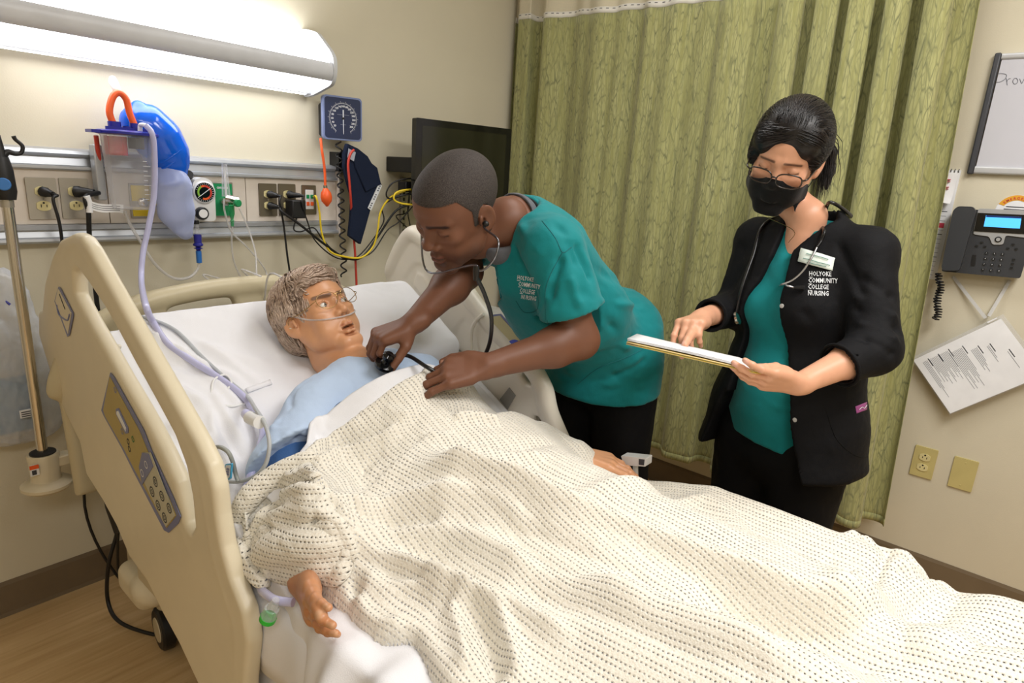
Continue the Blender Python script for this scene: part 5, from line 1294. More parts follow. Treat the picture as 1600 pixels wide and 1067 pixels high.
# ---- hands
def hand_sdf(S, wrist, d, n, side, curls, size=1.0, thumb=None, spread=.10, k=.006, cup=0.0, thumb_pts=None, tips=None, slim=1.0):
    """wrist point, d = direction wrist->knuckles, n = back-of-hand normal; side=+1 thumb on +cross(n,d).
    curls = per finger (index..little) three bend angles in degrees. Returns fingertip frames for the nails."""
    d = nrm(d); n = np.array(n, float); n = nrm(n - d * n.dot(d)); t = np.cross(n, d) * side        # t points to the thumb side
    W = np.array(wrist, float); z = size
    def Pt(a, b, c): return W + z * (a * d + b * t + c * n)
    kn = [(.092, .031), (.096, .010), (.091, -.010), (.082, -.028)]; ln = [(.043, .026, .021), (.047, .030, .022), (.043, .028, .021), (.034, .021, .019)]
    rd = [.0092, .0095, .0090, .0080]
    S.cap(Pt(-.02, 0, 0), Pt(.02, .0, -.001), .019 * z, .017 * z, k=.014, flat=(t, 1.30))
    for i, (a, b) in enumerate(kn):
        S.cap(Pt(.012, b * .55, -.002), Pt(a, b, -.001 - cup * abs(b)), .0135 * z, .0112 * z, k=.012)
        S.cap(Pt(a * .5, b * .85, -.008), Pt(a * .95, b, -.006), .0105 * z, .0085 * z, k=.012)
    S.cap(Pt(.030, -.024, -.008), Pt(.070, -.026, -.006), .0125 * z, .0105 * z, k=.012)
    nails = []
    for i, (a, b) in enumerate(kn):
        ang = 0; p = Pt(a, b, -.001 - cup * abs(b)); fan = (b / .03) * spread
        fd = nrm(d * math.cos(fan) + t * math.sin(fan)); fn = n; r = rd[i] * z * slim
        for j in range(3):
            ang += math.radians(curls[i][j]); dr = nrm(fd * math.cos(ang) - n * math.sin(ang)); q = p + dr * ln[i][j] * z
            r2 = r * (.93 if j < 2 else .86); S.cap(p, q, r, r2, k=k if j == 0 else .0025)
            S.ell(p + 0 * dr, (r * 1.05,) * 3, k=.003)
            p = q; r = r2
        up = nrm(fd * math.sin(ang) + n * math.cos(ang)); nails.append((p, dr, up, r, i))
    if thumb_pts is not None:
        pts = [np.array(q, float) for q in thumb_pts]
    else:
        th = thumb or (.6, .25, .3)          # outward angle, drop towards palm, bend
        b0 = Pt(.022, .024, -.006); d1 = nrm(d * math.cos(th[0]) + t * math.sin(th[0]) - n * th[1]); p1 = b0 + d1 * .044 * z
        d2 = nrm(d1 + (d * .6 - t * .4 - n * .35) * th[2]); p2 = p1 + d2 * .032 * z; d3 = nrm(d2 + (d * .6 - t * .5 - n * .3) * th[2]); p3 = p2 + d3 * .024 * z; pts = [b0, p1, p2, p3]
    rr = [.0155, .0118, .0108, .0092]
    for j in range(3): S.cap(pts[j], pts[j + 1], rr[j] * z, rr[j + 1] * z, k=.012 if j == 0 else .003)
    S.cap(Pt(.04, .012, -.006), pts[1] * .5 + pts[0] * .5, .012 * z, .011 * z, k=.014)
    dr = nrm(pts[3] - pts[2]); up = nrm(np.cross(dr, np.cross(nrm(t + n * .8), dr))); nails.append((pts[3], dr, up, rr[3] * z, 4))
    return nails
def paint_nails(V, C, nails, col, palm=None):
    for (p, dr, up, r, i) in nails:
        q = V - (p + up * r * .75 - dr * .001)
        a = q @ dr; b = q @ up; sd = q @ np.cross(dr, up)
        w = np.clip(1.5 - np.sqrt((a / .0065) ** 2 + (sd / .0058) ** 2 + (b / .0045) ** 2), 0, 1) * 1.6; w = np.clip(w, 0, .9)
        C[:] = C * (1 - w[:, None]) + lin(col) * w[:, None]
def joinnp(parts):
    """[(V,F,C)...] -> one"""
    Vs, Fs, Cs, o = [], [], [], 0
    for V, F, C in parts: Vs.append(V); Fs.append(F + o); Cs.append(C); o += len(V)
    return np.concatenate(Vs), np.concatenate(Fs), np.concatenate(Cs)
def sdf_surf(S):
    G = S.d
    def f(q, lift):
        q = np.array(q, float)
        for _ in range(2):
            u = (q - S.lo) / S.h; i = np.clip(np.floor(u).astype(int), 1, S.n - 3); w = np.clip(u - i, 0, 1)
            def sm(i, w):
                c = G[i[0]:i[0] + 2, i[1]:i[1] + 2, i[2]:i[2] + 2]; c = c[0] * (1 - w[0]) + c[1] * w[0]; c = c[0] * (1 - w[1]) + c[1] * w[1]; return c[0] * (1 - w[2]) + c[1] * w[2]
            d = sm(i, w); g = np.array([G[i[0] + 1, i[1], i[2]] - G[i[0] - 1, i[1], i[2]], G[i[0], i[1] + 1, i[2]] - G[i[0], i[1] - 1, i[2]], G[i[0], i[1], i[2] + 1] - G[i[0], i[1], i[2] - 1]])
            if d > .5 or np.linalg.norm(g) > 1: return q
            q = q - nrm(g) * (d - lift)
        return q
    return f
def strands(name, roots, flow, m, parent, n=7, r=.0012, step=.02, sides=3, seed=0, lift=.002, surf=None):
    """thin hair locks laid over a head: roots (N,3) and a function giving the next direction; surf projects points back on the scalp"""
    rs = np.random.RandomState(seed); V = []; F = []; o = 0
    for p in roots:
        P = [p]; sc_ = rs.uniform(.7, 1.2)
        for j in range(n - 1):
            d = flow(P[-1], rs); q = P[-1] + d * step * sc_
            if surf is not None: q = surf(q, lift * rs.uniform(.3, 1.2))
            P.append(q)
        P = np.array(P)
        for j in range(n):
            t = nrm(P[min(j + 1, n - 1)] - P[max(j - 1, 0)]); a = nrm(np.cross(t, [.3, .2, 1])); b_ = np.cross(t, a); rr = r * (1 - .85 * (j / (n - 1)) ** 2) * (.4 if j == 0 else 1)
            for k in range(sides):
                an = 2 * PI * k / sides; V.append(P[j] + rr * (math.cos(an) * a + math.sin(an) * b_))
        for j in range(n - 1):
            for k in range(sides):
                k2 = (k + 1) % sides; F.append((o + j * sides + k, o + j * sides + k2, o + (j + 1) * sides + k2, o + (j + 1) * sides + k))
        o += n * sides
    o_ = npmesh(name, np.array(V), np.array(F), m, parent); o_['kind'] = 'stuff'; return o_
def cloth_mat(name, col, bump=.3, sheen=.15, rough=.75, scale=420, var=.05):
    N = NT(name); N.set(rough=rough, spec=.2, sheen=sheen); v = N.coord('Object'); c = srgb(col)
    f = N.noise(v, 16, 5, .6); N.l(N.ramp(f, [(.3, tuple(x * (1 - var) for x in c[:3])), (.7, c)]), N.b.inputs['Base Color'])
    w = N.n('ShaderNodeTexNoise'); w.inputs['Scale'].default_value = scale; w.inputs['Detail'].default_value = 2; N.l(v, w.inputs['Vector'])
    g = N.noise(v, 34, 4, .55)
    N.bump(N.math('MULTIPLY_ADD', g, 2.4) if False else N.math('ADD', N.math('MULTIPLY', g, 3.0), w.outputs[0]), bump, .0012); return N.m
def creases(V, n, lst):
    """push the surface in or out along listed segments: (a, b, width, depth)"""
    for a, b, w, dp in lst:
        d, t = segdist(V, a, b); V = V + n * (dp * gauss(d, w) * np.clip(np.minimum(t, 1 - t) * 6 + .25, 0, 1))[:, None]
    return V
# ================================================================ manikin in the bed
MAN_SK = (224, 166, 124)
mk = thing('patient_manikin', 'male patient manikin with grey-brown wig and wire glasses lying in the bed', 'manikin', (.92, 1.1, .8))
Mh = frame(camdir(.69, .39, .61), camdir(-.43, .86, -.03))
hc_ = PX(496, 495, .885)
def INC(x, u, w): y, z = inc(u, w); return np.array([x, y, z])
nk = INC(.905, .315, .085)
S, Lh = head_sdf(hc_, Mh, 1.0, .0019, 'open', jaw=1.18, nose=.98, lips=1.3, mouth=.014,
                 neck=([hc_ - Mh[2] * .050 - Mh[1] * .024, hc_ - Mh[2] * .11 - Mh[1] * .026, nk], [.050, .048, .064]))
S.cap(nk, INC(.80, .26, .075), .05, .045, k=.03); S.cap(nk, INC(1.03, .26, .075), .05, .045, k=.03)
V, F = S.net(); V = relax(V, F, 1, .4)
C, p, mixc = paint_face(V, hc_, Mh, 1.0, MAN_SK, (176, 92, 70), (60, 26, 20))
for q in (-1, 1):     # painted brows
    d, t = segdist(p * [1, 0, 1], (q * .012, 0, .0195), (q * .048, 0, .0255)); mixc(np.clip(1.9 * gauss(d, .0048) - .35, 0, .85) * (p[:, 1] > .05), (92, 66, 50))
    mixc(.35 * gauss(np.linalg.norm((p - [q * .032, .09, .003]) / [1.4, 1, .8], axis=1), .011), (120, 70, 50))
parts = [(V, F, C)]
# near (right) forearm and hand resting palm up on the mattress edge
w0 = PX(474, 908, .505)
S = SDF(np.array([.34, .60, .48]), np.array([.72, 1.1, .86]), .002)
S.cap(w0, (.57, .98, .715), .026, .036, k=.01)
dh = nrm(PX(492, 990, .425) - w0); nh = nrm(camdir(-.90, -.10, .42))
nl = hand_sdf(S, w0 + dh * .004, dh, nh, 1, [(4, 10, 9), (5, 12, 10), (7, 15, 12), (10, 20, 15)], 1.0, spread=.02, cup=.15, slim=.86,
              thumb_pts=[w0 + dh * .018 - nh * .012 + camdir(0, 0, .012), PX(489, 930, .462), PX(498, 948, .448), PX(503, 965, .438)])
V, F = S.net(); V = relax(V, F, 1, .4); C = np.tile(lin((200, 140, 98)), (len(V), 1)); paint_nails(V, C, nl, (216, 168, 130)); parts.append((V, F, C))
# far (left) hand beyond the far edge of the blanket
w1 = np.array([1.245, .80, .70])
S = SDF(w1 - [.12, .2, .07], w1 + [.12, .14, .1], .0022)
S.cap(w1, w1 + [-.05, .10, -.008], .022, .024)
dh = nrm(np.array([.35, -.93, -.06])); nl = hand_sdf(S, w1, dh, (0, 0, 1), -1, [(10, 20, 15), (12, 20, 15), (14, 22, 15), (16, 26, 18)], 1.0, spread=.06)
V, F = S.net(); V = relax(V, F, 1, .4); C = np.tile(lin(MAN_SK), (len(V), 1)); paint_nails(V, C, nl, (216, 168, 130)); parts.append((V, F, C))
# torso, hips and legs under the covers
S = SDF((.5, -.75, .6), (1.3, 1.45, 1.1), .009)
S.cap(INC(.92, .26, .08), INC(.92, .02, .085), .085, .09, k=.03, flat=((1, 0, 0), 1.5)); S.cap(INC(.92, .02, .09), (.92, .86, .715), .085, .075, k=.04, flat=((1, 0, 0), 1.7))
for q in (-1, 1):
    S.cap((.915 + q * .085, .86, .685), (.915 + q * .10, .40, .68), .055, .042, k=.03); S.cap((.915 + q * .10, .40, .68), (.915 + q * .11, -.05, .675), .040, .030, k=.03); S.cap((.915 + q * .11, -.05, .685), (.915 + q * .12, -.12, .71), .034, .03, k=.03)
    S.cap(INC(.92 + q * .16, .25, .06), INC(.62, .05, .05) if q < 0 else INC(1.16, .04, .045), .050, .040, k=.03)
S.cap(INC(.62, .05, .05), (.58, .94, .70), .040, .034, k=.02); S.cap(INC(1.13, .04, .035), (1.18, .93, .69), .040, .028, k=.02)
V, F = S.net(); V = relax(V, F, 2); parts.append((V, F, np.tile(lin(MAN_SK), (len(V), 1))))
M_mskin = skin_mat('manikin_skin', .36, .015, .03, .5)
npmesh('body', *joinnp(parts)[:2], M_mskin, mk, col=joinnp(parts)[2])
gz = nrm(camdir(.92, .28, .30))
for q in (-1, 1): eyeball('eye', Lh, Mh, q, 1.0, gz, 'grey', mk)
MB().tube([Lh(-.014, .082, -.0660), Lh(0, .084, -.0655), Lh(.014, .082, -.0660)], .003, 8).build('mouth_inside', M_dark, mk)
# wig
M_wig = None
def hair_mat(name, c0, c1, rough=.45, spec=.5, sc=(1, 1, 1)):
    N = NT(name); N.set(rough=rough, spec=spec); v = N.coord('Object'); f = N.noise(v, 130, 5, .7); g = N.noise(v, 22, 3)
    N.l(N.ramp(N.math('ADD', N.math('MULTIPLY', f, .6), N.math('MULTIPLY', g, .4)), [(.38, srgb(c0)), (.62, srgb(c1))]), N.b.inputs['Base Color']); N.bump(f, .5, .002); return N.m
M_wig = hair_mat('wig_hair', (118, 94, 78), (196, 172, 154), .5)
S = SDF(hc_ - .17, hc_ + .17, .003)
def EL(S, L, M, x, y, z, rx, ry, rz, k=.012, mode='add'): S.ell(L(x, y, z), (rx, ry, rz), M, k=k, mode=mode)
EL(S, Lh, Mh, 0, -.020, .038, .089, .108, .095); EL(S, Lh, Mh, 0, .048, .084, .066, .050, .030, k=.02); EL(S, Lh, Mh, 0, -.062, -.02, .072, .060, .060, k=.02)
EL(S, Lh, Mh, 0, .098, -.010, .068, .062, .078, k=.012, mode='sub'); EL(S, Lh, Mh, 0, .07, -.10, .2, .09, .09, k=.02, mode='sub')
for q in (-1, 1): EL(S, Lh, Mh, q * .088, .006, -.020, .034, .036, .042, k=.008, mode='sub')
V, F = S.net(); V = relax(V, F, 2); npmesh('wig', V, F, M_wig, mk, label='grey-brown short wig')
rs = np.random.RandomState(4)
WS = sdf_surf(S)
def wig_flow(q, r):
    p = local(q[None], hc_, Mh)[0]
    if p[1] > .035 and p[2] > .04: d = np.array([.95 * (-1 if p[0] < -.045 else 1) * (1 if p[0] > -.045 else .7), .45, -.12 if p[0] > -.045 else -.5])   # fringe sweeps to one side
    else: d = np.array([p[0] * 4, .30 - abs(p[0]) * 5, -.9 if abs(p[0]) > .03 or p[1] < -.05 else -.1])
    d = nrm(d) + r.normal(size=3) * .13 + .22 * np.sin(p[[1, 2, 0]] * 160); return nrm(d @ Mh)
roots = []
while len(roots) < 1700:
    a = rs.normal(size=3); a /= np.linalg.norm(a)
    pl = a * [.089, .108, .095] + [0, -.020, .038]
    if pl[2] < -.05 or (pl[1] > .075 and pl[2] < .075) or (pl[1] > .015 and pl[2] < .03) or (abs(pl[0]) > .06 and pl[2] < .0 and pl[1] > -.04): continue
    roots.append(WS(hc_ + pl @ Mh, .001))
strands('wig_locks', roots, wig_flow, hair_mat('wig_lock_hair', (150, 124, 106), (228, 206, 188), .45), mk, n=8, r=.0021, step=.012, seed=2, lift=.005, surf=WS)
# glasses worn by the manikin
M_gold = mat('gold_wire', (176, 146, 96), .25, .9); M_lensg = glassy('spectacle_lens', (230, 230, 224), -.12, .03, .8)
gl = MB(); fr_pts = []

gs = bpy.data.objects.new('eyeglasses', None); COL.objects.link(gs); gs.parent = mk
for q in (-1, 1):
    cx, cz, yy_ = q * .034, .006, .112
    ringp = [Lh(cx + .0275 * math.cos(a) * (1.0), yy_ - .012 * abs((cx + .0265 * math.cos(a)) / .06) ** 2, cz + .0225 * math.sin(a) * (1 if math.sin(a) < 0 else .85) + .003 * (math.cos(a) * q < 0) * 0) for a in np.linspace(0, 2 * PI, 29)]
    MB().tube(ringp, .0009, 6, cap=False).build('rim', M_gold, gs, sm=60)
    MB().add([Lh(cx, yy_ - .003, cz)] + ringp[:-1], [(0, i + 1, (i + 1) % 28 + 1) for i in range(28)]).build('lens', M_lensg, gs, sm=80)
    MB().tube([Lh(q * .0605, .101, .012), Lh(q * .070, .095, .008), Lh(q * .078, .05, .006), Lh(q * .083, .0, .010), Lh(q * .082, -.012, .0)], .0010, 6, smoothpath=4).build('temple', M_gold, gs, sm=60)
    MB().tube([Lh(q * .008, .108, .0), Lh(q * .009, .103, -.008)], .0022, 6).build('nose_pad', M_clear, gs)
MB().tube([Lh(-.0085, .113, .006), Lh(0, .115, .009), Lh(.0085, .113, .006)], .0009, 6, smoothpath=4).build('bridge', M_gold, gs, sm=60)
MB().tube([Lh(-.013, .113, .0135), Lh(0, .1145, .0145), Lh(.013, .113, .0135)], .0008, 6, smoothpath=4).build('bridge', M_gold, gs, sm=60)
# nasal cannula
cable('nasal_cannula', 'clear nasal cannula tube running under the manikin nose', 'tube', [Lh(q * a, b_, c_) for q, lst in ((-1, ((.079, -.006, .026), (.0745, .026, .004), (.0675, .0555, -.018), (.0475, .0850, -.035), (.014, .1005, -.0435))), (1, ((.0, .1045, -.0445), (.014, .1005, -.0435), (.0475, .0850, -.035), (.0675, .0555, -.018), (.0745, .026, .004), (.079, -.006, .026)))) for a, b_, c_ in lst], .0020, M_cleart)
cable('nasal_cannula', 'clear tube loop hanging from the manikin ear across the neck', 'tube', [Lh(-.080, -.025, -.02), Lh(-.074, -.008, -.07), Lh(-.058, .022, -.112), Lh(-.030, .050, -.135), Lh(.0, .062, -.140), Lh(.030, .055, -.135), Lh(.05, .05, -.14)], .0020, M_cleart)
# gown
M_gown = cloth_mat('gown_cloth', (188, 208, 236), .25, .1)
M_gown2 = cloth_mat('blue_under_gown', (62, 98, 150), .25, .1)
S = SDF((.50, .80, .68), (1.28, 1.42, 1.12), .0048)
S.cap(INC(.91, .255, .085), INC(.91, .0, .085), .092, .105, k=.03, flat=((1, 0, 0), 1.5))
for q in (-1, 1):
    S.cap(INC(.91 + q * .06, .300, .095), INC(.91 + q * .155, .262, .07), .052, .056, k=.04)
    S.cap(INC(.91 + q * .155, .262, .07), INC(.91 + q * (.285 if q < 0 else .20), .12, .06), .062, .078 if q < 0 else .06, k=.04)
S.cap(INC(.64, .14, .065), INC(.60, .03, .05), .068, .06, k=.03)
S.cap(INC(.72, .24, .05), INC(.60, .16, .04), .055, .05, k=.04)
S.ell(INC(.905, .385, .13), (.058, .085, .08), k=.012, mode='sub')
S.plane(INC(0, .172, 0), (0, -ct, -st_)); S.plane(INC(0, 0, .008), (0, st_, -ct))
V, F = S.net(); V = relax(V, F, 3); n = vnormals(V, F)
V = V + n * (.0035 * vnoise(V, 11, 21) + .0015 * vnoise(V, 30, 22))[:, None]
V = creases(V, vnormals(V, F), [(PX(455, 615, .70), PX(468, 690, .64), .010, -.010), (PX(463, 620, .70), PX(480, 700, .64), .007, .006), (PX(505, 615, .76), PX(515, 665, .73), .007, -.006), (PX(400, 612, .66), PX(470, 566, .80), .010, .010), (PX(415, 622, .66), PX(500, 580, .82), .008, -.006), (PX(395, 640, .62), PX(400, 695, .60), .010, -.006), (PX(430, 640, .64), PX(440, 700, .62), .007, .005), (PX(520, 575, .86), PX(600, 590, .86), .010, .005), (PX(420, 610, .66), PX(500, 565, .80), .009, .006),
                                (PX(430, 625, .66), PX(520, 580, .80), .006, -.004), (PX(405, 650, .62), PX(450, 690, .62), .008, .005), (PX(560, 570, .9), PX(640, 580, .9), .008, .004), (PX(520, 585, .84), PX(620, 590, .86), .01, -.004)])
GOWN_V, GOWN_F = V, F
npmesh('gown', V, F, M_gown, mk, label='pale blue gown over chest and shoulder')
S = SDF((.46, .80, .60), (.92, 1.20, .95), .0048)
S.cap(INC(.645, .19, .045), INC(.61, -.02, .04), .050, .062, k=.03, flat=((1, 0, 0), 1.15)); S.cap(INC(.61, -.02, .04), (.58, .92, .69), .065, .045, k=.03)
S.cap(INC(.68, .06, .04), INC(.66, .0, .04), .06, .06, k=.03)
S.cap(INC(.78, .16, .07), INC(.80, .02, .08), .085, .085, k=.03)
V, F = S.net(); V = relax(V, F, 3); V = V + vnormals(V, F) * (.004 * vnoise(V, 14, 31))[:, None]
npmesh('blue_sleeve', V, F, M_gown2, mk, label='darker blue sleeve below the pale gown')
S = SDF((.62, .15, .6), (1.22, 1.2, .95), .008)
S.cap(INC(.915, .10, .085), INC(.915, .0, .07), .098, .092, k=.03, flat=((1, 0, 0), 1.45)); S.cap(INC(.915, .0, .07), (.915, .86, .715), .092, .088, k=.04, flat=((1, 0, 0), 1.65)); S.cap((.915, .86, .715), (.915, .30, .69), .080, .055, k=.04, flat=((1, 0, 0), 2.1))
S.plane((0, .58, 0), (0, -1, 0)); V, F = S.net(); V = relax(V, F, 2); npmesh('gown_skirt', V, F, M_gown, mk)
# ================================================================ blanket and top sheet
def softmax(a, b, k): d = a - b; return .5 * (a + b + np.sqrt(d * d + k * k))
def legs(x, y):
    """height of the covered body above the floor"""
    yk = np.clip(y, -1, 1.3); h = np.interp(yk, [-.8, -.3, .1, .4, .7, .86, 1.0, 1.1], [.15, .105, .115, .125, .145, .180, .215, .235])
    sp = np.interp(yk, [-.8, .2, .75, .9], [.12, .12, .095, .0]); w = np.interp(yk, [-.8, .2, .7, .86, 1.1], [.10, .11, .140, .26, .26]); cx = .915 + 0 * x
    a = np.exp(-np.abs((x - cx + sp) / w) ** 2.3); b = np.exp(-np.abs((x - cx - sp) / w) ** 2.3); v = a + b - a * b
    v = np.where(sp < .01, a, v)
    def arm(x0, y0, x1, y1, h0, h1, w):
        ex, ey = x1 - x0, y1 - y0; t = np.clip(((x - x0) * ex + (y - y0) * ey) / (ex * ex + ey * ey), 0, 1)
        return (h0 + (h1 - h0) * t) * np.exp(-(np.hypot(x - x0 - t * ex, y - y0 - t * ey) / w) ** 2.4)
    m = mattop(x, y); z = m + h * v
    z = softmax(z, m + arm(.63, 1.02, .60, .86, .135, .11, .09), .03); z = softmax(z, m + arm(1.13, 1.04, 1.23, .80, .14, .075, .075), .03)
    return z - .004
def onH(px, py, fn):
    w = ray(px, py); t = np.linspace(.5, 3.4, 1500); q = CAM + w[None] * (t / 975)[:, None]
    k = q[:, 2] < fn(q[:, 0], q[:, 1]); return q[np.argmax(k)]
ol = [(415, 750), (452, 722), (481, 704), (510, 686), (534, 668), (560, 646), (600, 619), (648, 592), (690, 574), (735, 570), (768, 592), (780, 625), (792, 650), (800, 670), (840, 676), (880, 684), (915, 702), (970, 716), (1040, 735), (1122, 751), (1200, 790), (1290, 820), (1380, 850), (1430, 868), (1470, 885), (1505, 905), (1530, 907), (1600, 905)]
nr2 = [(690, 1075), (676, 1050), (662, 1015), (645, 988), (618, 988), (590, 996), (562, 982), (548, 962), (532, 938), (512, 915), (500, 900), (470, 888), (429, 888), (405, 885), (392, 870), (384, 846), (380, 810), (390, 780)]
H0 = lambda x, y: legs(x, y) + .018
o3 = [onH(a, b, H0)[:2] for a, b in ol[:8]] + [np.array(q) for q in ((.96, 1.05), (1.02, 1.045), (1.07, 1.01), (1.12, .965), (1.18, .925), (1.24, .88), (1.29, .83), (1.325, .77), (1.35, .68), (1.362, .5), (1.362, .2))]
poly = [tuple(q[:2]) for q in spline([np.array([*p, 0.]) for p in o3], 4)] + [(1.365, -.15), (1.365, -.75), (.42, -.75), (.44, .1), (.52, .36)] + [tuple(q[:2]) for q in spline([np.append(onH(a, b, H0)[:2], 0) for a, b in nr2], 4)]
h_ = .0042
gx = np.arange(.38, 1.42, h_); gy = np.arange(-.76, 1.20, h_); BX, BY = np.meshgrid(gx, gy, indexing='ij')
pd = polydist(poly, BX, BY)
P = np.stack([BX.ravel(), BY.ravel(), H0(BX, BY).ravel()], 1); P2 = P[:, :2]
D = np.zeros(len(P))
def Hcur(x, y):
    G = H0G + D.reshape(BX.shape); i = np.clip(((x - gx[0]) / h_), 0, len(gx) - 1.001); j = np.clip(((y - gy[0]) / h_), 0, len(gy) - 1.001)
    i0 = i.astype(int); j0 = j.astype(int); a = i - i0; b = j - j0
    return (G[i0, j0] * (1 - a) + G[i0 + 1, j0] * a) * (1 - b) + (G[i0, j0 + 1] * (1 - a) + G[i0 + 1, j0 + 1] * a) * b
H0G = H0(BX, BY)
def chain(px): return np.array([onH(a, b, Hcur)[:2] for a, b in px])
def distchain(P2, c):
    best = np.full(len(P2), 9.); sgn = np.ones(len(P2)); tt = np.zeros(len(P2)); L = np.concatenate([[0], np.cumsum(np.linalg.norm(np.diff(c, axis=0), axis=1))])
    for i in range(len(c) - 1):
        ab = c[i + 1] - c[i]; t = np.clip(((P2 - c[i]) @ ab) / (ab @ ab + 1e-12), 0, 1); r = P2 - c[i] - t[:, None] * ab; d = np.linalg.norm(r, axis=1)
        m = d < best; best[m] = d[m]; sgn[m] = np.sign(ab[0] * r[m, 1] - ab[1] * r[m, 0]); tt[m] = (L[i] + t[m] * np.linalg.norm(ab)) / L[-1]
    return best, sgn, tt
def ridge(px, w, h, w2=None, taper=(.12, .12)):
    """raised (h>0) or sunken fold along an image-traced line; w2 = width on the other side for steep-sided folds"""
    global D
    c = np.array(spline([np.array([*p, 0]) for p in chain(px)], 6))[:, :2]; d, s, t = distchain(P2, c); ww = np.where(s > 0, w, w2 or w)
    D += 1.55 * h * np.exp(-(d / ww) ** (1.35 if h < 0 else 1.7)) * np.clip(np.minimum(t / taper[0], (1 - t) / taper[1]), 0, 1)
# long soft folds running down the bed
ridge([(700, 760), (756, 786), (883, 839), (989, 876), (1079, 919), (1154, 956), (1255, 972), (1361, 967), (1457, 945), (1520, 915)], .030, -.034, .045)
ridge([(640, 735), (740, 752), (850, 790), (950, 830), (1060, 880), (1180, 925), (1300, 945)], .030, .018, .02)
ridge([(620, 745), (760, 745), (900, 790), (1040, 850), (1180, 905), (1300, 930), (1400, 925)], .03, .016)
ridge([(640, 700), (800, 735), (960, 760), (1100, 800), (1250, 870)], .022, .010)
ridge([(660, 668), (800, 700), (950, 730), (1080, 765)], .02, -.008)
ridge([(650, 690), (760, 705), (860, 712)], .016, .008)
ridge([(519, 795), (556, 800), (608, 798), (660, 785), (700, 780), (760, 796), (840, 840)], .016, .022, .028)
ridge([(535, 806), (570, 814), (600, 822), (640, 818), (690, 806)], .010, -.016)
ridge([(505, 812), (543, 827), (591, 840), (660, 838), (740, 850), (840, 890)], .018, .014)
ridge([(528, 822), (545, 850), (563, 870), (604, 893), (650, 912), (700, 930), (760, 948)], .012, .022, .02)
ridge([(545, 846), (585, 872), (620, 892), (670, 905)], .007, -.016)
ridge([(556, 832), (600, 862), (650, 890), (720, 915), (800, 950), (900, 1000)], .014, .014)
ridge([(548, 880), (553, 905), (560, 930)], .009, -.018)
ridge([(562, 905), (600, 930), (640, 925), (700, 920)], .016, .012)
ridge([(556, 935), (566, 962), (590, 985), (630, 980)], .013, .012)
ridge([(720, 925), (745, 960), (765, 1010), (780, 1067)], .010, -.016); ridge([(740, 915), (775, 960), (795, 1010), (810, 1067)], .012, .014); ridge([(700, 940), (715, 990), (730, 1050)], .014, .014)
ridge([(800, 905), (950, 950), (1100, 1010), (1250, 1060)], .03, -.014); ridge([(900, 900), (1050, 950), (1200, 1010), (1400, 1060)], .035, .012)
ridge([(1200, 1020), (1350, 1030), (1500, 1010), (1600, 985)], .03, -.012)
ridge([(1380, 880), (1420, 870), (1450, 885), (1470, 905)], .014, .022); ridge([(1300, 850), (1340, 865), (1380, 855)], .012, .016); ridge([(1290, 880), (1340, 890), (1390, 880)], .009, -.012)
ridge([(1310, 865), (1360, 880), (1400, 900), (1440, 905)], .009, .014); ridge([(1490, 915), (1560, 905), (1640, 895)], .03, .030); ridge([(1390, 912), (1430, 920), (1460, 915)], .010, -.014)
# turned-back cuff: everything on the head side of this line lies one layer higher
cl = chain([(700, 560), (672, 600), (660, 625), (648, 654), (620, 685), (582, 714), (566, 730), (545, 760), (518, 780)]); cl = np.vstack([cl[0] + (cl[0] - cl[1]) * 3, cl, cl[-1] + (cl[-1] - cl[-2]) * .5])
d, s, t = distchain(P2, cl); sd = d * s; side = np.sign(np.mean(distchain(chain([(560, 680)]), cl)[1]))
near_c = np.clip((.30 - d) / .1, 0, 1) * np.clip((1 - t) * 8, 0, 1)
D += .022 / (1 + np.exp(-np.clip(sd * side / .0022, -30, 30))) * near_c * (P2[:, 1] > .75)
ridge([(496, 722), (527, 697), (570, 683), (612, 668)], .008, -.018); ridge([(490, 735), (530, 712), (575, 698), (625, 675)], .012, .014); ridge([(470, 722), (520, 685), (570, 662)], .012, .008)
ridge([(560, 735), (580, 715), (600, 695)], .008, -.010); ridge([(600, 640), (620, 650), (640, 655)], .012, .006)
# the bunched mass over the near forearm
def bump_at(px, py, rx, ry, h, rot=0, p=2.0):
    global D
    c = onH(px, py, Hcur)[:2]; q = P2 - c; a = q[:, 0] * math.cos(rot) + q[:, 1] * math.sin(rot); b = -q[:, 0] * math.sin(rot) + q[:, 1] * math.cos(rot)
    D += h * np.exp(-((np.abs(a) / rx) ** p + (np.abs(b) / ry) ** p))
bump_at(470, 862, .070, .075, .045, 0, 2.8); bump_at(480, 780, .06, .05, .025)
ridge([(400, 840), (392, 870), (410, 905)], .011, -.024); ridge([(384, 835), (404, 805), (440, 790), (480, 788)], .010, -.030)
ridge([(378, 870), (372, 830), (388, 795), (412, 770), (450, 752)], .015, .030); ridge([(402, 776), (425, 772), (446, 784)], .012, -.032)
ridge([(440, 775), (475, 762), (510, 775)], .012, .020); ridge([(495, 845), (520, 870), (535, 900)], .010, -.018); ridge([(470, 800), (500, 830), (515, 870), (520, 905)], .013, .018)
ridge([(420, 830), (440, 850), (440, 890)], .012, .010); ridge([(455, 815), (470, 850), (472, 890)], .009, -.008)
bump_at(735, 615, .05, .04, .022, .3); ridge([(700, 640), (740, 636), (776, 648)], .009, -.016); ridge([(706, 655), (745, 655), (785, 662)], .010, .014); ridge([(690, 610), (730, 600), (765, 612)], .012, .012)
Q = np.stack([P[:, 0], P[:, 1], 0 * P[:, 0]], 1)
D += .0028 * vnoise(Q * [1, .55, 1], 13, 41) + .0016 * vnoise(Q * [1, .6, 1], 34, 42)
D = np.maximum(D, -.036)
far_w = np.clip((.62 - P2[:, 1]) / .16, 0, 1); D += .046 * np.exp(-((P2[:, 0] - 1.32) / .11) ** 2) * far_w
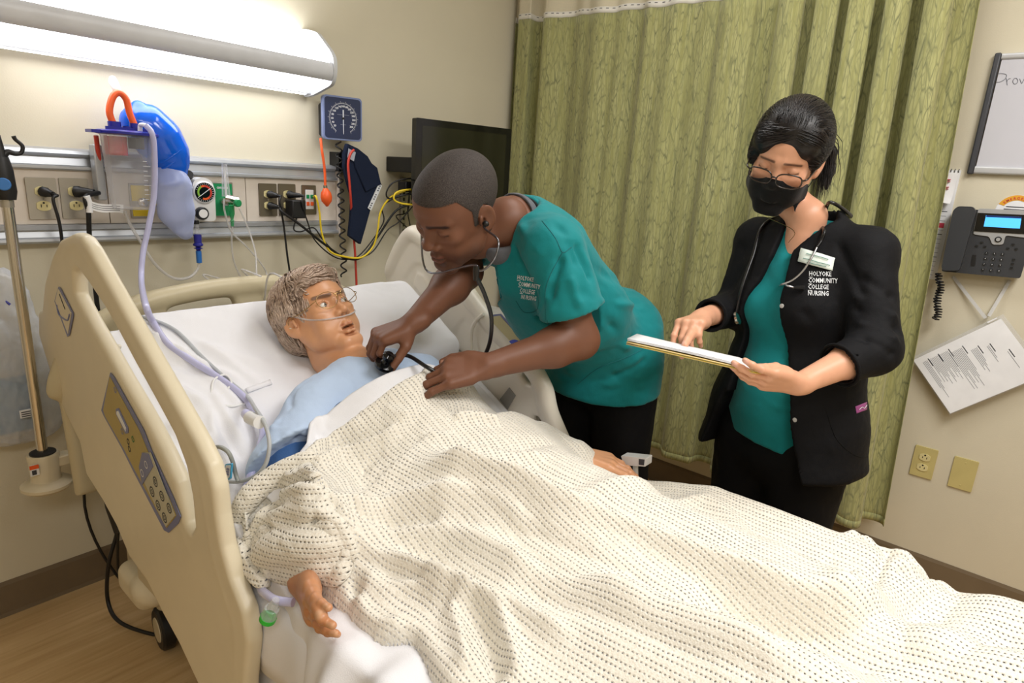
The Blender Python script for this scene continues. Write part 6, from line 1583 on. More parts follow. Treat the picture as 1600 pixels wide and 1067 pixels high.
edge = np.clip(-pd.ravel() / .016, 0, 1); Zb = P[:, 2] + D
floor_z = mattop(P[:, 0], P[:, 1]) + .004 + .030 * far_w * np.clip((P[:, 0] - 1.2) / .1, 0, 1)
Hb = floor_z + (Zb - floor_z) * np.sqrt(np.clip(1 - (1 - edge) ** 2, 0, 1))
top_region = (P2[:, 1] > .84)      # over the body the edge keeps its height and only rolls a little
bz = legs(P[:, 0], P[:, 1]) + .012; Hb = np.where(top_region & (D < .03), np.maximum(Hb, bz + (Zb - bz) * np.sqrt(np.clip(1 - (1 - edge) ** 2, 0, 1))), Hb)
gb = BVHTree.FromPolygons([tuple(v) for v in GOWN_V], [tuple(f) for f in GOWN_F])
def gown_z(x, y):
    r = gb.ray_cast(Vector((float(x), float(y), 1.4)), Vector((0, 0, -1))); return r[0][2] if r[0] is not None else -9
near_g = np.where((P2[:, 1] > .86) & (P2[:, 0] < 1.25) & (pd.ravel() < .02))[0]; gz_ = np.full(len(P), -9.)
for k_ in near_g: gz_[k_] = gown_z(P2[k_, 0], P2[k_, 1])
over = gz_ + .018 - Hb; Hb = Hb + np.where(over > -.03, (over + .03) ** 2 / .12 * (over < .03) + over * (over >= .03), 0)
ins = (pd <= h_ * .6).reshape(len(gx), len(gy)); vid = np.full(ins.shape, -1); 
cell = ins[:-1, :-1] & ins[1:, :-1] & ins[1:, 1:] & ins[:-1, 1:]
idx = np.arange(ins.size).reshape(ins.shape); Fb = np.stack([idx[:-1, :-1][cell], idx[1:, :-1][cell], idx[1:, 1:][cell], idx[:-1, 1:][cell]], 1)
used = np.unique(Fb); rm = np.full(ins.size, -1); rm[used] = np.arange(len(used)); Fb = rm[Fb]
Vb = np.stack([P[used, 0], P[used, 1], Hb[used]], 1)
ec = {}
E_ = np.sort(np.concatenate([Fb[:, [0, 1]], Fb[:, [1, 2]], Fb[:, [2, 3]], Fb[:, [3, 0]]]), 1); key_ = E_[:, 0].astype(np.int64) * len(Vb) + E_[:, 1]; un, ct_ = np.unique(key_, return_counts=True)
bd = np.unique(np.concatenate([un[ct_ == 1] // len(Vb), un[ct_ == 1] % len(Vb)])).astype(int)
gpx, gpy = np.gradient(pd, h_); gpd = np.stack([gpx.ravel(), gpy.ravel()], 1)[used][bd]; gpd /= np.linalg.norm(gpd, axis=1)[:, None] + 1e-9
Vb[bd, :2] -= gpd * (pd.ravel()[used][bd])[:, None]
Vr = relax(Vb, Fb, 2, .5); keep = np.ones(len(Vb), bool); keep[bd] = False; Vb[keep] = Vr[keep]
# cloth coordinates: rows run down the bed and drift with the folds
wx = .010 * vnoise(Vb * [1, 1, 0], 5, 51) + .004 * vnoise(Vb * [1, 1, 0], 12, 52)
HG = Hb.reshape(len(gx), len(gy)).copy()
for _ in range(3): HG[1:-1, 1:-1] = (HG[1:-1, 1:-1] * 2 + HG[2:, 1:-1] + HG[:-2, 1:-1] + HG[1:-1, 2:] + HG[1:-1, :-2]) / 6
G3 = np.stack([BX, BY, HG], -1); UVg = np.stack([BX, BY], -1).astype(np.float32) * 1.04
eds = [((slice(None, -1), slice(None)), (slice(1, None), slice(None))), ((slice(None), slice(None, -1)), (slice(None), slice(1, None))),
       ((slice(None, -1), slice(None, -1)), (slice(1, None), slice(1, None))), ((slice(None, -1), slice(1, None)), (slice(1, None), slice(None, -1)))]
prev_ = None
for st, nit in ((12, 300), (6, 160), (3, 90), (1, 40)):          # let the flat cloth coordinates relax towards the draped lengths, coarse to fine
    ii = np.unique(np.append(np.arange(0, len(gx), st), len(gx) - 1)); jj = np.unique(np.append(np.arange(0, len(gy), st), len(gy) - 1))
    g3 = G3[np.ix_(ii, jj)]; u = UVg[np.ix_(ii, jj)]
    if prev_ is not None:
        pi, pj, pu = prev_; t1 = np.stack([np.stack([np.interp(ii, pi, pu[:, q, c]) for q in range(len(pj))], 1) for c in (0, 1)], -1)
        u = np.stack([np.stack([np.interp(jj, pj, t1[q, :, c]) for q in range(len(ii))], 0) for c in (0, 1)], -1)
    rl = [np.linalg.norm(g3[a] - g3[b], axis=-1) for a, b in eds]
    for it in range(nit):
        for (a, b), L_ in zip(eds, rl):
            d = u[b] - u[a]; n_ = np.sqrt((d * d).sum(-1)) + 1e-9; c = d * ((1 - L_ / n_) * .2)[..., None]; u[a] += c; u[b] -= c
    prev_ = (ii, jj, u)
UVg = prev_[2]
uu = UVg[..., 0].ravel()[used] + .5 * wx; vv = UVg[..., 1].ravel()[used]
u2, v2 = uu, vv
def blanket_mat():
    N = NT('cellular_blanket'); N.set(rough=.9, spec=.12, sheen=.35)
    tc = N.n('ShaderNodeTexCoord'); sep = N.n('ShaderNodeSeparateXYZ'); N.l(tc.outputs['UV'], sep.inputs[0]); U, Vv = sep.outputs[0], sep.outputs[1]
    ob = N.coord('Object')
    row = N.math('MODULO', N.math('ADD', U, 10.0), .0205)
    def band(c): return N.math('ABSOLUTE', N.math('SUBTRACT', row, c))
    r1 = N.math('MINIMUM', band(.0060), band(.0145))
    shift = N.math('MULTIPLY', N.math('GREATER_THAN', row, .0102), .0036)
    col = N.math('ABSOLUTE', N.math('SUBTRACT', N.math('MODULO', N.math('ADD', N.math('ADD', Vv, 10.0), shift), .0072), .0036))
    e = N.math('SQRT', N.math('ADD', N.math('POWER', N.math('DIVIDE', r1, .00120), 2), N.math('POWER', N.math('DIVIDE', col, .00150), 2)))
    nz = N.noise(ob, 500, 2); nz2 = N.noise(ob, 12, 3)
    e = N.math('ADD', e, N.math('MULTIPLY', N.math('SUBTRACT', nz, .5), 1.3)); e = N.math('ADD', e, N.math('MULTIPLY', N.math('SUBTRACT', nz2, .5), 1.2))
    solid = N.math('GREATER_THAN', e, .80); N.l(solid, N.b.inputs['Alpha'])
    fl = N.noise(ob, 210, 4, .7)
    c = N.ramp(fl, [(.3, srgb((226, 218, 202))), (.65, srgb((241, 237, 226)))]); N.l(c, N.b.inputs['Base Color'])
    hgt = N.math('ADD', N.math('MULTIPLY', N.math('MINIMUM', e, 2.2), .5), N.math('MULTIPLY', fl, 1.1)); N.bump(hgt, .8, .0022); return N.m
bk = thing('cellular_blanket', 'cream open-weave cotton blanket bunched over the manikin and bed', 'blanket', (.9, .3, .7))
npmesh('blanket_cloth', Vb, Fb, blanket_mat(), bk, uv=np.stack([u2, v2], 1))
# loose overhanging rolls of the bunch
S = SDF((.36, .66, .60), (.82, 1.14, 1.0), .004)
BH = {}
Hgrid = Hb.reshape(len(gx), len(gy))
def topz(x, y): return Hgrid[int(np.clip(round((x - gx[0]) / h_), 0, len(gx) - 1)), int(np.clip(round((y - gy[0]) / h_), 0, len(gy) - 1))]
def onB(px, py, up=0.0):
    w = ray(px, py); t = np.linspace(.5, 3.2, 900); q = CAM + w[None] * (t / 975)[:, None]
    for k in range(len(q)):
        if q[k, 2] < topz(q[k, 0], q[k, 1]) + up: return q[k]
    return q[-1]
def lump(chain_, k=.008, flat=None):
    q = spline([np.append(onB(a, b, up), r) for a, b, r, up in chain_], 5)
    for i in range(len(q) - 1): S.cap(q[i][:3], q[i + 1][:3], q[i][3], q[i + 1][3], k=k, flat=flat)
lump([(485, 712, .012, .004), (450, 730, .016, .0), (415, 754, .020, -.004), (388, 780, .020, -.008), (374, 812, .020, -.010), (373, 850, .018, -.010), (384, 880, .016, -.010), (402, 902, .012, -.006)])
lump([(400, 850, .016, .006), (415, 822, .018, .010), (445, 806, .018, .006), (480, 796, .015, .005), (515, 796, .012, .002)], .006)
lump([(415, 868, .024, .0), (445, 855, .034, .002), (490, 850, .034, -.002), (522, 850, .022, -.002)], .012)
lump([(430, 890, .018, .0), (460, 888, .024, .002), (500, 882, .024, .0), (530, 878, .015, 0)], .012)
lump([(430, 815, .009, .030), (447, 824, .012, .032), (468, 818, .012, .030), (486, 800, .011, .024), (504, 778, .009, .010)], .002)
lump([(396, 832, .010, .026), (412, 806, .012, .026), (438, 790, .012, .020), (470, 782, .011, .014), (505, 784, .010, .006)], .003)
lump([(500, 800, .010, .016), (524, 815, .012, .012), (543, 842, .011, .008), (550, 872, .009, .002)], .004)
lump([(446, 772, .012, .014), (476, 764, .013, .010), (508, 772, .010, .004)], .004)
V, F = S.net(); V = relax(V, F, 2); n = vnormals(V, F); V = V + n * (.0016 * vnoise(V, 60, 61))[:, None]
M_blk = bpy.data.materials['cellular_blanket']
npmesh('blanket_rolls', V, F, M_blk, bk, uv=np.stack([V @ RC[1] * 1.15, V @ RC[0]], 1))
def patch(name, top, bot, ut, um, ub, nu=70, nv=26, seed=0):
    a = np.array(spline([np.array([*p, 0.]) for p in top], 8))[:, :2]; b = np.array(spline([np.array([*p, 0.]) for p in bot], 8))[:, :2]
    def rs_(c):
        L = np.concatenate([[0], np.cumsum(np.linalg.norm(np.diff(c, axis=0), axis=1))]); q = np.linspace(0, L[-1], nu); return np.stack([np.interp(q, L, c[:, 0]), np.interp(q, L, c[:, 1])], 1)
    a, b = rs_(a), rs_(b); V = []
    for i in range(nu):
        for j in range(nv):
            t = j / (nv - 1); q = a[i] * (1 - t) + b[i] * t; up = np.interp(t, [0, .12, .5, .88, 1], [ut * .7, ut + (um - ut) * .3, um, ub + (um - ub) * .45, ub]); e = math.sin(PI * i / (nu - 1)) ** .4
            V.append(onB(q[0], q[1], max(.002, up * e)))
    V = np.array(V); F = grid_faces(nu, nv); V = relax(V, F, 3, .5); V = V + vnormals(V, F) * (.0022 * vnoise(V, 34, seed) + .0010 * vnoise(V, 90, seed + 1))[:, None]
    o = npmesh(name, V, F, M_blk, bk, uv=np.stack([V @ RC[1] * 1.15, V @ RC[0]], 1)); md = o.modifiers.new('s', 'SOLIDIFY'); md.thickness = .006; md.offset = -1; return o
patch('front_flap', [(383, 843), (394, 824), (412, 816), (436, 830), (468, 828), (498, 812), (520, 806), (534, 822)], [(384, 850), (402, 880), (428, 911), (462, 908), (500, 912), (530, 915), (546, 895), (550, 870)], .040, .052, .012, seed=71)
patch('back_rim', [(480, 712), (436, 734), (394, 762), (366, 796), (358, 836), (364, 868), (380, 898), (402, 920), (430, 914)], [(505, 742), (462, 756), (420, 770), (398, 790), (387, 815), (384, 838), (390, 858), (405, 884), (424, 905)], .006, .030, .022, seed=73)
# white top sheet turned back along the blanket edge
band_out = [(400, 770), (436, 742), (461, 716), (480, 692), (498, 664), (514, 644), (545, 616), (580, 596), (620, 579), (655, 569), (674, 570), (690, 580)]
band_in = [(440, 790), (470, 760), (500, 725), (520, 705), (545, 690), (570, 665), (600, 640), (640, 610), (670, 596), (700, 590), (700, 588)]
GT = lambda x, y: legs(x, y) + .014
def interp_chain(c, n):
    c = np.array(spline([np.array([*p, 0]) for p in c], 8))[:, :2]; L = np.concatenate([[0], np.cumsum(np.linalg.norm(np.diff(c, axis=0), axis=1))]); s = np.linspace(0, L[-1], n); return np.stack([np.interp(s, L, c[:, 0]), np.interp(s, L, c[:, 1])], 1)
a_ = interp_chain(band_out, 90); b_ = interp_chain(band_in, 90); V = []
for i in range(90):
    for j in range(14):
        t = j / 13; q = a_[i] * (1 - t) + b_[i] * t
        p = onH(q[0], q[1], GT); p = np.array(p) + [0, 0, .004 * math.sin(min(1, t * 5) * PI / 2) - .004 + .0018 * math.sin(i * .21 + t * 4)]; p[2] = max(p[2], gown_z(p[0], p[1]) + .0045) - .03 * max(0, t - .5); V.append(p)
ts_ = thing('top_sheet', 'white top sheet folded back over the manikin chest', 'bed sheet', (.9, .3, .7))
V = np.array(V); V = relax(V, grid_faces(90, 14), 2, .4); o = npmesh('turned_hem', V, grid_faces(90, 14), M_sheet, ts_); npmesh('under_layer', Vb - [0, 0, .0028], Fb, M_sheet, ts_); md = o.modifiers.new('s', 'SOLIDIFY'); md.thickness = .006; md.offset = -1
# lower white sheet hanging out below the blanket edge
lo_top = [(405, 905), (430, 912), (480, 912), (530, 940), (590, 990), (640, 980), (690, 1040), (760, 1100)]
ds = thing('draped_sheet', 'white sheet hanging in folds over the near mattress edge', 'bed sheet', (.5, .6, .6))
V = []; nu = 260; nv = 44
for i in range(nu):
    u = i / (nu - 1); y = 1.06 - 1.15 * u
    for j in range(nv):
        t = j / (nv - 1); ph_ = u * 52 + 1.6 * math.sin(u * 15) + 2.2 * t * math.sin(u * 9 + 1); f1 = math.sin(ph_); f2 = math.sin(u * 97 + 3 * t)
        if t < .35: x = .60 - (.60 - .468) * (t / .35); z = mattop(.55, y) + .009
        else: k = (t - .35) / .65; x = .468 - .020 * math.sin(min(1, k * 3) * PI / 2) - k * .02; z = mattop(.55, y) + .009 - .34 * k
        am_ = min(1, max(0, t - .12) * 3); x -= am_ * (.024 * f1 + .008 * f2) * (t > .3) * min(1, (t - .3) * 5); z += am_ * (.014 * f1 + .005 * f2) * (1 if t < .5 else .4)
        if y > .80: w_ = min(1, (y - .80) / .08); x = x * (1 - w_) + max(x, .484) * w_
        V.append((x, y + .018 * math.sin(t * 3 + u * 9) * t, z))
V = np.array(V); F = grid_faces(nu, nv); V = relax(V, F, 2)
o = npmesh('sheet_cloth', V, F, M_sheet, ds); md = o.modifiers.new('s', 'SOLIDIFY'); md.thickness = .003
# ================================================================ tubes on and around the bed
def mz(px, py, up=.006):
    p = onmat(px, py); return p + [0, 0, up]
cable('suction_hose', 'thick lavender suction hose from the canister across the raised mattress', 'hose', [PY(228, 196, 1.97), PY(237, 208, 1.96), PY(241, 235, 1.96), PY(241, 300, 1.96), PY(233, 350, 1.95), PY(223, 398, 1.93), PY(221, 440, 1.86), PX(228, 478, .545), mz(240, 510, .01), mz(262, 542, .009), mz(295, 566, .009), mz(330, 588, .009), mz(365, 612, .009), mz(385, 632, .012), mz(400, 655, .012)], .0078, M_lav, n=12)
cable('suction_hose', 'lavender hose running down beside the blue sleeve under the bunched blanket', 'hose', [mz(390, 645, .02), mz(402, 668, .03), mz(412, 700, .04), mz(404, 735, .04), mz(392, 765, .03), mz(380, 800, .02), mz(385, 850, .01), [.478, .93, .665], PX(408, 918, .462), PX(418, 930, .450), PX(432, 938, .446), PX(458, 941, .46)], .0075, M_lav, n=12)
M_gcab = mat('grey_cable', (150, 152, 146), .4); M_gcab2 = mat('pale_grey_cable', (176, 180, 184), .4)
cable('monitor_lead', 'grey lead curving over the pillow side down to the gown', 'cable', [PX(205, 492, .53), mz(235, 502, .006), mz(275, 520), mz(315, 560), mz(350, 592), mz(385, 625, .012), PX(400, 640, .58), PX(415, 665, .57), PX(421, 695, .56), PX(415, 725, .55), PX(400, 743, .54), PX(375, 752, .53), PX(352, 752, .52)], .0042, M_gcab2)
cable('monitor_lead', 'small grey loop of lead near the rail with a blue label', 'cable', [PX(328, 706, .50), PX(340, 698, .505), PX(355, 705, .51), PX(363, 720, .515), PX(368, 740, .52), PX(372, 752, .52)], .0042, M_gcab)
cable('monitor_lead', 'beige lead running from behind the manikin head to the far rail', 'cable', [Lh(.083, -.01, -.01), PX(566, 478, 1.12), PX(590, 508, 1.17), PX(625, 548, 1.22)], .004, M_bedlite)
lab = thing('lead_label', 'white name label with blue rim clipped on the grey lead loop', 'label', tuple(PX(353, 740, .50)))
pl = roundpoly(pxpoly([(348, 745), (352, 725), (362, 724), (360, 748), (352, 753)], .50), .004)
xprism(MB(), pl, .50, .003).build('rim', mat('cyan_plastic', (70, 170, 220), .35), lab)
pl = roundpoly(pxpoly([(350, 743), (353, 727), (360, 727), (358, 746), (353, 750)], .4988), .003)
xprism(MB(), pl, .4985, .001).build('face', M_paper, lab)
for k in range(3): xprism(MB(), pxpoly([(352 + .6 * k, 742 - 4 * k), (353 + .6 * k, 739 - 4 * k), (357 + .3 * k, 740 - 4 * k), (357 + .3 * k, 743 - 4 * k)], .4975), .4975, .001).build('print', M_cpb, lab)
clip_ = thing('hose_clip', 'white plastic hose clip at the gown edge', 'clip', tuple(PX(398, 655, .57)))
MB().tube([PX(390, 652, .57), PX(406, 660, .565)], .013, 14).build('body', M_white, clip_, sm=50)
MB().tube([PX(384, 646, .575), PX(390, 652, .57)], .010, 12).build('collar', M_lav, clip_, sm=50)
cable('tape_loop', 'white plastic tie looped round the lavender hose', 'tie', [mz(330, 622, .004), mz(335, 602, .012), mz(352, 596, .016), mz(362, 606, .014), mz(350, 618, .006), mz(334, 622, .005), mz(340, 634, .006), mz(362, 640, .008), mz(384, 636, .008)], .0028, M_white)
ac = thing('green_cap_connector', 'clear airway connector with bright green cap beside the manikin hand', 'connector', tuple(PX(425, 950, .435)))
pa, pb = PX(431, 937, .437), PX(420, 963, .430)
MB().tube([pa, pa + (pb - pa) * .5, pa + (pb - pa) * .52, pb], [.006, .009, .012, .013], 14).build('body', M_clear, ac, sm=50)
MB().tube([pb, pb + nrm(pb - pa) * .008], .0135, 16).build('cap', mat('bright_green', (40, 190, 60), .35), ac, sm=40, label='bright green cap')
cd_ = thing('call_remote', 'small white and grey remote beside the far manikin hand', 'remote', tuple(PX(990, 719, 1.35)))
pl = roundpoly(pxpoly([(970, 712), (1010, 716), (1009, 729), (975, 727)], 1.33), .003)
xprism(MB(), pl, 1.33, .03).build('case', M_white, cd_, bevel=.003)
xprism(MB(), pxpoly([(998, 717), (1007, 718), (1006, 727), (998, 726)], 1.329), 1.3288, .001).build('grey_end', M_ink, cd_)
gt_ = thing('gown_tie', 'flat white cloth tie lying on the sheet above the gown shoulder', 'cloth tie', tuple(onmat(405, 605)))
V = []
for i in range(8):
    t = i / 7; V += [onmat(384 + 38 * t, 610 - 14 * t) + [0, 0, .006], onmat(388 + 38 * t, 617 - 14 * t) + [0, 0, .006]]
o = MB().add(V, [(2 * i, 2 * i + 1, 2 * i + 3, 2 * i + 2) for i in range(7)]).build('strap', M_sheet, gt_, sm=60); md = o.modifiers.new('s', 'SOLIDIFY'); md.thickness = .002
rp_ = PX(990, 724, 1.345)
MB().tube([[1.372, rp_[1], .42], [1.374, rp_[1], .60], [rp_[0] + .01, rp_[1], rp_[2] - .002]], .007, 10).build('holder_post', M_white, cd_, sm=50)
MB().box((1.34, rp_[1] - .010, .415), (1.38, rp_[1] + .010, .435)).build('holder_arm', M_frame, cd_)
# ================================================================ shared garment tools
def atd(px, py, d): return CAM + ray(px, py) * d / FPX
def bvh_of(V, F): return BVHTree.FromPolygons([tuple(v) for v in V], [tuple(f) for f in F])
def lay(bv, px, py, off=.0012):
    """point of a garment surface seen at an image position, lifted a little along its normal"""
    d = Vector(nrm(ray(px, py))); loc, n, i, t = bv.ray_cast(Vector(CAM), d)
    if loc is None: return None
    if n.dot(d) > 0: n = -n
    return np.array(loc + n * off)
def lay_text(s, size, px, py, ang, bv, m, parent, name='lettering', bold=.02, shear=0, sx=1.0, label=None):
    cu = bpy.data.curves.new(name, 'FONT'); cu.body = s; cu.size = size; cu.offset = bold * size; cu.resolution_u = 1
    tmp = bpy.data.objects.new('t', cu); COL.objects.link(tmp); me = bpy.data.meshes.new_from_object(tmp.evaluated_get(bpy.context.evaluated_depsgraph_get())); bpy.data.objects.remove(tmp)
    ca, sa = math.cos(ang), math.sin(ang); last = None
    org = Vector((0, 0, 0)); p = parent
    while p is not None: org += Vector(p.location); p = p.parent
    for v in me.vertices:
        x, y = v.co.x * sx + shear * v.co.y, v.co.y; q = lay(bv, px + x * ca + y * sa, py + x * sa - y * ca)
        if q is None: q = last
        if q is not None: v.co = Vector(q) - org; last = q
    me.name = name; o = link(name, me, m, parent)
    if label: o['label'] = label
    return o
def lay_poly(bv, pts, m, parent, name, off=.0012, n=6, label=None):
    """small patch of cloth or plastic following the garment: quad in image order TL TR BR BL"""
    (a, b, c, d) = [np.array(p, float) for p in pts]; V = []
    for i in range(n):
        for j in range(n):
            u, v = j / (n - 1), i / (n - 1); q = (a * (1 - u) + b * u) * (1 - v) + (d * (1 - u) + c * u) * v; w = lay(bv, q[0], q[1], off); V.append(w if w is not None else V[-1])
    o = npmesh(name, np.array(V), grid_faces(n, n), m, parent, label=label); md = o.modifiers.new('s', 'SOLIDIFY'); md.thickness = .0012; return o
def lay_line(bv, pts, r, m, parent, name, off=.0, sub=6):
    q = [lay(bv, a, b, off) for a, b in [(p[0], p[1]) for p in spline([np.array([*p, 0.]) for p in pts], sub)]]; q = [p for p in q if p is not None]
    return MB().tube(q, r, 6).build(name, m, parent, sm=60)
def short_hair(name, V, F, c, M, s, mask, m, parent, lift=.0018):
    n = vnormals(V, F); p = local(V, c, M, s); w = mask(p); fm = w[F].max(1) > .02; Fh = F[fm]; used = np.unique(Fh); rm = np.full(len(V), -1); rm[used] = np.arange(len(used))
    Vh = V[used] + n[used] * lift * np.clip(w[used], 0, 1)[:, None]
    return npmesh(name, Vh, rm[Fh], m, parent, col=np.tile(w[used][:, None], (1, 3)))
M_teal = cloth_mat('teal_scrub', (14, 128, 132), .28, .12, .7)
M_blackcl = cloth_mat('black_cloth', (12, 12, 14), .35, .0, .8)
M_blackjk = cloth_mat('black_jacket_cloth', (13, 13, 16), .35, .0, .75)
M_shoe = mat('black_shoe', (24, 24, 26), .5)

# ================================================================ the man bending over the rail
MS = (112, 74, 54)
mn = thing('person', 'man in teal scrubs bending over the far rail, listening to the manikin chest', 'person', (1.62, 1.0, 0))
Mm = frame(camdir(-.62, -.66, .43), camdir(-.20, .63, .75)); hm = atd(714, 325, 1.45); s_m = 1.07
P_ = np.array([1.63, .99, .86]); N_ = np.array([1.20, 1.02, 1.275]); LS = atd(866, 388, 1.47); RS = np.array([1.20, 1.195, 1.225])
nb = N_ + np.array([-.03, .0, -.01])
S, Lm = head_sdf(hm, Mm, s_m, .0022, 'down', jaw=1.02, nose=1.28, lips=1.25, cheek=1.05, neck=([hm - Mm[2] * .055 - Mm[1] * .02, hm - Mm[2] * .11 - Mm[1] * .035, nb + [.01, 0, .0], N_ + [.01, 0, -.06]], [.055, .054, .055, .050]))
V, F = S.net(); V = relax(V, F, 1, .4)
C, p, mixc = paint_face(V, hm, Mm, s_m, MS, (120, 66, 56), (34, 24, 21), beard=.5)
for q in (-1, 1):
    d, t = segdist(p * [1, 0, 1], (q * .012, 0, .0210), (q * .047, 0, .0205)); mixc(np.clip(2.2 * gauss(d, .0048) - .3, 0, .92) * (p[:, 1] > .05), (22, 17, 16))
    d, t = segdist(p, (q * .047, .080, -.001), (q * .02, .088, -.004)); mixc(np.clip(1.4 * gauss(d, .0022) - .2, 0, .85), (24, 18, 16))
headV, headF = V, F; parts = [(V, F, C)]
# left arm (near the camera)
LE = atd(906, 531, 1.53); LW = atd(762, 572, 1.43)
S = SDF(np.minimum(np.minimum(LS, LE), LW) - [.20, .09, .10], np.maximum(np.maximum(LS, LE), LW) + [.09, .16, .08], .0024)
S.cap(LS, LE, .050, .043, k=.02); um = LS * .45 + LE * .55
S.cap(LE, LE * .72 + LW * .28, .043, .044, k=.03); S.cap(LE * .72 + LW * .28, LW, .043, .0265, k=.03, flat=(camdir(.1, .9, .3), 1.08))
dk = nrm(atd(702, 580, 1.405) - LW); nkk = nrm(camdir(-.05, .62, .78))
nl = hand_sdf(S, LW, dk, nkk, 1, [(22, 26, 14), (26, 30, 16), (34, 32, 18), (42, 34, 20)], 1.03, spread=.06, cup=.10,
              thumb_pts=[LW + dk * .020 + camdir(0, .018, -.01), atd(730, 556, 1.44), atd(706, 560, 1.45), atd(692, 566, 1.45)])
V, F = S.net(); V = relax(V, F, 1, .4); C = np.tile(lin(MS), (len(V), 1)); paint_nails(V, C, nl, (196, 146, 124)); parts.append((V, F, C))
# right arm to the stethoscope head
ST = np.array([.872, 1.103, .930]); RW = atd(648, 503, 1.475); RE = atd(726, 424, 1.66)
S = SDF(np.minimum(np.minimum(RS, RE), ST) - [.08, .08, .04], np.maximum(np.maximum(RS, RE), RW) + [.08, .10, .08], .0022)
S.cap(RS, RE, .050, .044, k=.02); S.cap(RE, RE * .7 + RW * .3, .044, .045, k=.03); S.cap(RE * .7 + RW * .3, RW, .044, .028, k=.03)
k0 = atd(604, 520, 1.46); dk = nrm(k0 - RW); nkk = nrm(camdir(-.15, .85, .45))
nl2 = hand_sdf(S, RW, dk, nkk, -1, [(52, 38, 18), (56, 44, 22), (54, 56, 30), (52, 60, 34)], 1.0, spread=.10, cup=.05,
               thumb_pts=[RW + dk * .022 + camdir(.006, -.020, .006), atd(634, 542, 1.45), atd(622, 560, 1.447), atd(612, 576, 1.443)])
V, F = S.net(); V = relax(V, F, 1, .4); C = np.tile(lin(MS), (len(V), 1)); paint_nails(V, C, nl2, (190, 138, 116)); parts.append((V, F, C))
# trunk and legs inside the clothes
fwd = np.array([-1., 0, 0])
S = SDF((1.05, .70, .05), (1.80, 1.32, 1.36), .010)
ax_m = nrm(N_ - P_); S.cap(P_, P_ * .45 + N_ * .55, .095, .095, k=.04, flat=((0, 1, 0), 1.35)); S.cap(P_ * .45 + N_ * .55, N_ - ax_m * .08, .10, .085, k=.04, flat=((0, 1, 0), 1.45))
S.cap(N_ - ax_m * .09, LS, .05, .045, k=.03); S.cap(N_ - ax_m * .09, RS, .05, .045, k=.03); S.cap(N_, N_ - ax_m * .1, .052, .06, k=.03)
for q in (-1, 1): S.cap((1.64, .99 + q * .085, .86), (1.66, .99 + q * .09, .47), .078, .055, k=.02); S.cap((1.66, .99 + q * .09, .47), (1.67, .99 + q * .095, .08), .055, .038, k=.02)
V, F = S.net(); V = relax(V, F, 1); parts.append((V, F, np.tile(lin(MS), (len(V), 1))))
M_mansk = skin_mat('man_skin', .5, .02, .14, .4)
JV, JF, JC = joinnp(parts); npmesh('body', JV, JF, M_mansk, mn, col=JC)
# cropped hair
def stub_mat(name, c0, c1):
    N = NT(name); N.set(rough=.7, spec=.3); a = N.n('ShaderNodeVertexColor'); a.layer_name = 'tint'; v = N.coord('Object')
    f = N.noise(v, 700, 3, .7); N.l(N.ramp(f, [(.35, srgb(c0)), (.68, srgb(c1))]), N.b.inputs['Base Color'])
    sep = N.n('ShaderNodeSeparateColor'); N.l(a.outputs[0], sep.inputs[0]); g = N.noise(v, 900, 2)
    N.l(N.math('GREATER_THAN', N.math('ADD', sep.outputs[0], N.math('MULTIPLY', N.math('SUBTRACT', g, .5), 1.2)), .5), N.b.inputs['Alpha']); N.bump(f, .7, .0015); return N.m
def crop_mask(p):
    z = p[:, 2]; y = p[:, 1]; x = np.abs(p[:, 0])
    line = np.where(y > .045, .066 - .0 * y, np.where(y > .012, .066 - (.045 - y) * 1.6, np.where(y > -.004, .012, -.045 - (y + .004) * .25)))
    line = np.where((y > .0) & (y < .022) & (x > .05), -.012, line)
    m = np.clip((z - line) / .010 + .5, 0, 1); ear = np.linalg.norm((np.stack([x, y, z], 1) - [.083, -.008, -.004]) / [1, .8, 1.25], axis=1) < .026
    m[ear] = 0; return m * np.clip((z + .060) / .012, 0, 1)
short_hair('cropped_hair', headV, headF, hm, Mm, s_m, crop_mask, stub_mat('cropped_hair_mat', (26, 22, 21), (88, 80, 76)), mn)
# scrub top
TopS = SDF((.98, .66, .62), (1.86, 1.36, 1.42), .0052)
b0 = P_ + [-.01, 0, -.10]; c1 = P_ * .55 + N_ * .45; c2 = P_ * .18 + N_ * .82
TopS.cap(b0, P_, .132, .128, k=.03, flat=((0, 1, 0), 1.38)); TopS.cap(P_, c1 + [.0, 0, -.012], .126, .122, k=.04, flat=((0, 1, 0), 1.38)); TopS.cap(c1 + [0, 0, -.012], c2, .122, .112, k=.05, flat=((0, 1, 0), 1.42))
TopS.cap(P_ + [.035, 0, -.12], P_ + [.03, 0, .08], .134, .126, k=.03, flat=((0, 1, 0), 1.42))
TopS.cap(c2, N_ - ax_m * .03, .10, .066, k=.04, flat=((0, 1, 0), 1.3))
TopS.cap(N_ - ax_m * .05, LS + [.01, .02, .0], .070, .066, k=.04); TopS.cap(N_ - ax_m * .05, RS + [.01, -.02, 0], .070, .066, k=.04)
lsl = LS + (LE - LS) * .62; rsl = RS + (RE - RS) * .72
TopS.cap(LS, lsl, .070, .080, k=.035); TopS.cap(RS, rsl, .068, .072, k=.035)
TopS.cap(c2 + [-.06, 0, -.07], c1 + [-.05, 0, -.10], .07, .07, k=.05, flat=((0, 1, 0), 1.5))        # cloth sagging off the chest
dl = nrm(LE - LS); TopS.plane(lsl + dl * .012, dl) if False else None
def cut_disc(S, c, n, R, L=.09, k=.0):
    """clear everything past a sleeve end"""
    n = nrm(n); S.cap(c + n * R * .98, c + n * (R * .98 + L), R, R, k=k, mode='sub')
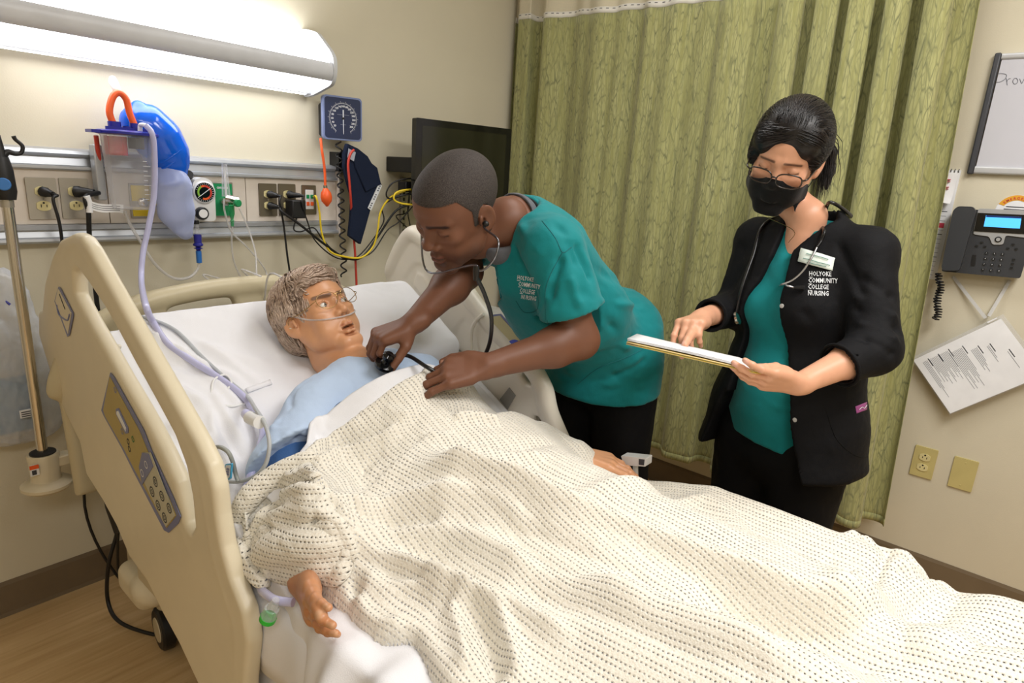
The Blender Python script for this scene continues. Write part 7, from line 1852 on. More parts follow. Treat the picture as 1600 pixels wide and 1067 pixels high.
def cut_slab(S, c, n, R, T):
    n = nrm(n); a = nrm(np.cross(n, [.3, .1, 1])); b = np.cross(n, a); S.rbox(c + n * (T / 2), (R, R, T / 2), .0005, [a, b, n], k=0, mode='sub')
cut_slab(TopS, lsl + dl * .014, dl, .115, .11); dr_ = nrm(RE - RS); cut_slab(TopS, rsl + dr_ * .01, dr_, .105, .11)
cut_slab(TopS, P_ + np.array([0, 0, -.115]), (0.10, .02, -1), .30, .2)
# neck opening (V) and hollow sleeve
TopS.cap(N_ + [-.035, 0, .05], N_ + [-.075, 0, -.06], .066, .045, k=.008, mode='sub'); TopS.cap(N_ + [-.075, 0, -.06], N_ + [-.13, 0, -.13], .045, .012, k=.008, mode='sub'); TopS.ell(N_ + [-.02, 0, .045], (.075, .078, .058), k=.01, mode='sub')
TopS.cap(LS * .3 + lsl * .7, lsl + dl * .03, .058, .072, k=.002, mode='sub'); TopS.cap(RS * .3 + rsl * .7, rsl + dr_ * .03, .055, .064, k=.002, mode='sub')
V, F = TopS.net(); V = relax(V, F, 2); n = vnormals(V, F)
V = V + n * (.0026 * vnoise(V @ np.array([[1, 0, .4], [0, 1, 0], [-.2, .3, 1]]), 13, 91) + .0010 * vnoise(V, 34, 92))[:, None]
bv = bvh_of(V, F)
def LP(x, y): q = lay(bv, x, y, 0); return q if q is not None else np.array([9., 9, 9])
cr = [((868, 350), (905, 420), .012, -.007), ((878, 400), (858, 470), .009, -.009), ((850, 470), (850, 540), .008, -.010), ((862, 480), (870, 560), .010, .008), ((905, 455), (965, 520), .012, -.008), ((915, 500), (985, 545), .012, .007),
      ((890, 560), (990, 525), .010, -.008), ((885, 580), (1000, 560), .012, .006), ((930, 420), (1000, 470), .014, -.005), ((812, 350), (850, 400), .010, .005), ((800, 380), (840, 470), .010, -.005), ((770, 440), (830, 560), .014, .008), ((790, 500), (850, 580), .010, -.007),
      ((840, 300), (900, 350), .012, -.004), ((900, 380), (925, 440), .008, -.007), ((940, 470), (1005, 480), .010, .006), ((955, 590), (1010, 560), .010, -.006), ((870, 590), (960, 600), .010, .005), ((890, 430), (908, 480), .010, .006), ((975, 440), (1010, 540), .012, .005)]
V = creases(V, vnormals(V, F), [(LP(*a), LP(*b), w * 1.1, d * 1.7) for a, b, w, d in cr])
npmesh('scrub_top', V, F, M_teal, mn, label='teal short-sleeved scrub top'); bv = bvh_of(V, F)
# seams, pocket, logo
M_seam = mat('teal_seam', (10, 100, 106), .8)
for ln in ([(847, 345), (868, 372), (879, 394), (893, 386)], [(879, 394), (862, 425), (852, 456), (853, 500)], [(806, 470), (818, 487), (834, 487), (841, 478), (843, 450)], [(903, 600), (935, 575), (975, 560), (1005, 545)], [(855, 500), (862, 518), (905, 510)]):
    lay_line(bv, ln, .0012, M_seam, mn, 'seam')
lay_poly(bv, [(897, 501), (905, 499), (907, 510), (898, 512)], M_whiteink, mn, 'sleeve_tag', label='small white sleeve tag')
for s_, x, y in (('HOLYOKE', 808, 436), ('COMMUNITY', 810, 446), ('COLLEGE', 812, 456), ('NURSING', 814, 466)):
    lay_text(s_, 9.5, x, y, .16, bv, M_whiteink, mn, 'logo_lettering', .014, sx=.60)
for (x, y) in ((808, 438), (810, 448), (812, 458)): lay_line(bv, [(x, y), (x + 5, y + .8)], .0007, M_whiteink, mn, 'logo_underline')
pp_ = nrm(np.cross(ax_m, [0, -1., 0])); pp_ = pp_ if pp_[2] > 0 else -pp_; cN = N_ + ax_m * .0
ring = [cN + .078 * math.cos(t) * np.array([0, 1., 0]) + .066 * math.sin(t) * pp_ - ax_m * .03 * (1 - math.sin(t)) for t in np.linspace(-.3, PI + .3, 30)]
MB().tube(ring, .0065, 8, cap=True).build('collar', M_teal, mn, sm=60)
MB().tube([q * .94 + cN * .06 for q in ring], .0055, 8).build('inner_collar', mat('charcoal_knit', (40, 40, 44), .8), mn, sm=60, label='dark inner collar')
# grey undershirt at the neck
S = SDF(N_ - .17, N_ + .14, .004)
S.cap(N_ + [.0, 0, -.01], N_ + [-.035, 0, -.075], .068, .046, k=.01); S.ell(N_ + [-.065, 0, .0], (.090, .092, .075), k=.006, mode='sub')
V, F = S.net(); npmesh('undershirt', relax(V, F, 2), F, cloth_mat('grey_shirt', (96, 98, 104), .3), mn, label='grey undershirt at the neck')
# trousers and shoes
S = SDF((1.44, .74, .02), (1.86, 1.26, 1.0), .007)
S.cap((1.64, .99, .88), (1.65, .99, .78), .100, .116, k=.03, flat=((0, 1, 0), 1.42))
for q in (-1, 1): S.cap((1.645, .99 + q * .085, .80), (1.66, .99 + q * .095, .45), .105, .088, k=.02); S.cap((1.66, .99 + q * .095, .45), (1.68, .99 + q * .10, .06), .088, .075, k=.02)
V, F = S.net(); V = relax(V, F, 2); V = V + vnormals(V, F) * (.004 * vnoise(V * [1, 1, .6], 15, 95))[:, None]; npmesh('trousers', V, F, M_blackcl, mn, label='black trousers')
for q in (-1, 1):
    S = SDF((1.45, .99 + q * .1 - .08, -.01), (1.80, .99 + q * .1 + .08, .14), .005); S.cap((1.70, .99 + q * .1, .045), (1.54, .99 + q * .11, .032), .045, .035, k=.02, flat=((0, 1, 0), 1.1)); S.cap((1.69, .99 + q * .1, .05), (1.69, .99 + q * .1, .09), .045, .042, k=.02); S.plane((0, 0, .002), (0, 0, -1))
    V, F = S.net(); npmesh('shoe', relax(V, F, 1), F, M_shoe, mn)
# stethoscope in use
M_tube = mat('black_tubing', (20, 20, 22), .3)
sm_ = thing('stethoscope', 'black stethoscope in the ears of the bending man, its head on the gown', 'stethoscope', tuple(ST))
nS = nrm([0, -st_, ct]); 
MB().lathe([(.0005, .004), (.0235, .004), (.0245, .008), (.0235, .013), (.012, .016), (.0105, .026), (.014, .030), (.014, .038), (.009, .043), (.0005, .044)], tuple(ST - nS * .004), nS, 28).build('chestpiece', M_blackg, sm_, sm=35)
earL = Lm(-.083, .006, -.008); earR = Lm(.083, .006, -.008); Yj = atd(744, 424, 1.36)
MB().tube([ST + nS * .028 + [.01, 0, 0], ST + nS * .03 + [.05, -.01, -.005], atd(668, 574, 1.42), atd(700, 590, 1.44), atd(735, 585, 1.46), atd(762, 545, 1.46), atd(768, 500, 1.42), atd(758, 462, 1.39), Yj + [0, 0, -.01]], .0048, 10, smoothpath=8).build('tubing', M_tube, sm_, sm=60)
for e, s_, mid in ((earL, -1, [atd(778, 375, 1.36), atd(774, 402, 1.355), atd(758, 420, 1.355)]), (earR, 1, [Lm(.088, .05, -.06), Lm(.06, .09, -.14), atd(738, 414, 1.38)])):
    MB().tube([e, e + Mm[0] * s_ * .012 + Mm[1] * .012 - Mm[2] * .004] + [np.array(q) for q in mid] + [Yj], .0026, 8, smoothpath=8).build('ear_tube', mat('dark_chrome', (120, 120, 126), .2, .9), sm_, sm=60)
    MB().lathe([(.002, -.004), (.0065, 0), (.007, .006), (.004, .011)], tuple(e), tuple(Mm[0] * s_), 12).build('ear_tip', M_black, sm_, sm=60)
MB().tube([Yj + [0, 0, .012], Yj, Yj + [0, 0, -.02]], [.0065, .0075, .0055], 10).build('yoke', M_tube, sm_, sm=60)
# ================================================================ the woman with the folder
WS_ = (222, 166, 134)
wo = thing('person', 'woman in open black jacket, glasses and black mask reading papers in a folder', 'person', (1.76, .46, 0))
Mw = frame(camdir(-.53, -.55, .65), camdir(.03, .78, .62)); hw = atd(1229, 246, 1.57); s_w = 1.0
FW = nrm([-.964, .267, 0]); LFT = np.cross([0, 0, 1.], FW); NW = np.array([1.775, .475, 1.285]); PW = np.array([1.775, .46, .80])
LSw = NW + LFT * .155 + [0, 0, -.045]; RSw = NW - LFT * .155 + [0, 0, -.045]
LEw = atd(1366, 546, 1.46); LWw = atd(1246, 601, 1.385); REw = atd(1146, 482, 1.82); RWw = atd(1096, 497, 1.63)
print('arms', [round(float(np.linalg.norm(a - b)), 3) for a, b in ((LSw, LEw), (LEw, LWw), (RSw, REw), (REw, RWw))])
S, Lw = head_sdf(hw, Mw, s_w, .0022, 'down', jaw=.88, nose=1.0, lips=1.0, neck=([hw - Mw[2] * .055 - Mw[1] * .02, hw - Mw[2] * .10 - Mw[1] * .03, NW + FW * .035 + [0, 0, .03], NW + FW * .035 + [0, 0, -.07]], [.045, .044, .044, .048]))
V, F = S.net(); V = relax(V, F, 1, .4)
C, p, mixc = paint_face(V, hw, Mw, s_w, WS_, (180, 96, 84), (90, 50, 40), blush=(214, 130, 110))
for q in (-1, 1):
    d, t = segdist(p * [1, 0, 1], (q * .013, 0, .0225), (q * .047, 0, .0195)); mixc(np.clip(1.8 * gauss(d, .0034) - .35, 0, .8) * (p[:, 1] > .05), (60, 40, 34))
    d, t = segdist(p, (q * .047, .080, -.001), (q * .02, .088, -.004)); mixc(np.clip(1.6 * gauss(d, .0020) - .2, 0, .9), (30, 22, 20))
hwV, hwF = V, F; parts = [(V, F, C)]
# left forearm and hand under the folder
S = SDF(np.minimum(LEw, LWw) - [.22, .12, .09], np.maximum(LEw, LWw) + [.08, .20, .09], .0022)
S.cap(LEw, LEw * .7 + LWw * .3, .038, .038, k=.03); S.cap(LEw * .7 + LWw * .3, LWw, .037, .0235, k=.03)
kL = atd(1180, 592, 1.345); dkl = nrm(kL - LWw); nkl = nrm(camdir(.12, -.85, .50))
nlw = hand_sdf(S, LWw, dkl, nkl, -1, [(4, 14, 10), (5, 16, 12), (8, 18, 12), (12, 20, 14)], .92, spread=.05, cup=.05,
               thumb_pts=[LWw + dkl * .018 + camdir(0, .016, .004), atd(1212, 574, 1.355), atd(1196, 575, 1.335), atd(1183, 574, 1.325)])
V, F = S.net(); V = relax(V, F, 1, .4); C = np.tile(lin(WS_), (len(V), 1)); paint_nails(V, C, nlw, (228, 176, 160)); parts.append((V, F, C))
# right forearm and hand touching the page
S = SDF(np.minimum(REw, RWw) - [.20, .12, .12], np.maximum(REw, RWw) + [.08, .12, .08], .0022)
S.cap(REw, RWw, .038, .0245, k=.02)
kR = atd(1066, 508, 1.52); dkr = nrm(kR - RWw); nkr = nrm(camdir(-.25, .80, .45))
nrw = hand_sdf(S, RWw, dkr, nkr, 1 if False else -1, [(48, 24, 12), (56, 30, 16), (54, 44, 24), (56, 48, 28)], .92, spread=.08, cup=.05,
               thumb_pts=[RWw + dkr * .018 + camdir(.002, -.014, .010), atd(1080, 522, 1.535), atd(1074, 531, 1.515), atd(1070, 539, 1.50)])
V, F = S.net(); V = relax(V, F, 1, .4); C = np.tile(lin(WS_), (len(V), 1)); paint_nails(V, C, nrw, (228, 176, 160)); parts.append((V, F, C))
S = SDF((1.56, .18, .05), (1.98, .75, 1.34), .010)
S.cap(PW, NW + [0, 0, -.15], .09, .080, k=.04, flat=(LFT, 1.3)); S.cap(NW + [0, 0, -.075], LSw, .036, .040, k=.02); S.cap(NW + [0, 0, -.075], RSw, .036, .040, k=.02); S.cap(LSw, LEw, .045, .038, k=.02); S.cap(RSw, REw, .045, .036, k=.02)
for q in (-1, 1): S.cap(PW + LFT * .08 * q, PW + LFT * .085 * q - [0, 0, .38], .08, .055, k=.02); S.cap(PW + LFT * .085 * q - [0, 0, .38], PW + LFT * .09 * q - [0, 0, .73], .055, .036, k=.02)
V, F = S.net(); V = relax(V, F, 1); parts.append((V, F, np.tile(lin(WS_), (len(V), 1))))
JV, JF, JC = joinnp(parts); npmesh('body', JV, JF, skin_mat('woman_skin', .42, .02, .06, .45), wo, col=JC)
# face mask: the lower face, smoothed and stood off the skin
def worn(name, V, F, c, M, s, sel, off, m, parent, it=10, th=.002, label=None):
    p = local(V, c, M, s); n = vnormals(V, F); k = sel(p); fm = k[F].all(1); Fh = F[fm]; us = np.unique(Fh); rm = np.full(len(V), -1); rm[us] = np.arange(len(us)); Vh = V[us] + n[us] * off; Fq = rm[Fh]
    Vh = relax(Vh, Fq, it, .5); o = npmesh(name, Vh, Fq, m, parent, label=label); md = o.modifiers.new('s', 'SOLIDIFY'); md.thickness = th; md.offset = 1; return o
M_mask = cloth_mat('mask_cloth', (14, 14, 16), .35, .1)
worn('face_mask', hwV, hwF, hw, Mw, s_w, lambda p: (p[:, 2] < -.012 - .25 * np.abs(p[:, 0]) + .1 * (p[:, 1] - .08)) & (p[:, 2] > -.118 + .0 * p[:, 0]) & (p[:, 1] > .022 + .9 * np.clip(-.085 - p[:, 2], 0, 1)) & (np.abs(p[:, 0]) < .074), .0070, M_mask, wo, 70, label='black cloth face mask')
for q in (-1, 1):
    for z0, z1 in ((-.035, .008), (-.085, -.03)): MB().tube([Lw(q * .060, .028, z0), Lw(q * .072, .010, (z0 + z1) / 2), Lw(q * .079, -.008, z1)], .0012, 6, smoothpath=4).build('ear_loop', M_mask, wo, sm=60)
# glasses
M_tort = mat('dark_tortoise', (40, 30, 24), .2, spec=.7)
gs = bpy.data.objects.new('eyeglasses', None); COL.objects.link(gs); gs.parent = wo
for q in (-1, 1):
    cx, cz, y0 = q * .034, -.012, .114
    rp = [Lw(cx + .0285 * math.copysign(abs(math.cos(a)) ** .75, math.cos(a)), y0 - .012 * abs((cx + .0285 * math.cos(a)) / .06) ** 2 + .10 * .0, cz + .0175 * math.copysign(abs(math.sin(a)) ** .75, math.sin(a))) for a in np.linspace(0, 2 * PI, 33)]
    MB().tube(rp, .0018, 8, cap=False).build('rim', M_tort, gs, sm=60); MB().add([Lw(cx, y0 - .003, cz)] + rp[:-1], [(0, i + 1, (i + 1) % 32 + 1) for i in range(32)]).build('lens', M_lensg, gs, sm=80)
    MB().tube([Lw(q * .063, .100, -.006), Lw(q * .072, .092, -.002), Lw(q * .078, .04, .004), Lw(q * .082, .0, .012), Lw(q * .082, -.016, .0)], .0020, 8, smoothpath=4).build('temple', M_tort, gs, sm=60)
MB().tube([Lw(-.006, .114, -.008), Lw(0, .116, -.006), Lw(.006, .114, -.008)], .0022, 8, smoothpath=4).build('bridge', M_tort, gs, sm=60)
# hair
M_bhair = hair_mat('black_hair', (7, 6, 7), (28, 23, 23), .4, .45)
S = SDF(hw - .20, hw + .20, .0032)
def EW(x, y, z, a, b, c, k=.012, mode='add'): S.ell(Lw(x, y, z), (a * s_w, b * s_w, c * s_w), Mw, k=k, mode=mode)
EW(0, -.022, .042, .091, .112, .100); EW(0, .030, .094, .064, .052, .036, k=.03); EW(0, -.10, .03, .055, .045, .055, k=.02)
EW(0, .102, -.026, .064, .060, .082, k=.016, mode='sub'); EW(0, .05, -.11, .2, .10, .09, k=.02, mode='sub')
for q in (-1, 1): EW(q * .090, .004, -.022, .022, .026, .034, k=.006, mode='sub')
EW(.045, .052, .058, .036, .040, .040, k=.014); EW(.070, .036, .020, .016, .030, .038, k=.012); EW(-.045, .050, .064, .034, .038, .036, k=.014); EW(-.070, .030, .030, .014, .026, .030, k=.012)
EW(.0, .112, .012, .046, .040, .052, k=.018, mode='sub')
t0 = Lw(-.052, -.128, .012); tail = [Lw(-.028, -.105, .030), t0, t0 + np.array([.016, -.022, -.030]), t0 + np.array([.020, -.030, -.075]), t0 + np.array([.014, -.032, -.120])]
for i, (a, b) in enumerate(zip(tail[:-1], tail[1:])): S.cap(a, b, (.014, .020, .018, .013)[i], (.020, .018, .013, .005)[i], k=.012)
V, F = S.net(); V = relax(V, F, 2); npmesh('hair', V, F, M_bhair, wo, label='black hair pulled back in a ponytail')
WSf = sdf_surf(S); rs = np.random.RandomState(9)
def wflow(q, r):
    p = local(q[None], hw, Mw, s_w)[0]
    d = np.array([-p[0] * 2.2, -1.0, .55 if p[1] > .06 else (.04 - p[2]) * 7]); 
    if p[1] > .030 and p[2] < .105: d = np.array([(1 if p[0] > -.015 else -1) * .95, -.45, -.42 if p[2] > .02 else -.1])
    return nrm(nrm(d) @ Mw + r.normal(size=3) * .05)
roots = []
while len(roots) < 2300:
    a = rs.normal(size=3); a /= np.linalg.norm(a); pl = a * [.091, .112, .100] + [0, -.022, .042]
    if pl[2] < -.03 or pl[1] < -.10 or (pl[1] > .06 and pl[2] < .080) or (pl[1] > .02 and pl[2] < .035 and abs(pl[0]) < .06): continue
    roots.append(WSf(hw + s_w * pl @ Mw, .001))
M_bl = hair_mat('black_hair_lock', (8, 7, 8), (38, 31, 30), .34, .5)
strands('hair_locks', roots, wflow, M_bl, wo, n=8, r=.0011, step=.014, seed=7, lift=.0028, surf=WSf)
def tflow(q, r):
    k = np.argmin([np.linalg.norm(q - t) for t in tail[:-1]]); return nrm(nrm(tail[k + 1] - tail[k]) + r.normal(size=3) * .07)
strands('ponytail_locks', [tail[0] + rs.normal(size=3) * .011 for _ in range(420)], tflow, M_bl, wo, n=9, r=.0013, step=.019, seed=8)
# scrub top
S = SDF((1.50, .15, .58), (2.02, .82, 1.36), .0052)
S.cap(PW + [0, 0, -.10], PW + [0, 0, .08], .128, .118, k=.03, flat=(LFT, 1.32)); S.cap(PW + [0, 0, .08], PW + [0, 0, .24], .118, .108, k=.03, flat=(LFT, 1.25)); S.cap(PW + [0, 0, .24], NW + [0, 0, -.13], .108, .108, k=.04, flat=(LFT, 1.35))
S.cap(NW + [0, 0, -.13], NW + [0, 0, -.02], .105, .070, k=.03, flat=(LFT, 1.2)); S.cap(NW + [0, 0, -.03], LSw, .052, .052, k=.03); S.cap(NW + [0, 0, -.03], RSw, .052, .052, k=.03)
for q in (-1, 1): S.ell(NW + FW * .075 + LFT * q * .065 + [0, 0, -.20], (.062, .062, .060), k=.04)
S.cap(PW + FW * .05 + [0, 0, .10], PW + FW * .05 + [0, 0, .0], .09, .095, k=.04)
S.cap(NW + FW * .06 + [0, 0, .04], NW + FW * .115 + [0, 0, -.085], .050, .012, k=.006, mode='sub'); S.ell(NW + FW * .02 + [0, 0, .03], (.07, .07, .045), k=.006, mode='sub'); S.plane(PW + [0, 0, -.10], (-.05, .1, -1))
V, F = S.net(); V = relax(V, F, 2); V = V + vnormals(V, F) * (.002 * vnoise(V, 14, 96))[:, None]
bvs = bvh_of(V, F)
def LPs(x, y): q = lay(bvs, x, y, 0); return q if q is not None else np.array([9., 9, 9])
V = creases(V, vnormals(V, F), [(LPs(*a), LPs(*b), w, d) for a, b, w, d in [((1150, 510), (1212, 520), .008, -.004), ((1145, 560), (1215, 600), .010, -.004), ((1130, 640), (1220, 668), .010, .004), ((1165, 440), (1212, 430), .008, .003), ((1160, 600), (1222, 640), .009, .004)]])
npmesh('scrub_top', V, F, M_teal, wo, label='teal scrub top under the jacket')
# jacket
S = SDF((1.46, .10, .50), (2.08, .88, 1.38), .0054)
S.cap(PW + [0, 0, -.02], PW + [0, 0, .10], .165, .142, k=.03, flat=(LFT, 1.28)); S.cap(PW + [0, 0, -.15], PW + [0, 0, -.02], .188, .166, k=.03, flat=(LFT, 1.28))
S.cap(PW + [0, 0, .10], PW + [0, 0, .26], .142, .128, k=.03, flat=(LFT, 1.25)); S.cap(PW + [0, 0, .26], NW + [0, 0, -.12], .128, .124, k=.04, flat=(LFT, 1.32))
S.cap(NW + [0, 0, -.12], NW + [0, 0, -.02], .118, .080, k=.03, flat=(LFT, 1.2)); S.cap(NW + [0, 0, -.02], NW + [0, 0, .025], .078, .066, k=.02); S.cap(NW + [0, 0, -.03], LSw + [0, 0, .0], .058, .060, k=.03); S.cap(NW + [0, 0, -.03], RSw + [0, 0, .0], .058, .058, k=.03)
for q in (-1, 1): S.ell(NW + FW * .085 + LFT * q * .068 + [0, 0, -.20], (.066, .066, .066), k=.04)
lce = LEw * .52 + LWw * .48; rce = REw * .25 + RWw * .75
S.cap(LSw, LEw, .060, .054, k=.03); S.cap(LEw, lce, .054, .048, k=.03); S.cap(RSw, REw, .058, .052, k=.03); S.cap(REw, rce, .054, .044, k=.02)
dl = nrm(LWw - LEw); dr = nrm(RWw - REw); cut_slab(S, lce + dl * .002, dl, .085, .09); cut_slab(S, rce + dr * .002, dr, .075, .07)
S.cap(lce - dl * .03, lce + dl * .03, .040, .043, k=.002, mode='sub'); S.cap(rce - dr * .02, rce + dr * .03, .034, .037, k=.002, mode='sub')
FP = NW + FW * .145
def onfw(px, py):
    r = ray(px, py); q = CAM + r * (FP - CAM).dot(FW) / r.dot(FW); return ((q - NW).dot(LFT), q[2])
op = [onfw(*q) for q in [(1201, 322), (1196, 352), (1192, 400), (1178, 440), (1160, 480), (1150, 530), (1140, 590), (1128, 650), (1118, 700), (1108, 780), (1108, 900), (1262, 900), (1250, 780), (1236, 700), (1229, 620), (1222, 540), (1216, 460), (1222, 392), (1236, 372), (1262, 345), (1282, 318), (1240, 290)]]
g = [(np.arange(S.n[i]) * S.h + S.lo[i]) for i in range(3)]
X3, Y3, Z3 = np.meshgrid(*g, indexing='ij'); aa = (X3 - NW[0]) * LFT[0] + (Y3 - NW[1]) * LFT[1]; ff = (X3 - NW[0]) * FW[0] + (Y3 - NW[1]) * FW[1]
d2 = np.maximum(polydist(op, aa, Z3), .012 - ff); S.op((slice(None),) * 3, d2.astype(np.float32), .006, 'sub')
hem_n = nrm([.0, .0, -1]); lowp = [onfw(*q) for q in [(1020, 700), (1090, 694), (1108, 650), (1130, 610), (1240, 760), (1290, 772), (1330, 752), (1384, 716), (1500, 640), (1500, 1500), (1000, 1500)]]
d2 = polydist(lowp, aa, Z3); S.op((slice(None),) * 3, d2.astype(np.float32), .01, 'sub')
S.ell(NW + FW * .02 + [0, 0, .035], (.060, .062, .040), k=.008, mode='sub'); S.cap(NW + [0, 0, -.02], NW + [0, 0, .08], .055, .060, k=.004, mode='sub')
V, F = S.net(); V = relax(V, F, 2); n = vnormals(V, F); V = V + n * (.003 * vnoise(V * [1, 1, .6], 12, 97) + .001 * vnoise(V, 34, 98))[:, None]
bj = bvh_of(V, F)
def LPj(x, y): q = lay(bj, x, y, 0); return q if q is not None else np.array([9., 9, 9])
V = creases(V, vnormals(V, F), [(LPj(*a), LPj(*b), w * 1.1, d * 1.6) for a, b, w, d in [((1340, 430), (1398, 470), .010, -.008), ((1335, 460), (1400, 500), .009, .008), ((1335, 480), (1405, 520), .009, -.009), ((1340, 505), (1402, 535), .008, .008), ((1345, 530), (1398, 555), .008, -.008), ((1310, 380), (1350, 470), .010, -.006),
      ((1300, 560), (1330, 600), .010, -.007), ((1290, 600), (1380, 620), .010, -.007), ((1240, 700), (1290, 640), .010, -.005), ((1300, 700), (1380, 690), .012, .006), ((1130, 400), (1110, 450), .010, -.006), ((1120, 440), (1100, 470), .008, .006), ((1160, 380), (1150, 470), .010, -.004), ((1250, 480), (1310, 560), .012, -.004), ((1320, 620), (1375, 680), .010, .005)]])
npmesh('jacket', V, F, M_blackjk, wo, label='open black snap-front jacket'); bj = bvh_of(V, F)
MB().tube([lce - dl * .004 + .0505 * (math.cos(t) * nrm(np.cross(dl, [0, 0, 1])) + math.sin(t) * np.cross(dl, nrm(np.cross(dl, [0, 0, 1])))) for t in np.linspace(0, 2 * PI, 25)], .0038, 8, cap=False).build('cuff', M_blackjk, wo, sm=60)
MB().tube([rce - dr * .004 + .0425 * (math.cos(t) * nrm(np.cross(dr, [0, 0, 1])) + math.sin(t) * np.cross(dr, nrm(np.cross(dr, [0, 0, 1])))) for t in np.linspace(0, 2 * PI, 25)], .0038, 8, cap=False).build('cuff', M_blackjk, wo, sm=60)
for (x, y) in ((1226, 388), (1222, 478), (1229, 567), (1242, 656)):
    q = lay(bj, x, y, .0005)
    if q is not None: MB().lathe([(.0058, 0), (.0056, .0015), (.003, .0022)], tuple(q), tuple(FW), 14).build('snap', mat('pearl_snap', (196, 194, 192), .3), wo, sm=40)
for s_, x, y in (('HOLYOKE', 1264, 431), ('COMMUNITY', 1263, 441.5), ('COLLEGE', 1262.5, 451.5), ('NURSING', 1262, 461.5)): lay_text(s_, 10.5, x, y, .02, bj, M_whiteink, wo, 'logo_lettering', .014, sx=.72)
for (x, y) in ((1264, 433), (1263, 443.5), (1262.5, 453.5)): lay_line(bj, [(x, y), (x + 6, y + .1)], .0008, M_whiteink, wo, 'logo_underline')
lay_poly(bj, [(1252, 389), (1305, 404), (1300, 424), (1247, 409)], mat('badge_white', (226, 236, 228), .4), wo, 'name_badge', .006, label='white name badge with small print')
M_gp = mat('badge_print', (110, 150, 140), .6)
for a, b in (((1260, 398), (1293, 407)), ((1256, 405), (1296, 416)), ((1262, 411), (1290, 418))): lay_line(bj, [a, b], .0010, M_gp, wo, 'badge_print_line', .0085)
lay_poly(bj, [(1336, 635), (1354, 628), (1354, 640), (1338, 646)], mat('pocket_label', (150, 70, 130), .5), wo, 'pocket_label', .0015, label='small magenta and white pocket label')
lay_line(bj, [(1340, 640), (1345, 636), (1348, 638), (1352, 633)], .0008, M_whiteink, wo, 'label_stroke', .004)
lay_line(bj, [(1290, 640), (1310, 690), (1350, 715), (1380, 690)], .0014, M_blackcl, wo, 'pocket_seam', .0)
MB().tube([Lw(.0, .03, -.155), NW + FW * .085 + LFT * .0 + [0, 0, -.005], NW + FW * .10 + [0, 0, -.035]], .0008, 6, smoothpath=5).build('necklace', M_gold, wo)
# trousers, shoes
S = SDF((1.56, .15, .02), (2.02, .80, .90), .007)
S.cap(PW + [0, 0, -.02], PW + [0, 0, -.12], .112, .122, k=.03, flat=(LFT, 1.38))
for q in (-1, 1): S.cap(PW + LFT * .085 * q + [0, 0, -.10], PW + LFT * .09 * q + [0, 0, -.42], .110, .086, k=.02); S.cap(PW + LFT * .09 * q + [0, 0, -.42], PW + LFT * .10 * q + [0, 0, -.74], .086, .07, k=.02)
V, F = S.net(); V = relax(V, F, 2); V = V + vnormals(V, F) * (.004 * vnoise(V * [1, 1, .6], 15, 99))[:, None]; npmesh('trousers', V, F, M_blackcl, wo, label='black trousers')
for q in (-1, 1):
    c = PW + LFT * .1 * q; S = SDF((c[0] - .24, c[1] - .12, -.01), (c[0] + .12, c[1] + .14, .14), .005); S.cap((c[0] + .03, c[1], .045), (c[0] + .03 + FW[0] * .16, c[1] + FW[1] * .16, .032), .042, .034, k=.02); S.cap((c[0] + .02, c[1], .05), (c[0] + .02, c[1], .09), .042, .04, k=.02); S.plane((0, 0, .002), (0, 0, -1))
    V, F = S.net(); npmesh('shoe', relax(V, F, 1), F, M_shoe, wo)
# stethoscope round her neck
s2 = thing('stethoscope', 'black stethoscope with steel ear tubes hanging round the neck of the woman', 'stethoscope', tuple(NW + FW * .1))
def J(x, y, off=.006): q = lay(bj, x, y, off); return q if q is not None else atd(x, y, 1.45)
Yw = J(1279, 350, .010)
MB().tube([NW - FW * .082 + [0, 0, .035] + LFT * .02, NW - FW * .05 + LFT * .066 + [0, 0, .040], atd(1298, 316, 1.545), J(1290, 334, .008), Yw], .0046, 10, smoothpath=6).build('tubing', M_tube, s2, sm=60)
MB().tube([NW - FW * .082 + [0, 0, .035] + LFT * .02, NW - FW * .04 - LFT * .072 + [0, 0, .035], J(1196, 352), J(1180, 400), J(1162, 450), J(1150, 488)], .0046, 10, smoothpath=6).build('tubing', M_tube, s2, sm=60)
cpz = J(1150, 493, .012); MB().lathe([(.016, -.006), (.019, -.003), (.019, .003), (.012, .006)], tuple(cpz), tuple(camdir(.75, .2, .6)), 22).build('chestpiece', M_chrome, s2, sm=40)
MB().tube([Yw, J(1264, 345, .012), J(1248, 362, .010), J(1243, 380, .008)], .0042, 8, smoothpath=5).build('yoke', M_tube, s2, sm=60); MB().tube([Yw, J(1288, 362, .010), J(1284, 378, .010), J(1277, 388, .010)], .0042, 8, smoothpath=5).build('yoke', M_tube, s2, sm=60)
M_et = mat('ear_tube_steel', (190, 190, 194), .22, .85)
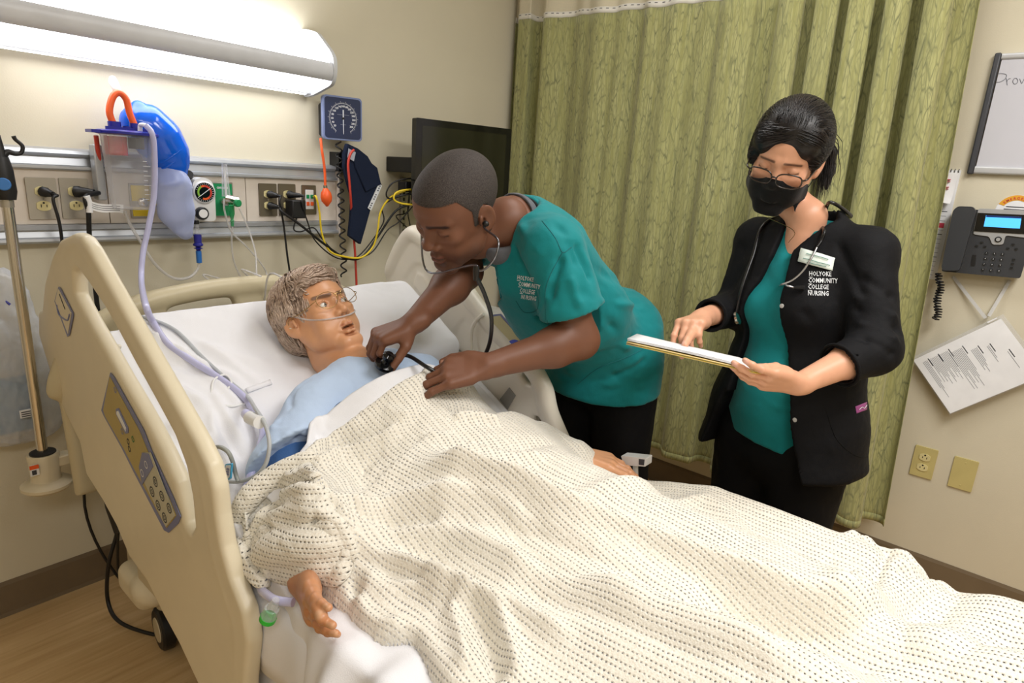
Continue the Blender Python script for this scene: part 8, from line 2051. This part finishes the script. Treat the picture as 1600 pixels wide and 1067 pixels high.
MB().tube([J(1243, 380, .008), J(1236, 398, .010), J(1225, 420, .008), J(1224, 436, .010), J(1230, 447, .010), J(1243, 452, .010)], .0026, 8, smoothpath=6).build('ear_tube', M_et, s2, sm=60)
MB().tube([J(1277, 388, .010), J(1270, 404, .012), J(1256, 424, .010), J(1240, 440, .012), J(1226, 446, .012), J(1210, 441, .02)], .0026, 8, smoothpath=6).build('ear_tube', M_et, s2, sm=60)
MB().tube([J(1243, 452, .010), J(1258, 452, .010)], [.0035, .006], 10).build('ear_tip', M_black, s2, sm=60); MB().tube([J(1210, 441, .02), J(1199, 435, .02)], [.0035, .006], 10).build('ear_tip', M_black, s2, sm=60)
# folder and papers
fo = thing('paper_folder', 'manila folder of papers held open by the woman', 'folder', tuple(atd(1085, 555, 1.42)))
a = atd(979, 534, 1.40); b = atd(1187, 581, 1.318); c = atd(1180, 566, 1.50); d_ = a + (c - b)
M_man = mat('manila_card', (222, 196, 132), .6); M_ylw = mat('yellow_highlight', (236, 214, 60), .6)
nf = nrm(np.cross(b - a, c - b)); nf = nf if nf[2] > 0 else -nf
def sheet(name, m, off, shrink=0, shift=(0, 0), th=.0008, curl=0.0, lab=None):
    V = []; n = 12
    for i in range(n):
        for j in range(n):
            u = shrink + (1 - 2 * shrink) * i / (n - 1) + shift[0]; v = shrink + (1 - 2 * shrink) * j / (n - 1) + shift[1]
            V.append((a * (1 - u) + b * u) * (1 - v) + (d_ * (1 - u) + c * u) * v + nf * (off + curl * math.sin(u * PI) * (1 - v) + curl * .6 * (1 - u) ** 3))
    o = npmesh(name, np.array(V), grid_faces(n, n), m, fo, label=lab); md = o.modifiers.new('s', 'SOLIDIFY'); md.thickness = th; md.offset = -1; return o
sheet('folder_cover', M_man, 0, 0, th=.0016); sheet('folder_cover', M_man, -.0045, .01, (-.01, 0), th=.0016)
sheet('sheet', M_paper, -.0025, .02, (-.02, 0)); sheet('yellow_highlight', M_ylw, -.0035, .04, (.05, -.03), lab='yellow layer standing in for the highlight under the folder')  # yellow layer is added as a painted highlight under the folder
for k in range(4): sheet('sheet', M_paper, .0012 + .0010 * k, .03 + .01 * k, (-.03 - .012 * k, .01), curl=.003 + .0004 * k)
